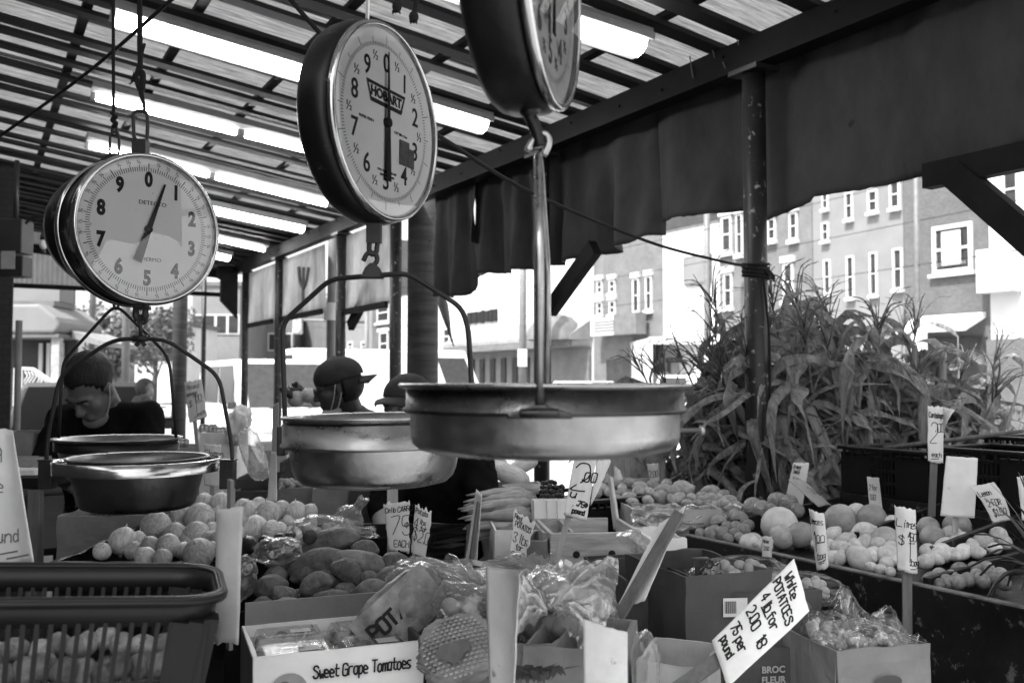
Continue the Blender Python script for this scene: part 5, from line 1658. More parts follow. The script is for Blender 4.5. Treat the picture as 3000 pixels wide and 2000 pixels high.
solo('plastic_liner', mb, 'filmmilky', 'crumpled clear plastic liner spilling over the carton under the pears', 'plastic liner', at=W(1960, 1500, 3.1), solid=.0006)
carton('open carton behind the pears, seen as a pale rim', W(1822, 1400, 3.95), .16, .2, .68, 'kraftpale', R(-26))
q = W(1782, 1352, 4.05)
mb = MB().box(.255, .24, .46, None, (.1275, .12, -.14))
t = thing('storage_tub', 'grey ribbed tub standing behind the pears', 'tub', MX.Translation(q) @ MX.Rotation(R(5), 4, 'Z'))
part('tub_wall', mb, 'cardgrey', t, world=False, bevel=.01)
mb = MB()
for k in range(9): mb.box(.008, .006, .42, None, (.02 + .027 * k, -.003, -.15))
part('rib', mb, 'cardgrey', t, world=False)

# holed white crate, plain boxes next to it
p = W(1612, 1563, 2.66)
M = MX.Translation(p) @ MX.Rotation(R(7), 4, 'Z')
t = thing('holed_box', 'white wooden box with four round holes in its front', 'box', M @ MX.Translation((0, 0, -.25)))
fw = .232
mb = MB()
for z0, z1 in ((.0, .128), (.131, .25)):
    mb.box(fw, .012, z1 - z0, None, (fw / 2, .006, (z0 + z1) / 2)); mb.box(fw, .012, z1 - z0, None, (fw / 2, .29, (z0 + z1) / 2))
    mb.box(.012, .27, z1 - z0, None, (.006, .148, (z0 + z1) / 2)); mb.box(.012, .27, z1 - z0, None, (fw + .03, .148, (z0 + z1) / 2))
part('boards', mb, 'cratewood', t, world=False, bevel=.002)
part('corner_post', MB().box(.022, .022, .25, None, (fw + .006, .02, .125)), 'cratewood', t, world=False)
for x in (.075, .178):
    for z in (.065, .190):
        hb = MB(); hb.disc(.0105, .0008, 20, MX.Translation((x, 0, z)) @ FL)
        part('hole', hb, 'ink', t, world=False)
carton('plain pale carton left of the holed white box', W(1590, 1560, 2.70), .09, .25, .66, 'kraftpale', R(-24))
carton('white carton with a dark hole behind the red potatos card', W(1450, 1552, 2.80), .14, .25, .66, 'boxwhite', R(-24))
carton('bent grey carton in the gap before the holed white box', W(1535, 1585, 2.62), .06, .2, .66, 'kraft', R(-40))
carton('dark shallow box on the bench right of the holed white box', W(1768, 1672, 2.35), .26, .2, .66, 'kraftdark', R(-20))
carton('tall plain carton under the leaning board', W(1862, 1672, 2.45), .16, .2, .46, 'kraft', R(-20))
carton('white topped carton between the plastic tray and the dark stand', W(1905, 1580, 2.80), .11, .25, .66, 'boxwhite', R(-24))
# clear tray leaning
MTY = MX.Translation(W(1888, 1618, 2.5)) @ MX.Rotation(R(10), 4, 'Z') @ MX.Rotation(R(42), 4, 'Y') @ MX.Rotation(R(-10), 4, 'X')
mb = MB().box(.03, .1, .10)
mb.v = [V(q) for q in mb.v]
mb2 = MB()
mb2.box(.15, .10, .022)
for k in range(5): mb2.ball((-.06 + .03 * k, 0, .014), .014, .04, .012, nu=12, nv=8)
mb2.v = [MTY @ q for q in mb2.v]
solo('clear_tray', mb2, 'film', 'clear plastic fruit tray leaning on the white topped carton', 'plastic tray', at=MTY.translation, bevel=.004)
# carrots
ca = MB()
def carrot(mb):
    mb.tube([(0, 0, 0), (.02, 0, .004), (.10, .004, .004), (.17, .002, -.004), (.20, 0, -.006)], [.012, .0155, .012, .006, .0015], 10)
carrot(ca); ca.ball((-.002, 0, 0), .007, .007, .007, nu=8, nv=5)
ITEM['carrot'] = mesh(ca, 'carrot', 'carrot')
for i in range(30):
    row = i % 5
    px = 1560 + rnd.uniform(-16, 14) - 14 * (i // 10); py = 1446 + row * 23 + rnd.uniform(-6, 6)
    M = MX.Translation(W(px, py, 3.1 - .0012 * (py - 1440) + rnd.uniform(-.04, .04))) @ MX.Rotation(R(180 + rnd.uniform(-14, 14)), 4, 'Z') @ MX.Rotation(R(rnd.uniform(-4, 16)), 4, 'Y')
    item('carrot', 'carrot', 'loose carrot in the pile beside the arm of the person in black', 'carrot', 'loose carrots in the pile', M)
carton('low carton under the loose carrots', W(1440, 1545, 3.0), .16, .32, .66, 'kraft', R(-24))
sq = blob(1, .52, .50, 3, .05, 1.3, 24, 14); ITEM['squash'] = mesh(sq, 'spaghetti_squash', 'squash')
for i, (x, y, rx, tl, D) in enumerate(((1490, 805, 125, 8, 4.0), (1610, 865, 135, -24, 3.85), (1560, 830, 120, -14, 3.92), (1720, 800, 110, 20, 4.05), (1450, 850, 110, 5, 3.95), (1680, 870, 100, -30, 3.95))):
    px, py = 820 + x / 2.413, 1030 + y / 2.413
    r = rx / 2.413 * D / F
    item('squash', 'spaghetti_squash', 'long pale squash heaped under the near pan', 'squash', 'long pale squash in the heap', MX.Translation(W(px, py, D)) @ MX.Rotation(R(tl * -1), 4, 'Y') @ MX.Rotation(rnd.uniform(-.3, .3), 4, 'Z') @ MX.Diagonal((r, r, r, 1)))
carton('carton under the long pale squash', W(1405, 1438, 3.75), .28, .34, .66, 'kraftpale', R(-24))
solo('fruit_bowl', MB().lathe([(.03, 0), (.075, .012), (.085, .035), (.083, .036), (.07, .016), (0, .006)], 40, MX.Translation(W(1537, 1450, 3.5))), 'cardgrey', 'shallow grey bowl in front of the long squash', 'bowl', at=W(1537, 1450, 3.5))
for i in range(22):
    o = put('beet', 'plum', 'dark round plum heaped in the paper cup box', 'plum', 'dark plums in the cup box', 1590 + 11 * (i % 6) + rnd.uniform(-3, 3), 1452 - 13 * (i // 6) + rnd.uniform(-3, 3), 9.5, 3.02 + .02 * (i // 6))
for px in (1580, 1618, 1648):
    q = W(px, 1462, 2.98)
    mb = MB().add([(-.022, -.02, 0), (.022, -.02, 0), (.022, .02, 0), (-.022, .02, 0), (-.018, -.016, -.10), (.018, -.016, -.10), (.018, .016, -.10), (-.018, .016, -.10)], [(0, 1, 5, 4), (1, 2, 6, 5), (2, 3, 7, 6), (3, 0, 4, 7), (4, 5, 6, 7)], MX.Translation(q) @ MX.Rotation(R(12), 4, 'Z'))
    solo('paper_cup_box', mb, 'boxwhite', {1580: 'slim white paper box nearest the loose carrots', 1618: 'middle white paper box of plums', 1648: 'white paper box of plums nearest the 2.00 card'}[px], 'paper box', at=q, solid=.002)

# ------------------------------------------------------------------ crumpled plastic lying over the middle
def crumple(label, knot, pts, seed, mat='film', folds=15, amp=.015):
    """clear sheet gathered at KNOT and fanned out to the rim PTS"""
    K = W(*knot); P = smoothpath([W(*p) for p in pts], 8)
    n = len(P) - 1

    def fn(u, v):
        i = min(int(u * n), n - 1); f = u * n - i
        e = P[i].lerp(P[i + 1], f)
        v2 = .06 + .94 * v
        p = K.lerp(e, v2)
        a = u * folds * 6.283 / 2 + 1.5 * NZ.noise(V((u * 6, v * 2, seed)))
        r_ = 1 - 2 * abs(((a / 3.1416) % 1) - .5) * 2
        k = math.sin(v2 * 2.6) * amp * r_ + .022 * math.sin(v2 * 3.14) + .024 * NZ.noise(V((u * 8, v * 4, seed + 2))) + .004 * NZ.noise(V((u * 30, v * 9, seed + 4)))
        return p + V((0, -.35 * k, k))
    mb = MB().grid(150, 26, fn)
    return solo('plastic_sheet', mb, mat, label, 'plastic sheet', at=K)


# ------------------------------------------------------------------ bags of produce in the front middle
def bag(label, c, size, rot, seed, mat='film', n=(56, 36), gather=None, folds=13, amp=.10, contents=None, cat='bag', name='plastic_bag', cmat='potato', extra=None, parts=()):
    """wrinkled pillow of plastic round its contents"""
    M = MX.Translation(c) @ rot
    t = thing(name, label, cat, M)

    def fn(p):
        th = math.atan2(p.z, p.y)
        rid = 1 - abs(2 * ((th * folds / 6.283 + .35 * NZ.noise(V((p.x * 2, seed, 0)))) % 1) - 1)
        k = 1 + amp * .5 * (rid - .5) * (1.4 if gather else .8) * (abs(p.x) ** 1.5)
        n1 = NZ.noise(V((p.x * 2.2 + seed, p.y * 2.2, p.z * 2.2)))
        n2 = NZ.noise(V((p.x * 5 + seed, p.y * 5, p.z * 5)))
        return k + amp * (1.0 * n1 + .7 * abs(n2) + .35 * NZ.noise(V((p.x * 11, p.y * 11 + seed, p.z * 11))))
    mb = MB().ball((0, 0, 0), 1, 1, 1, nu=n[0], nv=n[1], fn=lambda p: 1)
    out = []
    for p in mb.v:
        q = V((p.z, p.x, p.y))         # poles on the long axis
        k = fn(q)
        s = math.sqrt(max(0, 1 - q.x * q.x))
        e = V((math.copysign(abs(q.x) ** .8, q.x), math.copysign(abs(q.y) ** .75, q.y), math.copysign(abs(q.z) ** .8, q.z)))
        if gather and q.x > .55:
            g = (q.x - .55) / .45
            e.y *= 1 - .55 * math.sin(g * math.pi); e.z *= 1 - .55 * math.sin(g * math.pi); e.x += .5 * g
            e.y *= 1 + .9 * g * g; 
        out.append(V((e.x * size[0] * k, e.y * size[1] * k, e.z * size[2] * k)))
    mb.v = out
    part('film', mb, mat, t, world=False)
    if contents:
        cm = MB()
        rr = random.Random(seed)
        for k in range(contents[0]):
            a, b_, c_ = rr.gauss(0, .38), rr.gauss(0, .38), rr.gauss(0, .38)
            L = math.sqrt(a * a + b_ * b_ + c_ * c_)
            if L > .72: a, b_, c_ = a / L * .7, b_ / L * .7, c_ / L * .7
            cm.ball((a * size[0], b_ * size[1], c_ * size[2]), contents[1], contents[1] * .8, contents[1] * .8, rot=rrot(rr).to_3x3(), nu=12, nv=8)
        o = part('contents', cm, cmat, t, world=False); o['kind'] = 'stuff'
    for nm, fnp, m in parts:
        mb = fnp(size)
        part(nm, mb, m, t, world=False)
    return t


RZ = lambda d: MX.Rotation(R(d), 4, 'Z')
RX_ = lambda d: MX.Rotation(R(d), 4, 'X')
RY_ = lambda d: MX.Rotation(R(d), 4, 'Y')
bag('crinkled clear bag of potatoes touching the sweet potatoes', W(1290, 1735, 1.95), (.115, .07, .055), RZ(-20) @ RY_(16), 3, 'film', contents=(26, .026))
bag('large tied clear bag fanning out in pleats, front middle', W(1650, 1795, 1.74), (.10, .07, .075), RZ(195) @ RY_(-14), 9, 'film', gather=True, folds=19, amp=.13, contents=(30, .026))
bag('flat bag with a dark printed top lying behind the folded white card', W(1440, 1712, 2.05), (.14, .09, .04), RZ(12), 14, 'film', contents=(24, .022), parts=(('printed_patch', lambda s: MB().grid(16, 8, lambda u, v: V(((u - .5) * s[0] * 1.1, (v - .2) * s[1] * .9, s[2] * (1.06 + .12 * math.sin(u * 9))))), 'printdark'),))
bag('limp clear bag over the front carton, behind the folded card', W(1400, 1805, 1.74), (.09, .05, .05), RZ(30) @ RY_(30), 21, 'film', contents=(14, .022))


def potato_text(s):
    mb = MB()
    def f(u, v): return V((-.085 + u, -s[1] * 1.03 - .006 * math.sin(u * 40), -.03 + v))
    write(mb, 'POTATO', f, .018, .028, .026 * .9, .028, .0065, V((0, -1, 0)), wob=.02)
    return mb


def potato_print(s):
    return MB().grid(14, 10, lambda u, v: V((-.088 + .17 * u, -s[1] * (1.0) - .003 * math.sin(u * 6), -.045 + .1 * v)))


M = RZ(20) @ RY_(-38)
bag('printed potato bag standing on its corner beside the tomato box', W(1172, 1790, 1.76), (.092, .026, .056), M, 30, 'printgrey', contents=None, name='potato_bag', amp=.09,
    parts=(('print_panel', potato_print, 'printgrey'), ('lettering', potato_text, 'ink')))


def weave(s):
    mb = MB()
    for i in range(30):
        for k in range(17):
            u, v = i / 29 * 2 - 1, k / 16 * 2 - 1
            if u * u + v * v > .85 or (i + k) % 2: continue
            x, y = u * s[0], v * s[1]
            z = s[2] * math.sqrt(max(0, 1 - u * u * .8 - v * v * .8)) * 1.10 + .003
            mb.box(.0052, .0036, .003, None, (x, y, z))
    return mb


def pic(s):
    mb = MB()
    mb.add([V((-.008 + (.026 + .005 * math.sin(2 * k * .2618 + 1)) * math.cos(k * .2618), -.010 + (.017 + .004 * math.sin(3 * k * .2618)) * math.sin(k * .2618), s[2] * 1.22 + .006)) for k in range(24)], [tuple(range(24))])
    return mb


bag('woven mesh potato sack with a dark picture, hanging over the front carton', W(1345, 1905, 1.58), (.066, .056, .026), RZ(25) @ RX_(52) @ RY_(-24), 37, 'meshbag', name='mesh_sack', amp=.16, cat='sack', parts=(('weave', weave, 'printgrey'), ('picture', pic, 'printdark')))
bag('small shiny clear bag of carrots with a dark round mark behind the sweet potatoes', W(950, 1562, 2.42), (.085, .05, .045), RZ(10), 44, 'film', gather=True, folds=11, amp=.14, contents=(14, .016), cmat='carrot',
    parts=(('round_mark', lambda s: MB().ball((-.035, -s[1] * .98, .0), .018, .003, .018, nu=16, nv=8), 'printdark'),))
bag('second clear bag of carrots with an upright knotted neck', W(1010, 1540, 2.55), (.06, .045, .04), RZ(0) @ RY_(-55), 47, 'film', gather=True, folds=9, amp=.16, contents=(10, .014), cmat='carrot')
bag('little clear bag between the beets and the sweet potatoes', W(815, 1612, 2.24), (.055, .04, .03), RZ(30), 51, 'film', amp=.16, contents=(8, .012), cmat='leafdark')
bag('little clear bag of greens above the black tray of sweet potatoes', W(705, 1690, 2.1), (.035, .03, .045), RZ(20), 55, 'film', amp=.16, contents=(8, .012), cmat='leafdark')
carton('brown front carton holding the big bags', W(1262, 1862, 1.62), .22, .26, ZT, 'kraft', R(-46))
carton('second brown front carton behind the blank card', W(1528, 1890, 1.56), .16, .22, ZT, 'kraft', R(-46))
bag('crumpled clear bag right of the blank card', W(1890, 1955, 1.55), (.02, .03, .055), RZ(10), 61, 'film', amp=.2, contents=None)
mb = MB()
for k in range(40):
    a = rnd.uniform(0, 6.28); l = rnd.uniform(.02, .05)
    mb.add([V((0, 0, 0)), V((l * .5 * math.cos(a) - .008 * math.sin(a), l * .5 * math.sin(a) * .6, .015)), V((l * math.cos(a), l * math.sin(a) * .6, rnd.uniform(-.005, .02))), V((l * .5 * math.cos(a) + .008 * math.sin(a), l * .5 * math.sin(a) * .6, .018))], [(0, 1, 2, 3)], MX.Translation(W(1555 + rnd.uniform(-55, 60), 1992, 1.3)))
solo('leafy_greens', mb, 'leafdark', 'dark leafy tops at the very bottom between the two white cards', 'greens', at=W(1550, 2000, 1.3))

crumple('clear plastic fanned in sharp pleats from a knot, right of the folded white card', (1612, 1792, 1.66), [(1500, 1880, 1.60), (1470, 1800, 1.66), (1500, 1700, 1.78), (1600, 1668, 1.88), (1720, 1650, 1.92), (1808, 1640, 1.90), (1800, 1740, 1.78), (1772, 1840, 1.68), (1700, 1905, 1.62)], 5, 'filmmilky', 17)
crumple('loose clear plastic draped between the sweet potatoes and the folded white card', (1470, 1830, 1.64), [(1230, 1742, 1.86), (1200, 1660, 2.0), (1290, 1640, 2.02), (1400, 1690, 1.92), (1440, 1730, 1.85)], 12, 'film', 10)
crumple('clear plastic lying behind the folded white card under the red potatos card', (1660, 1720, 1.98), [(1400, 1740, 1.9), (1380, 1665, 2.1), (1500, 1640, 2.15), (1640, 1655, 2.15)], 19, 'film', 11)
gm('shinyblack', .012, .12, var=.5, vs=40, spec=.8, bump=.6, bs=45)
# front right cartons
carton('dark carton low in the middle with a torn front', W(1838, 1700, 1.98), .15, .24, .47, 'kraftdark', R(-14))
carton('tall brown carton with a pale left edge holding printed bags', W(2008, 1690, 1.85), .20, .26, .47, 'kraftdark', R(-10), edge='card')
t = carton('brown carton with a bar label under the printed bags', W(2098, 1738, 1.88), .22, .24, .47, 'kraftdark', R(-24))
mb = MB(); MQ = TM[t.name]; hq = W(2098, 1738, 1.88).z - .47
mb.add([MQ @ V((.012, -.007, hq - .045)), MQ @ V((.062, -.007, hq - .045)), MQ @ V((.062, -.007, hq - .008)), MQ @ V((.012, -.007, hq - .008))], [(0, 1, 2, 3)]); part('bar_label', mb, 'cardshade', t)
mb = MB()
for k in range(12): mb.add([MQ @ V((.015 + .002 * k, -.0076, hq - .038)), MQ @ V((.0158 + .002 * k + .0008 * (k % 2), -.0076, hq - .038)), MQ @ V((.0158 + .002 * k + .0008 * (k % 2), -.0076, hq - .014)), MQ @ V((.015 + .002 * k, -.0076, hq - .014))], [(0, 1, 2, 3)])
part('bars', mb, 'ink', t)
bag('shiny printed bag of chopped greens lying on the brown carton', W(2170, 1690, 1.98), (.105, .055, .042), RZ(8), 70, 'filmclear', amp=.10, contents=(60, .013), cmat='cardgrey', parts=(('printed_end', lambda s: MB().grid(8, 12, lambda u, v: V((-s[0] * (.68 + .34 * u), -s[1] * (.9 - .5 * u) * math.cos(v * 3.0 - 1.2) * 1.05, s[2] * 1.05 * math.sin(v * 3.0 - 1.2)))), 'printdark'),))
bag('second printed bag of greens half hidden by the white potatoes card', W(2330, 1725, 1.98), (.095, .05, .035), RZ(0), 75, 'filmclear', amp=.10, contents=(50, .012), cmat='cardgrey')
bag('black shiny bag end drooping down the front of the brown carton', W(2075, 1730, 1.90), (.026, .016, .055), RZ(0) @ RY_(14), 78, 'shinyblack', amp=.22)
# carton of clear wrapped goods
p = W(2452, 1908, 1.72)
t = carton('brown carton of clear wrapped packs in the lower right', p, .205, .20, .47, 'kraft', R(-14), wall=.005)
MQ = TM[t.name]; hq = p.z - .47
tx = MB()
def fq(u, v): return MQ @ V((u, -.0012, v))
mb = MB(); mb.add([MQ @ V((.105 + .03 * math.cos(k * .2618), -.006, hq - .062 + .012 * math.sin(k * .2618))) for k in range(24)], [tuple(range(24))]); part('oval_print', mb, 'kraftdark', t)
def hump(cx, cy, h, w):
    return lambda x, y: h * math.exp(-((x - cx) ** 2 + (y - cy) ** 2) / w ** 2)
hs = [hump(.12, .06, .03, .05), hump(.05, .12, .035, .05), hump(.13, .16, .07, .03), hump(.18, .1, .03, .04), hump(.02, .17, .05, .03)]


def cr(u, v, s=0.0):
    x, y = .004 + .197 * u, .004 + .19 * v
    z = hq - .012 + sum(f(x, y) for f in hs) + .026 * NZ.noise(V((x * 24, y * 24, s))) + .030 * (.5 - abs(NZ.noise(V((x * 38, y * 38, s + 3))))) + .006 * (.5 - abs(NZ.noise(V((x * 95, y * 95, s)))))
    return MQ @ V((x, y, z))


for k, lab in enumerate(('crumpled clear wrapping on top in the lower right carton', 'inner clear wrapping under the top one in the lower right carton')):
    solo('clear_wrapping', MB().grid(64, 60, lambda u, v: cr(u, v, 5 * k) - V((0, 0, .012 * k))), 'filmcrisp', lab, 'clear wrap', 'clear wraps in the lower right carton', at=MQ @ V((.1, .1, hq)))
for i in range(12):
    put('potato%d' % (i % 3), 'potato', 'potato under clear wrapping in the lower right carton', 'potato', 'potatoes in the lower right carton', 2400 + 30 * (i % 8), 1868 + 10 * (i % 3) - 16 * (i // 8), 26, 1.82 + .05 * (i // 8))
t = carton('dark carton printed BROC FLEUR behind the tilted potato card', W(2150, 1905, 1.85), .16, .2, .3, 'kraftdark', R(-22))
MQ = TM[t.name]; hq = W(2150, 1905, 1.85).z - .3
mb = MB()
for s, z in (('BROC', .042), ('FLEUR', .062)):
    addtext(mb, s, .018, MQ @ MX.Translation((.078, -.008, hq - z + .004)) @ FL, bold=.0006)
part('lettering', mb, 'kraftpale', t)
carton('flat pale carton edge at the foot of the tilted card stake', W(1865, 1935, 1.6), .12, .16, .45, 'kraftpale', R(-50))

# pineapple at the right edge
c = W(3095, 1800, 2.0)
t = thing('pineapple', 'pineapple with spiky dark leaves cut by the right edge', 'pineapple', c)
part('fruit', blob(.055, .055, .085, 2, .05, 9, 24, 18), 'pear', t, world=False)
mb = MB()
for k in range(46):
    a = k * 2.4; el = R(86 - k * 1.5)
    l = .10 + .004 * (46 - k) ** .9 + rnd.uniform(0, .03)
    P = []
    for q in range(7):
        s = q / 6
        e2 = el - s * s * .9 * (k / 46)
        P.append(V((.018 * math.cos(a) + l * s * math.cos(e2) * math.cos(a), .018 * math.sin(a) + l * s * math.cos(e2) * math.sin(a), .075 + l * s * math.sin(max(e2, -.4)))))
    side = V((-math.sin(a), math.cos(a), 0))
    vs = []
    for q, p_ in enumerate(P):
        wv = .012 * (1 - (q / 6) ** 1.5) + .0006
        vs += [p_ - side * wv, p_ - V((math.cos(a) * .004, math.sin(a) * .004, .003)), p_ + side * wv]
    fs = []
    for q in range(6):
        fs += [(q * 3, q * 3 + 1, q * 3 + 4, q * 3 + 3), (q * 3 + 1, q * 3 + 2, q * 3 + 5, q * 3 + 4)]
    mb.add(vs, fs, None, True)
part('leaves', mb, 'leafdark', t, world=False)

# ------------------------------------------------------------------ corn stalks
translum('cornleaf', .22, .30, vs=16, stretch=(2.5, 2.5, .3), var=.75)
gm('cornstem', .10, .7, var=.4, vs=10)


def leaf(mb, p0, az, el, L, w, droop, twist, seed, cr=1.0):
    d = V((math.cos(az) * math.cos(el), math.sin(az) * math.cos(el), math.sin(el)))
    n = 15
    p = V(p0)
    side = V((-math.sin(az), math.cos(az), 0))
    vs = []
    ca, e = az, el
    for i in range(n):
        s = i / (n - 1)
        d = V((math.cos(ca) * math.cos(e), math.sin(ca) * math.cos(e), math.sin(e)))
        side = V((-math.sin(ca), math.cos(ca), 0))
        nr = side.cross(d)
        tw = twist * s + 1.1 * NZ.noise(V((seed, s * 4, 0)))
        sd = side * math.cos(tw) + nr * math.sin(tw)
        up = sd.cross(d)
        ww = w * (min(1, s * 5 + .35)) * (1 - s ** 2.2) + .0015
        ww *= 1 + .5 * NZ.noise(V((seed + 3, s * 7, 1)))
        vs += [p - sd * ww + up * ww * .35, p, p + sd * ww + up * ww * .35]
        p = p + d * (L / (n - 1))
        e -= droop / (n - 1) * (1.6 - .6 * s) + .8 * NZ.noise(V((seed, s * 8, 7)))
        e = max(e, -1.5)
        ca += .8 * NZ.noise(V((seed, s * 7, 3)))
    fs = []
    for i in range(n - 1):
        fs += [(i * 3, i * 3 + 1, i * 3 + 4, i * 3 + 3), (i * 3 + 1, i * 3 + 2, i * 3 + 5, i * 3 + 4)]
    mb.add(vs, fs, None, True)


def stalk_parts(seed, hgt):
    r = random.Random(seed)
    st = MB()
    b1, b2 = r.uniform(-.06, .06), r.uniform(-.06, .06)
    pts = [V((b1 * math.sin(k / 10 * 3), b2 * math.sin(k / 10 * 2.4), hgt * k / 10)) for k in range(11)]
    st.tube(pts, [.013 - .0008 * k for k in range(11)], 8)
    for k in range(1, 9): st.ball(pts[k], .0135, .0135, .008, nu=8, nv=5)
    lf = MB()
    az0 = r.uniform(0, 6.28)
    for k in range(34):
        s = .42 + .57 * (k / 33) ** .9
        q = pts[0].lerp(pts[-1], s); q.x = b1 * math.sin(s * 3); q.y = b2 * math.sin(s * 2.4)
        leaf(lf, q, az0 + math.pi * k + r.uniform(-.6, .6), r.uniform(-.3, 1.4), r.uniform(.22, .80), r.choice((.012, .018, .026, .034)), r.uniform(.3, 4.4), r.uniform(-4.5, 4.5), seed * 31 + k)
    ts = MB()
    top = pts[-1]
    ts.tube([top, top + V((b1, b2, .22))], [.004, .0015], 5)
    for k in range(7):
        a = r.uniform(0, 6.28); l = r.uniform(.12, .22); o = top + V((0, 0, .02 + .012 * k))
        P = [o, o + V((math.cos(a) * l * .35, math.sin(a) * l * .35, l * .7)), o + V((math.cos(a) * l * .8, math.sin(a) * l * .8, l * .85))]
        P = smoothpath(P, 4)
        ts.tube(P, [(.0048 if i % 2 else .003) - .0003 * i for i in range(len(P))], 5)
    return st, lf, ts


PROTO = []
c0 = V((1.53, 4.06, 0))
rs = random.Random(21)
CLAB = 'dried corn stalk in the leafy bundle standing behind the chipped black post'
for i in range(76):
    hgt_i = i % 6
    fan = -1 + 2 * ((i * .618) % 1)
    sy = rs.uniform(-.5, 1.0)
    lx = fan * (.46 if fan < 0 else .32) + (.34 * fan * fan if fan > 0 else -.05) + rs.uniform(-.10, .10)
    ly = sy * .22 + rs.uniform(-.1, .1)
    base = c0 + V((fan * .13 + (.26 * fan * fan if fan > 0 else 0) + rs.uniform(-.08, .08), .12 + sy * .16 + max(0, fan) * .22, .02))
    tilt = MX.Rotation(lx, 4, 'Y') @ MX.Rotation(-ly, 4, 'X')
    M = MX.Translation(base) @ tilt @ MX.Rotation(rs.uniform(0, 6.28), 4, 'Z')
    s = (1.0 + .05 * fan if fan < 0 else 1.0 - .26 * fan) * rs.uniform(.80, 1.04)
    M = M @ MX.Diagonal((1, 1, s, 1))
    if len(PROTO) < 6:
        t = thing('corn_stalk', CLAB, 'corn stalk', M, 'dried corn stalks behind the chipped post')
        st, lf, ts = stalk_parts(len(PROTO) + 1, 1.62 + .05 * (len(PROTO) % 3))
        part('stem', st, 'cornstem', t, world=False); part('leaves', lf, 'cornleaf', t, world=False); part('tassel', ts, 'cornstem', t, world=False)
        PROTO.append(t)
    else:
        dup(PROTO[i % 6], M)
# ------------------------------------------------------------------ people
gm('skin', .12, .5, var=.12, vs=12, sub=.08)
gm('skindark', .05, .45, var=.15, vs=12)
gm('skinpale', .26, .5, var=.12, vs=12, sub=.08)
gm('hairdark', .008, .6, var=.5, vs=60, stretch=(1, 1, .3), bump=.5, bs=120)
gm('blackcloth', .006, .95, var=.3, vs=12, bump=.5, bs=14, spec=.08)
gm('greycloth', .09, .9, var=.25, vs=14, bump=.25, bs=90, spec=.2)
gm('capcloth', .035, .85, var=.25, vs=20, bump=.2, bs=200, spec=.2)
gm('maskcloth', .42, .85, var=.1)
gm('maskgrey', .13, .85, var=.2)
gm('denim', .03, .9, var=.3)


def fuse(name, mb, mat, parent, voxel=.007, smooth=4):
    o = part(name, mb, mat, parent)
    md = o.modifiers.new('fuse', 'REMESH'); md.mode = 'VOXEL'; md.voxel_size = voxel; md.use_smooth_shade = True
    md = o.modifiers.new('soft', 'SMOOTH'); md.factor = .5; md.iterations = smooth
    return o


def ball_at(mb, M, c, r, n=14):
    mb.ball(M @ V(c), *r, rot=M.to_3x3(), nu=n, nv=10)


def head_shape(mb, H):
    ball_at(mb, H, (0, .014, .035), (.076, .097, .088), 20)
    ball_at(mb, H, (0, -.040, -.030), (.060, .052, .078))
    for s in (-1, 1):
        ball_at(mb, H, (s * .036, -.058, -.028), (.026, .026, .026))
        mb.cap(H @ V((s * .054, -.004, -.05)), .024, H @ V((s * .02, -.062, -.098)), .02)
        mb.cap(H @ V((s * .012, -.088, .016)), .010, H @ V((s * .044, -.074, .012)), .011)
        ball_at(mb, H, (s * .077, .008, -.012), (.008, .017, .029))
        ball_at(mb, H, (s * .013, -.104, -.040), (.009, .011, .008))
    ball_at(mb, H, (0, -.066, -.100), (.026, .024, .020))
    mb.cap(H @ V((0, -.088, .004)), .009, H @ V((0, -.112, -.036)), .012)
    mb.cap(H @ V((-.018, -.090, -.066)), .007, H @ V((.018, -.090, -.066)), .007)
    mb.cap(H @ V((-.016, -.088, -.077)), .008, H @ V((.016, -.088, -.077)), .008)


def hand(mb, wrist, d, palm_n, curl=.5, side=1):
    """palm and five fingers from the wrist along d"""
    d = V(d).normalized(); n = V(palm_n); n = (n - d * n.dot(d)).normalized(); s = d.cross(n) * side
    wrist = V(wrist)
    pc = wrist + d * .048
    B = MX((s, d, n)).transposed()
    mb.ball(pc, .040, .052, .017, rot=B, nu=14, nv=10)
    mb.cap(wrist, .026, wrist + d * .03, .026)
    for k, (o, L) in enumerate(((-.030, .068), (-.010, .080), (.011, .076), (.030, .060))):
        p = wrist + d * (.090 - .004 * abs(k - 1.5)) + s * o
        a = curl * (.6 + .12 * k)
        dd = d
        for q, fr_ in enumerate((.45, .32, .25)):
            dd = (d * math.cos(a * (q + .5)) + n * math.sin(a * (q + .5))) + s * o * 1.5
            dd.normalize()
            e = p + dd * L * fr_
            mb.cap(p, .0095 - .001 * q, e, .009 - .001 * q, 8)
            p = e
    p = wrist + d * .028 - s * .034
    for q in range(2):
        dd = (d * .75 - s * (.62 - .35 * q) + n * (.35 + .3 * q)).normalized()
        e = p + dd * .036
        mb.cap(p, .0115 - .0015 * q, e, .010 - .0015 * q, 8); p = e


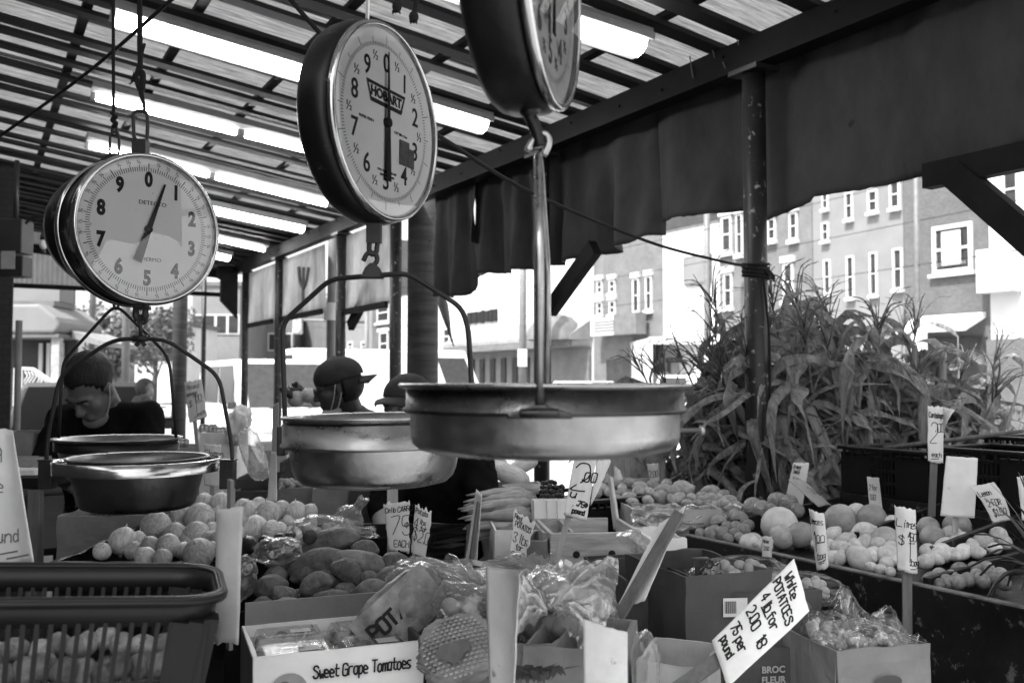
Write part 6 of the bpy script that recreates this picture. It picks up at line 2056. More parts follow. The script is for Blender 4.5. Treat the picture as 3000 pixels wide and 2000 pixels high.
def person(label, H, neck, sh, el, ha, hip, feet, skin, shirt, sleeve=.9, trousers='denim', hip_w=.10, chest=.115, face=True, palm=(0, 0, -1), voxel=.007):
    root = thing('person', label, 'person', V((hip.x, hip.y, 0)))
    b = MB()
    if face: head_shape(b, H)
    b.cap(H @ V((0, .030, -.055)), .052, neck, .058)
    ax = (sh[1] - sh[0]).normalized()
    mid_ = (sh[0] + sh[1]) / 2
    for s in (-1, 1):
        b.cap(mid_ + ax * s * .075 + (hip - mid_) * .12, chest * .9, hip + ax * s * .055, chest * .88)
    b.cap(sh[0], .05, sh[1], .05)
    for k in (0, 1):
        b.cap(sh[k], .052, el[k], .040); b.cap(el[k], .040, ha[k], .026)
        hand(b, ha[k], ha[k] - el[k] * 1.0, palm, .7, -1 if k == 0 else 1)
    knees = []
    for k, s in ((0, -1), (1, 1)):
        hp = hip + ax * s * hip_w
        kn = hp.lerp(feet[k], .5) + V((0, -.03, 0))
        knees.append((hp, kn))
        b.cap(hp, .085, kn, .055); b.cap(kn, .055, feet[k] + V((0, 0, .08)), .038)
        b.cap(feet[k] + V((0, .03, .045)), .04, feet[k] + V((0, -.13, .035)), .032)
    fuse('body', b, skin, root, voxel)
    s_ = MB()
    for s in (-1, 1):
        s_.cap(mid_ + ax * s * .075 + (hip - mid_) * .12, chest * .9 + .014, hip + ax * s * .055 + (hip - mid_).normalized() * .05, chest * .88 + .02)
    s_.cap(sh[0], .064, sh[1], .064)
    s_.cap(neck + (mid_ - neck) * .2, .068, mid_, .085)
    for k in (0, 1):
        e = sh[k].lerp(el[k], min(1, sleeve))
        s_.cap(sh[k], .068, e, .058)
        if sleeve > 1: s_.cap(el[k], .055, el[k].lerp(ha[k], sleeve - 1), .046)
    o = fuse('shirt', s_, shirt, root, .011, 5)
    md = o.modifiers.new('folds', 'DISPLACE'); md.texture = FOLD; md.strength = .030; md.texture_coords = 'GLOBAL'; md.mid_level = .5
    t_ = MB()
    for hp, kn in knees:
        t_.cap(hp, .105, kn, .075)
    for k in (0, 1):
        t_.cap(knees[k][1], .073, feet[k] + V((0, 0, .1)), .060)
    fuse('trousers', t_, trousers, root, .014, 3)
    sh_ = MB()
    for k in (0, 1):
        sh_.cap(feet[k] + V((0, .04, .045)), .05, feet[k] + V((0, -.14, .04)), .042)
    part('shoes', sh_, 'blackcloth', root)
    return root


FOLD = bpy.data.textures.new('folds', 'CLOUDS'); FOLD.noise_scale = .07; FOLD.noise_depth = 1


def HM(c, yaw, pitch, roll=0):
    return MX.Translation(c) @ MX.Rotation(R(yaw), 4, 'Z') @ MX.Rotation(R(pitch), 4, 'X') @ MX.Rotation(R(roll), 4, 'Y')


def shell(H, c, r, keep, thick, mat, parent, name, wob=.0):
    mb = MB().ball((0, 0, 0), 1, 1, 1, nu=40, nv=28)
    vs = [V((c[0] + p.x * r[0] * (1 + wob * NZ.noise(p * 6)), c[1] + p.y * r[1] * (1 + wob * NZ.noise(p * 6)), c[2] + p.z * r[2] * (1 + wob * NZ.noise(p * 7)))) for p in mb.v]
    fs = [f for f in mb.f if keep(sum((vs[i] for i in f), V()) / len(f))]
    used = sorted({i for f in fs for i in f}); ix = {i: k for k, i in enumerate(used)}
    m2 = MB().add([H @ vs[i] for i in used], [tuple(ix[i] for i in f) for f in fs], None, True)
    return part(name, m2, mat, parent, solid=thick)


def brows(H, root):
    mb = MB()
    for s in (-1, 1):
        mb.cap(H @ V((s * .014, -.101, .016)), .0045, H @ V((s * .046, -.086, .018)), .003, 8)
    part('eyebrows', mb, 'hairdark', root)
    for s in (-1, 1):
        part('eye', MB().ball(H @ V((s * .030, -.083, -.003)), .0115, nu=12, nv=8), 'skindark', root)
        part('eyelid', MB().ball(H @ V((s * .030, -.0845, -.001)), .0118, .0118, .0105, nu=12, nv=8), 'skin', root)


# 1 leaning man
H = HM(W(265, 1134, 3.52), -16, 44, 3)
p1 = person('man with cropped dark hair in a black top, leaning down behind the round dial scale', H, W(315, 1196, 3.66), [W(182, 1232, 3.64), W(428, 1222, 3.64)], [W(138, 1372, 3.50), W(448, 1380, 3.5)], [W(218, 1424, 3.30), W(372, 1436, 3.3)],
            W(330, 1500, 3.98), [V((-1.75, 4.2, 0)), V((-1.45, 4.2, 0))], 'skin', 'blackcloth', 1.0, palm=(0, 0, -1))
shell(H, (0, .020, .042), (.079, .100, .091), lambda p: p.z > -.70 * p.y + .022 * (p.y < -.02) - .01 + .007 * NZ.noise(p * 60) + .6 * max(0, .03 - abs(abs(p.x) - .035)) * (p.y < -.03), .003, 'hairdark', p1, 'hair', .05)
brows(H, p1)
mb = MB(); ball_at(mb, H, (0, -.056, -.112), (.050, .046, .026)); part('face_mask', mb, 'maskgrey', p1)
mb = MB()
for s in (-1, 1):
    mb.tube(smoothpath([H @ V((s * .084, .004, .008)), H @ V((s * .074, -.025, -.05)), H @ V((s * .050, -.056, -.104))], 5), .0022, 6)
part('mask_strap', mb, 'maskcloth', p1)
# 2 capped man in profile
H = HM(W(988, 1132, 4.3), -82, 14)
p2 = person('man in profile with a cap turned backwards and a face mask under his chin', H, W(1032, 1214, 4.36), [W(1050, 1248, 4.18), W(1072, 1246, 4.55)], [W(1000, 1390, 4.1), W(1030, 1400, 4.5)], [W(930, 1420, 4.1), W(950, 1430, 4.45)],
            W(1085, 1500, 4.42), [V((-.75, 4.35, 0)), V((-.72, 4.6, 0))], 'skindark', 'greycloth', .9)
shell(H, (0, .016, .044), (.090, .112, .088), lambda p: p.z > .018 + .10 * p.y, .006, 'capcloth', p2, 'cap', .01)
mb = MB()
mb.grid(14, 8, lambda u, v: H @ V(((u - .5) * .15 * (1 - .25 * v * v), .105 + .085 * v * (1 - (2 * u - 1) ** 2 * .6), .022 - .012 * v - .03 * (2 * u - 1) ** 2)))
part('cap_brim', mb, 'capcloth', p2, solid=.005)
part('cap_button', MB().ball(H @ V((0, .016, .134)), .008, .008, .005), 'capcloth', p2)
mb = MB(); ball_at(mb, H, (0, -.052, -.112), (.052, .050, .032)); part('face_mask', mb, 'maskcloth', p2)
mb = MB()
for s in (-1, 1):
    mb.tube(smoothpath([H @ V((s * .082, -.002, .012)), H @ V((s * .074, -.025, -.05)), H @ V((s * .054, -.052, -.10))], 5), .0022, 6)
    mb.tube(smoothpath([H @ V((s * .084, .016, -.03)), H @ V((s * .072, -.005, -.075)), H @ V((s * .054, -.035, -.12))], 5), .0022, 6)
part('mask_strap', mb, 'maskcloth', p2)
mb = MB()
for s in (-1, 1):
    mb.tube([H @ V((s * .032 + .024 * math.cos(k * .4488), -.104, -.004 + .019 * math.sin(k * .4488))) for k in range(15)], .0022, 6)
    mb.tube([H @ V((s * .058, -.098, .0)), H @ V((s * .080, -.01, .004))], .002, 6)
part('glasses', mb, 'blackmetal', p2)
shell(H, (0, .026, .0), (.082, .092, .085), lambda p: p.y > .02 and p.z < .03 and p.z > -.075, .012, 'hairdark', p2, 'hair', .04)
# 3 person in black
H = HM(W(1190, 1194, 3.45), -24, 2)
p3 = person('person in a dark cap and black top bending between the middle and near pans', H, W(1240, 1280, 3.52), [W(1160, 1340, 3.42), W(1385, 1330, 3.42)], [W(1118, 1500, 3.25), W(1428, 1482, 3.24)], [W(1140, 1620, 3.06), W(1438, 1622, 3.10)],
            W(1315, 1640, 3.62), [V((-.42, 3.75, 0)), V((-.15, 3.75, 0))], 'skinpale', 'blackcloth', .95, chest=.135, palm=(0, 0, -1))
shell(H, (0, .016, .042), (.084, .106, .082), lambda p: p.z > .046 + .03 * p.y, .005, 'capcloth', p3, 'cap', .01)
part('cap_brim', MB().grid(14, 8, lambda u, v: H @ V(((u - .5) * .15 * (1 - .25 * v * v), -.085 - .085 * v * (1 - (2 * u - 1) ** 2 * .6), .044 - .020 * v - .014 * (2 * u - 1) ** 2))), 'capcloth', p3, solid=.005)
brows(H, p3)
# 4 hooded figure far behind
H = HM(W(428, 1142, 11.5), 70, 8)
p4 = person('small hooded figure in dark clothes far behind the leaning man', H, W(420, 1164, 11.5), [W(410, 1176, 11.65), W(422, 1174, 11.35)], [W(404, 1225, 11.6), W(432, 1220, 11.3)], [W(428, 1240, 11.5), W(455, 1205, 11.3)],
            W(412, 1255, 11.5), [V((-4.58, 11.6, 0)), V((-4.52, 11.4, 0))], 'skinpale', 'greycloth', 1.8, voxel=.012)
shell(H, (0, .026, .028), (.098, .112, .112), lambda p: p.y > -.055 or p.z > .10, .012, 'greycloth', p4, 'hood', .02)

# ------------------------------------------------------------------ goods and things further back
bag('white paper wrapped flowers in a plastic sleeve behind the left pans', W(700, 1245, 4.6), (.05, .04, .09), RZ(0) @ RY_(12), 81, 'boxwhite', amp=.28, name='flower_wrap', cat='wrapped flowers')
bag('loose clear plastic sack hanging by the thin stake behind the onions', W(742, 1330, 3.1), (.035, .03, .09), RZ(0) @ RY_(-20), 83, 'filmmilky', amp=.16, folds=7)
crate('black lattice crate of pale pumpkins beside the capped man', 5.35, 1.05, .83, .3, .36, .2, lattice=(.1, .9))
for k, (px, py, r) in enumerate(((868, 1168, 26), (905, 1158, 24), (930, 1172, 22))):
    put('grapefruit', 'pumpkin', 'pale pumpkin heaped in the lattice crate beside the capped man', 'pumpkin', 'pale pumpkins in the lattice crate', px, py, r, 5.6, MX.Identity(4))
for k in range(5):
    put('potato%d' % (k % 3), 'eggplant', 'dark aubergine lying on the pumpkins', 'aubergine', 'dark aubergines on the pumpkins', 838 + 9 * k, 1150 - 4 * k, 17, 5.55 + .03 * k, None, (1.5, .7, .7))
for o in list(COL.objects):
    if o.name.startswith('eggplant'): o.data = ITEM['beet']
table('low plank table of far crates behind the middle pan', 4.9, 6.6, .6, 1.7, .82)
table('long plank table under the far crates on the left', 4.4, 6.4, -.3, .55, .70)

# ------------------------------------------------------------------ street: buildings
brickmat('brick', .055, .085, .12, 6)
brickmat('brickpale', .085, .12, .16, 6)
gm('render_white', .5, .8, var=.08, vs=1.2)
gm('render_grey', .17, .8, var=.12, vs=1.2)
gm('trimwhite', .5, .6, var=.06)
gm('pane', .03, .12, var=.3, vs=2)
gm('awning', .2, .7, var=.15, vs=3)
gm('awningdark', .12, .7, var=.2, vs=3)
gm('shopdark', .03, .5, var=.4, vs=2)
FB = 25.0


def building(label, px0, px1, top, mat, wins=(), depth=9.0, b=FB, cornice=True, name='building', lint=False):
    a1, _ = a_at(px0, b); a0, _ = a_at(px1, b)
    t = thing(name, label, 'building', MAB(a0, b, 0))
    W_ = a1 - a0
    part('wall', MB().box(depth, W_, top + .2, None, (depth / 2, W_ / 2, top / 2 - .1)), mat, t, world=False)
    if cornice:
        part('cornice', MB().box(.35, W_ - .02, .35, None, (-.12, W_ / 2, top - .4)).box(.22, W_ - .02, .2, None, (-.06, W_ / 2, top - .7)), 'trimwhite', t, world=False)
    part('roof', MB().box(depth - .1, W_ - .1, .1, None, (depth / 2, W_ / 2, top + .08)), 'awningdark', t, world=False)
    for q in wins:
        x0, y0, x1, y1 = q[:4]
        aa, Y0 = a_at(x0, b); ab, Y1 = a_at(x1, b)
        z1 = z_at(y0, (Y0 + Y1) / 2); z0 = z_at(y1, (Y0 + Y1) / 2)
        ya, yb = ab - a0, aa - a0
        w_, h_ = yb - ya, z1 - z0
        cy_, cz_ = (ya + yb) / 2, (z0 + z1) / 2
        fr_ = MB()
        e = min(.12, w_ * .16)
        fr_.box(.10, e, h_, None, (-.03, ya + e / 2, cz_)).box(.10, e, h_, None, (-.03, yb - e / 2, cz_)).box(.10, w_ - 2 * e, e, None, (-.03, cy_, z0 + e / 2)).box(.10, w_ - 2 * e, e, None, (-.03, cy_, z1 - e / 2)).box(.08, w_ - 2 * e, e * .6, None, (-.025, cy_, cz_))
        if lint: fr_.box(.16, w_ * 1.3, .22, None, (-.06, cy_, z1 + .14)).box(.2, w_ * 1.25, .14, None, (-.08, cy_, z0 - .08))
        else: fr_.box(.18, w_ * 1.15, .10, None, (-.07, cy_, z0 - .05))
        f = part('window', fr_, 'trimwhite', t, world=False)
        TM[f.name] = TM[t.name]
        part('pane', MB().box(.02, w_ - 2 * e, h_ - 2 * e, None, (-.012, cy_, cz_)), 'pane', f, world=False)
    return t, a0, W_


t, a0, W_ = building('white painted house with a boxed bay, farthest right across the street', 2905, 3330, 9.5, 'render_white', [(2925, 735, 2990, 850), (2950, 480, 3000, 620), (3080, 700, 3180, 860)])
part('brick_base', MB().box(.3, W_ - .1, 2.6, None, (-.16, W_ / 2, 1.25)), 'brick', t, world=False)
part('bay_box', MB().box(.5, 1.0, 1.2, None, (-.3, W_ - .45, z_at(795, 26.3))), 'trimwhite', t, world=False)
t, a0, W_ = building('brick house with one big papered window across the street', 2655, 2903, 10.2, 'brick', [(2741, 655, 2859, 798)])
aa, Y = a_at(2800, FB)
pp = MB()
M = MAB(aa, FB, 0)
pp.box(.01, .62, 1.0, M, (-.09, .02, z_at(725, Y)))
part('window_notice', pp, 'trimwhite', t)
pp = MB()
addtext(pp, '215 387 8344', .17, M @ MX.Translation((-.10, .02, z_at(772, Y))) @ MX.Rotation(R(-90), 4, 'Z') @ FL, bold=.004)
pp.box(.012, .56, .03, M, (-.098, .02, z_at(722, Y))).box(.012, .56, .03, M, (-.098, .02, z_at(744, Y))).box(.012, .03, .22, M, (-.098, .28, z_at(733, Y))).box(.012, .03, .22, M, (-.098, -.24, z_at(733, Y)))
part('notice_lettering', pp, 'inkgrey', t)
a3, Y3 = a_at(2690, FB); a4, Y4 = a_at(2895, FB)
M = MAB(a4, FB, 0)
part('shop_opening', MB().box(.1, a3 - a4, 2.3, M, (-.06, (a3 - a4) / 2, 1.5)), 'shopdark', t)
part('shop_awning', MB().prism([(-.05, 3.35), (-1.0, 2.95), (-1.0, 2.80), (-.05, 3.2)], .0, a3 - a4, M), 'trimwhite', t)
building('long pale painted house with tall narrow windows', 2386, 2653, 10.0, 'render_grey', [(2624, 726, 2652, 847), (2555, 738, 2577, 864), (2487, 749, 2509, 872), (2553, 553, 2582, 619), (2618, 524, 2648, 607), (2486, 560, 2508, 640), (2416, 650, 2436, 704), (2418, 560, 2436, 610), (2420, 760, 2440, 860)])
building('brick house partly hidden behind the chipped black post', 2112, 2384, 9.8, 'brickpale', [(2119, 631, 2150, 738), (2163, 625, 2182, 744), (2256, 637, 2280, 702), (2320, 620, 2344, 700), (2125, 800, 2150, 900), (2300, 770, 2330, 880)], lint=True)
t, a0, W_ = building('low blank white wall with an empty board, left of the chipped black post', 1944, 2110, 7.5, 'render_white', [], cornice=False)
aa, Y = a_at(2050, FB)
part('blank_board', MB().box(.12, 1.55, 1.15, MAB(aa, FB, 0), (-.08, 0, z_at(790, Y))), 'awningdark', t)
part('board_face', MB().box(.02, 1.40, 1.0, MAB(aa, FB, 0), (-.15, 0, z_at(790, Y))), 'render_grey', t)
t, a0, W_ = building('brick house with white lintels above a shop canopy', 1742, 1942, 8.6, 'brickpale', [(1752, 885, 1768, 922), (1788, 880, 1806, 920), (1857, 815, 1876, 915), (1895, 808, 1913, 908), (1752, 822, 1768, 860), (1788, 820, 1806, 858)], lint=True, cornice=False)
M = MAB(a_at(1890, FB)[0], FB, 0)
Lw = a_at(1770, FB)[0] - a_at(1890, FB)[0]
part('shop_sign', MB().box(.5, Lw, .75, M, (-.5, Lw / 2, z_at(955, 41))), 'trimwhite', t)
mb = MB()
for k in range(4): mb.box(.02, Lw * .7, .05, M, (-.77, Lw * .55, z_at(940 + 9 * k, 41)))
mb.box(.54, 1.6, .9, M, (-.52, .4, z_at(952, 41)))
part('sign_dark_marks', mb, 'awningdark', t)  # dark lines on the sign and a dark box at its end
part('shop_front', MB().box(.14, Lw * .75, 2.3, M, (-.08, Lw * .5, 1.2)), 'shopdark', t)
t, a0, W_ = building('wide white blank building with a long pent roof along the street', 1352, 1738, 7.6, 'render_white', [], cornice=False)
M = MAB(a0, FB, 0)
part('pent_roof', MB().prism([(-.03, 4.3), (-1.3, 3.5), (-1.3, 3.3), (-.03, 3.3)], .0, W_ - .1, M), 'awning', t)
part('dark_fascia', MB().box(.2, W_ - .2, .3, M, (-1.2, W_ / 2, 3.13)), 'awningdark', t)
part('lower_wall', MB().box(.16, W_ - .2, 3.0, M, (-.09, W_ / 2, 1.45)), 'brickpale', t)
mb = MB()
for k in range(6): mb.box(.1, .5, 2.4, M, (-.2, W_ * (.42 + .09 * k), 1.4))
part('shop_windows', mb, 'pane', t)
part('porch_hood', MB().lathe([(0, 1.3), (.8, 1.1), (1.3, .5), (1.4, 0)], 24, M @ MX.Translation((-1.2, 1.4, 3.3))), 'awningdark', t)
aa, _ = a_at(1460, FB); ab, _ = a_at(1372, FB); Y = 51
mb = MB()
rr = random.Random(3)
x = aa
while x < ab:
    w_ = rr.uniform(.35, .7); mb.box(.1, w_ * .85, rr.uniform(.6, .75), MAB(x + w_ / 2, FB, 0), (-.08, 0, z_at(921, Y))); x += w_
part('sign_letters', mb, 'ink', t)
building('pale corner building just right of the wooden pole', 1152, 1350, 7.0, 'render_white', [(1300, 960, 1320, 1010)], cornice=False)
building('narrow brick building seen left of the wooden pole', 1092, 1150, 11.0, 'brick', [(1106, 886, 1140, 944), (1113, 972, 1138, 1040)], lint=True)
building('pale building far down the street', 960, 1090, 9.0, 'render_grey', [(1020, 1000, 1034, 1030), (1060, 1000, 1072, 1030), (980, 1010, 990, 1035)])
building('grey building farthest down the street', 820, 955, 8.0, 'brickpale', [(850, 1040, 858, 1060), (880, 1035, 890, 1058)], depth=20)
# buildings closing the view at the far left
for lab, px0, px1, D, top, m in (('pale block closing the street under the price card', 560, 700, 70, 8.5, 'render_grey'), ('low brick block behind the far traffic light', 700, 860, 78, 7.0, 'brickpale'), ('far pale block behind the round dial hook', 395, 520, 60, 5.0, 'render_white')):
    p0, p1_ = W(px0, 1115, D), W(px1, 1115, D)
    c = (p0 + p1_) / 2
    t = thing('building', lab, 'building', V((c.x, c.y + 4, 0)))
    w_ = (p1_ - p0).length
    part('wall', MB().box(w_, 8, top, None, (0, 0, top / 2)), m, t, world=False)
    part('roof', MB().box(w_ + .3, 8.3, .3, None, (0, 0, top + .14)), 'awningdark', t, world=False)
    for k in range(4):
        f = part('window', MB().box(.9, .12, 1.5, None, (-w_ / 2 + w_ * (k + .5) / 4, -4.02, top * .66)), 'trimwhite', t, world=False)
        TM[f.name] = TM[t.name]
        part('pane', MB().box(.7, .04, 1.3, None, (-w_ / 2 + w_ * (k + .5) / 4, -4.09, top * .66)), 'pane', f, world=False)
t = thing('building', 'unseen white building added across the street, to brighten the dial reflections', 'building', MAB(-32, FB, 0))
part('wall', MB().box(8, 34, 8, None, (4, 17, 4)), 'render_white', t, world=False)  # out of view, added as a bright surface for the dial glass to reflect
part('roof', MB().box(8.3, 34.3, .2, None, (4, 17, 8.1)), 'awningdark', t, world=False)
# porch building at the far left
D = 15.0
o = W(100, 1115, D)
t = thing('porch_building', 'pale shop with a rounded hood canopy and porch at the left edge', 'building', MX.Translation(V((o.x, o.y, 0))))
S = D / F
def X(px): return (px - 100) * S
def Z(py): return z_at(py, D)
part('wall', MB().box(7, 3, Z(835) + 1.5, None, (X(40) - 3.5 - .95, 2.3, (Z(835) + 1.5) / 2)), 'render_grey', t, world=False)
part('upper_sign', MB().box(X(138) - X(-80), .5, Z(835) - Z(877), None, ((X(138) + X(-80)) / 2, .6, (Z(835) + Z(877)) / 2)), 'render_grey', t, world=False)
part('sign_soffit', MB().box(X(136) - X(-80), .7, Z(877) - Z(893), None, ((X(136) + X(-80)) / 2, .55, (Z(877) + Z(893)) / 2 - .002)), 'awningdark', t, world=False)
hood = [(X(-80), Z(893)), (X(128), Z(893)), (X(150), Z(910)), (X(176), Z(930)), (X(188), Z(952)), (X(184), Z(970)), (X(170), Z(978)), (X(-80), Z(978))]
part('hood_canopy', MB().prism(hood, -.2, 1.4), 'render_grey', t, world=False, bevel=.05, seg=3)
part('hood_edge', MB().box(X(184) - X(-80), 1.5, .06, None, ((X(184) + X(-80)) / 2, .58, Z(984))), 'awningdark', t, world=False)
part('porch_column', MB().box(.13, .13, Z(985), None, (X(170), -.05, Z(985) / 2)), 'cardgrey', t, world=False)
part('side_roof', MB().prism([(X(192), Z(966)), (X(288), Z(1000)), (X(283), Z(1014)), (X(190), Z(988))], .2, 1.6), 'awning', t, world=False)
part('shop_front', MB().box(X(160) - X(-40), .1, Z(990), None, ((X(160) + X(-40)) / 2, .75, Z(990) / 2)), 'shopdark', t, world=False)
mb = MB()
for px in (58, 82, 100, 122): mb.box(.06, .05, Z(1000), None, (X(px), .66, Z(1000) / 2))
part('door_frames', mb, 'trimwhite', t, world=False)
D = 13.0
o = W(100, 1115, D); S = D / F
t = thing('porch_railing', 'white metal stair railing in front of the hooded shop', 'railing', MX.Translation(V((o.x, o.y, 0))))
mb = MB(); mb.span((X(45), 0, Z(1078)), (X(95), 0, Z(1080)), .04, .04); mb.span((X(95), 0, Z(1080)), (X(160), 0, Z(1122)), .04, .04)
part('hand_rail', mb, 'trimwhite', t, world=False)
mb = MB()
for px in (47, 62): mb.box(.05, .05, Z(1078), None, (X(px), 0, Z(1078) / 2))
for k in range(10):
    px = 70 + 9 * k
    zt = Z(1080) if px < 95 else Z(1080 + (px - 95) * .65)
    mb.tube([(X(px), 0, zt), (X(px) + .05, 0, zt - .1), (X(px) - .03, 0, zt - .22), (X(px), 0, zt - .35), (X(px), 0, .1)], .012, 6)
part('baluster', mb, 'trimwhite', t, world=False)

# ------------------------------------------------------------------ vehicles
gm('carwhite', .75, .25, var=.04, coat=.5)
gm('cargrey', .06, .25, var=.06, coat=.5)
gm('carglass', .04, .08, var=.2)
gm('carglassdark', .012, .4, spec=.08)
gm('tyre', .02, .8)
gm('rim', .5, .35, metal=1)
gm('headlamp', .7, .15)


def vehicle(label, px, D, yaw, kind, mat='carwhite', cat='van'):
    o = W(px, 1115, D)
    M = MX.Translation(V((o.x, o.y, -.12))) @ MX.Rotation(R(yaw), 4, 'Z')        # front faces local -y
    dims = {'van': (1.95, 4.9, 1.92, .95, .62), 'hatch': (1.76, 4.1, 1.50, .86, .60), 'suv': (1.85, 4.6, 1.72, .98, .66), 'cargo': (2.0, 5.4, 2.25, 1.05, .66)}[kind]
    w_, l_, h_, belt, wh = dims
    t = thing({'van': 'parked_van', 'cargo': 'parked_van', 'hatch': 'parked_car', 'suv': 'parked_car'}[kind], label, cat, M)
    hood_h = belt - .02
    y0, y1 = -l_ / 2, l_ / 2
    hl = {'van': .75, 'cargo': .6, 'hatch': .95, 'suv': 1.15}[kind]
    wsb, wst = y0 + hl, y0 + hl + {'van': .85, 'cargo': .55, 'hatch': .80, 'suv': .65}[kind]
    rb = y1 - {'van': .12, 'cargo': .03, 'hatch': .35, 'suv': .15}[kind]
    lower = [(y0 + .06, .28), (y0, .5), (y0 + .03, hood_h - .12), (y0 + .22, hood_h), (wsb, belt + .05), (y1 - .05, belt + .05), (y1, .6), (y1 - .04, .28)]
    mb = MB()
    n = len(lower)
    mb.add([(-w_ / 2, y, z) for y, z in lower] + [(w_ / 2, y, z) for y, z in lower], [tuple(range(n)), tuple(range(2 * n - 1, n - 1, -1))] + [(i, n + i, n + (i + 1) % n, (i + 1) % n) for i in range(n)])
    part('body', mb, mat, t, world=False, bevel=.07, seg=3)
    iw = w_ / 2 - .03; tw = w_ / 2 - {'van': .16, 'cargo': .08, 'hatch': .2, 'suv': .18}[kind]
    cab = [(-iw, wsb, belt), (iw, wsb, belt), (iw, y1 - .06, belt), (-iw, y1 - .06, belt), (-tw, wst, h_), (tw, wst, h_), (tw, rb, h_), (-tw, rb, h_)]
    part('cabin', MB().add(cab, [(4, 5, 6, 7), (0, 1, 5, 4), (1, 2, 6, 5), (2, 3, 7, 6), (3, 0, 4, 7)]), mat, t, world=False, bevel=.06, seg=3)

    def quad(A, B, C, D_, u0, u1, v0, v1, nrm, off=.012):
        A, B, C, D_ = V(A), V(B), V(C), V(D_)
        f = lambda u, v: (A * (1 - u) + B * u) * (1 - v) + (D_ * (1 - u) + C * u) * v + V(nrm) * off
        m = MB(); q = [f(u0, v0), f(u1, v0), f(u1, v1), f(u0, v1)]
        nn = V(nrm) * .006
        m.add([p + nn for p in q] + [p - nn for p in q], [(0, 1, 2, 3), (7, 6, 5, 4), (0, 4, 5, 1), (1, 5, 6, 2), (2, 6, 7, 3), (3, 7, 4, 0)])
        return m
    part('windscreen', quad(cab[0], cab[1], cab[5], cab[4], .06, .94, .10, .90, (0, -.8, .6)), 'carglassdark' if kind == 'hatch' else 'carglass', t, world=False)
    part('rear_window', quad(cab[2], cab[3], cab[7], cab[6], .1, .9, .2, .88, (0, 1, .2)), 'carglass', t, world=False)
    if kind != 'cargo':
        for s, (A, B, C, D_) in ((1, (cab[1], cab[2], cab[6], cab[5])), (-1, (cab[3], cab[0], cab[4], cab[7]))):
            for u0, u1 in (((.13, .44), (.47, .88)) if s > 0 else ((.12, .53), (.56, .87))):
                part('side_window', quad(A, B, C, D_, u0, u1, .16, .88, (s, 0, .15)), 'carglass', t, world=False)
    if kind == 'cargo':
        part('side_window', quad(cab[1], cab[2], cab[6], cab[5], .03, .2, .2, .85, (1, 0, .15)), 'carglass', t, world=False)
        part('side_window', quad(cab[3], cab[0], cab[4], cab[7], .8, .97, .2, .85, (-1, 0, .15)), 'carglass', t, world=False)
        part('door_seam', MB().box(w_ + .012, .02, 1.6, None, (0, .3, 1.3)), 'cargrey', t, world=False)
    for s in (-1, 1):
        for y in (y0 + .85, y1 - .85):
            mw = MX.Translation((s * (w_ / 2 - .10), y, wh / 2)) @ MX.Rotation(R(90) * s, 4, 'Y')
            wl = part('wheel', MB().lathe([(.0, -.1), (wh / 2 - .04, -.1), (wh / 2, -.06), (wh / 2, .09), (wh / 2 - .03, .115), (wh / 2 - .11, .115)], 28, mw), 'tyre', t, world=False)
            TM[wl.name] = TM[t.name]
            part('rim', MB().lathe([(0, .085), (.05, .1), (wh / 2 - .14, .1), (wh / 2 - .11, .112)], 20, mw), 'rim', wl, world=False)
        part('headlight', MB().ball((s * (w_ / 2 - .28), y0 + .05, hood_h - .22), .18, .07, .10), 'headlamp', t, world=False)
        part('mirror', MB().box(.16, .10, .14, None, (s * (w_ / 2 + .10), wsb + .25, belt + .14)), 'carglass', t, world=False, bevel=.03)
        part('tail_light', MB().box(.12, .05, .28, None, (s * (w_ / 2 - .12), y1 - .0, .95)), 'cardgrey', t, world=False, bevel=.02)
    for q in (y0 + .03, y1 - .03): part('bumper', MB().box(w_ * .94, .16, .2, None, (0, q, .42)), 'cargrey', t, world=False, bevel=.04)
    part('grille', MB().box(w_ * .5, .04, .16, None, (0, y0 - .005, .64)), 'carglass', t, world=False, bevel=.01)
    if kind in ('van',):
        mb = MB().span((-.5, wsb - .03, belt + .08), (.25, wsb + .04, belt + .12), .02, .02).span((.2, wsb - .03, belt + .08), (.75, wsb + .04, belt + .12), .02, .02)
        part('wiper', mb, 'tyre', t, world=False)
    return t


vehicle('white minivan facing us behind the capped man and left pans', 792, 18.2, 30, 'van')
vehicle('white cargo van side on behind the wooden pole and masked man', 1150, 23, 118, 'cargo')
vehicle('grey hatchback behind the leaning man at the left', 250, 12.0, 22, 'hatch', 'cargrey', 'car')
vehicle('white car parked beyond the bright road beside the corn leaves', 2090, 34.5, 128, 'suv', 'carwhite', 'car')
vehicle('white car behind the near scale across the street', 1745, 37, 40, 'hatch', 'carwhite', 'car')
vehicle('grey car far along the street between the thin posts', 880, 33, 30, 'hatch', 'cargrey', 'car')
# box truck with its rear open
o = W(1985, 1115, 37)
t = thing('box_truck', 'white box truck with an open dark rear, across the bright road', 'truck', MX.Translation(V((o.x, o.y, -.12))) @ MX.Rotation(R(3), 4, 'Z'))
mb = MB()
mb.box(.08, 4.6, 2.4, None, (-1.1, 2.3, 2.0)).box(.08, 4.6, 2.4, None, (1.1, 2.3, 2.0)).box(2.12, 4.6, .08, None, (0, 2.3, 3.16)).box(2.12, 4.6, .1, None, (0, 2.3, .8)).box(2.12, .08, 2.24, None, (0, 4.55, 2.0))
part('cargo_box', mb, 'carwhite', t, world=False)
part('rear_frame', MB().box(2.3, .12, .28, None, (0, -.06, 3.1)).box(.14, .12, 2.3, None, (-1.08, -.06, 1.9)).box(.14, .12, 2.3, None, (1.08, -.06, 1.9)).box(2.3, .3, .16, None, (0, -.1, .72)), 'trimwhite', t, world=False)
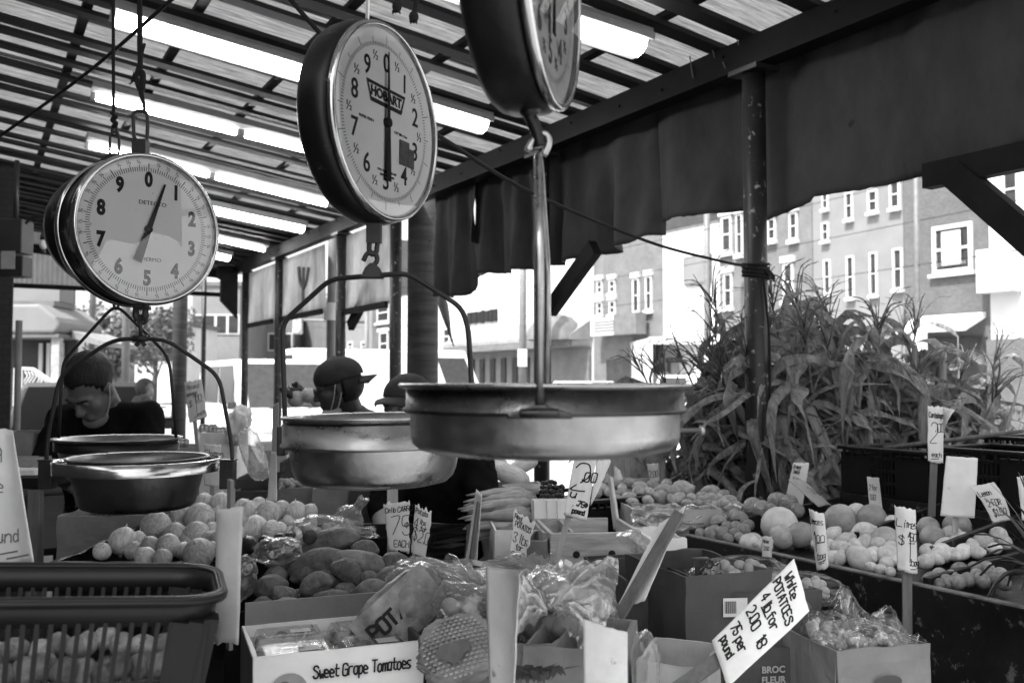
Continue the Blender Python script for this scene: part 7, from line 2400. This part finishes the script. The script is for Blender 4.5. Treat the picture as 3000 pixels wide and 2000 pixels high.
part('load', MB().box(.8, .9, 1.5, None, (.4, 1.6, 1.62)).box(.7, .8, 1.0, None, (-.5, 1.2, 1.36)), 'kraft', t, world=False)
part('cab', MB().box(2.0, 1.7, 1.9, None, (0, 5.6, 1.5)), 'carwhite', t, world=False, bevel=.15, seg=3)
for s in (-1, 1):
    for y in (1.0, 5.6):
        mw = MX.Translation((s * .95, y, .42)) @ MX.Rotation(R(90) * s, 4, 'Y')
        part('wheel', MB().lathe([(0, -.12), (.38, -.12), (.42, -.08), (.42, .1), (.38, .13), (.2, .13), (0, .1)], 26, mw), 'tyre', t, world=False)

# traffic light, utility pole across the road, wires
D = 36.0
o = W(905, 1115, D)
t = thing('traffic_light', 'traffic light on a mast arm far down the street', 'traffic light', MX.Translation(V((o.x + 2.2, o.y, -.1))))
part('mast', MB().tube([(0, 0, 0), (0, 0, 4.3)], .09, 12), 'galv', t, world=False)
part('arm', MB().tube([(0, 0, 3.75), (-2.9, 0, 3.85)], .06, 10), 'galv', t, world=False)
hd = part('signal_head', MB().box(.36, .26, .62, None, (-2.65, 0, 3.6)), 'cardgrey', t, world=False, bevel=.03)
TM[hd.name] = TM[t.name]
part('lamp', MB().ball((-2.65, -.14, 3.45), .12, .05, .12), 'headlamp', hd, world=False)
for px, D, h_, r_, lab in ((1530, 41, 9.0, .17, 'grey utility pole before the white building'), (2072, 33, 9, .13, 'pale utility pole behind the corn tassels'), (2690, 24.0, 9, .07, 'thin pale pole against the brick house')):
    o = W(px, 1115, D)
    t = thing('utility_pole', lab, 'pole', V((o.x, o.y, 0)))
    part('shaft', MB().tube([(0, 0, -.1), (.05, 0, h_)], [r_, r_ * .85], 12), 'galv', t, world=False)
    part('pole_notice', MB().box(.4, .04, .75, None, (0, -r_ - .02, 2.4)), 'trimwhite', t, world=False)
rw = random.Random(9)
for k in range(4):
    zz = 4.6 + 1.3 * k
    p0 = AB(75, 23.5 - .3 * (k % 3), zz + 1.2); p1_ = AB(4, 20.5 + .4 * k, zz)
    P = []
    for i in range(21):
        s = i / 20
        q = p0.lerp(p1_, s); q.z -= 1.6 * 4 * s * (1 - s) * (.5 + .12 * k)
        P.append(q)
    solo('overhead_wire', MB().tube(P, .010, 5), 'rope', 'thin overhead wire sagging along the houses across the street', 'wire', 'overhead wires across the street', at=P[0])


def tree(label, px, D, h_, cr, seed, nleaf=1400):
    o = W(px, 1115, D)
    t = thing('street_tree', label, 'tree', V((o.x, o.y, 0)))
    r = random.Random(seed)
    tr = MB().tube([(0, 0, -.1), (.05, 0, h_ * .3), (.1, .05, h_ * .55)], [.16, .12, .07], 10)
    for k in range(6):
        a = r.uniform(0, 6.28); tr.tube([(.07, .02, h_ * (.3 + .04 * k)), (cr * .6 * math.cos(a), cr * .6 * math.sin(a), h_ * (.6 + .05 * k))], [.06, .02], 6)
    part('trunk', tr, 'timber', t, world=False)
    cl = [(r.uniform(-.6, .6) * cr, r.uniform(-.6, .6) * cr, h_ * r.uniform(.5, .95), r.uniform(.3, .55) * cr) for _ in range(9)]
    mb = MB()
    for k in range(nleaf):
        c = cl[k % 9]
        d = V((r.gauss(0, 1), r.gauss(0, 1), r.gauss(0, 1))).normalized() * c[3] * r.random() ** .4
        q = V((c[0], c[1], c[2])) + d
        a, b_ = V((r.gauss(0, 1), r.gauss(0, 1), r.gauss(0, 1))).normalized() * .13, V((r.gauss(0, 1), r.gauss(0, 1), r.gauss(0, 1))).normalized() * .10
        mb.add([q - a, q + b_, q + a, q - b_], [(0, 1, 2, 3)])
    gm('foliage', .09, .7, var=.4, rand=.1)
    part('crown', mb, 'foliage', t, world=False)


tree('pale leafy tree far behind the leaning man', 450, 42, 4.6, 2.0, 3)
tree('small leafy tree beside the grey pole at the far left', 330, 38, 4.2, 1.7, 5)
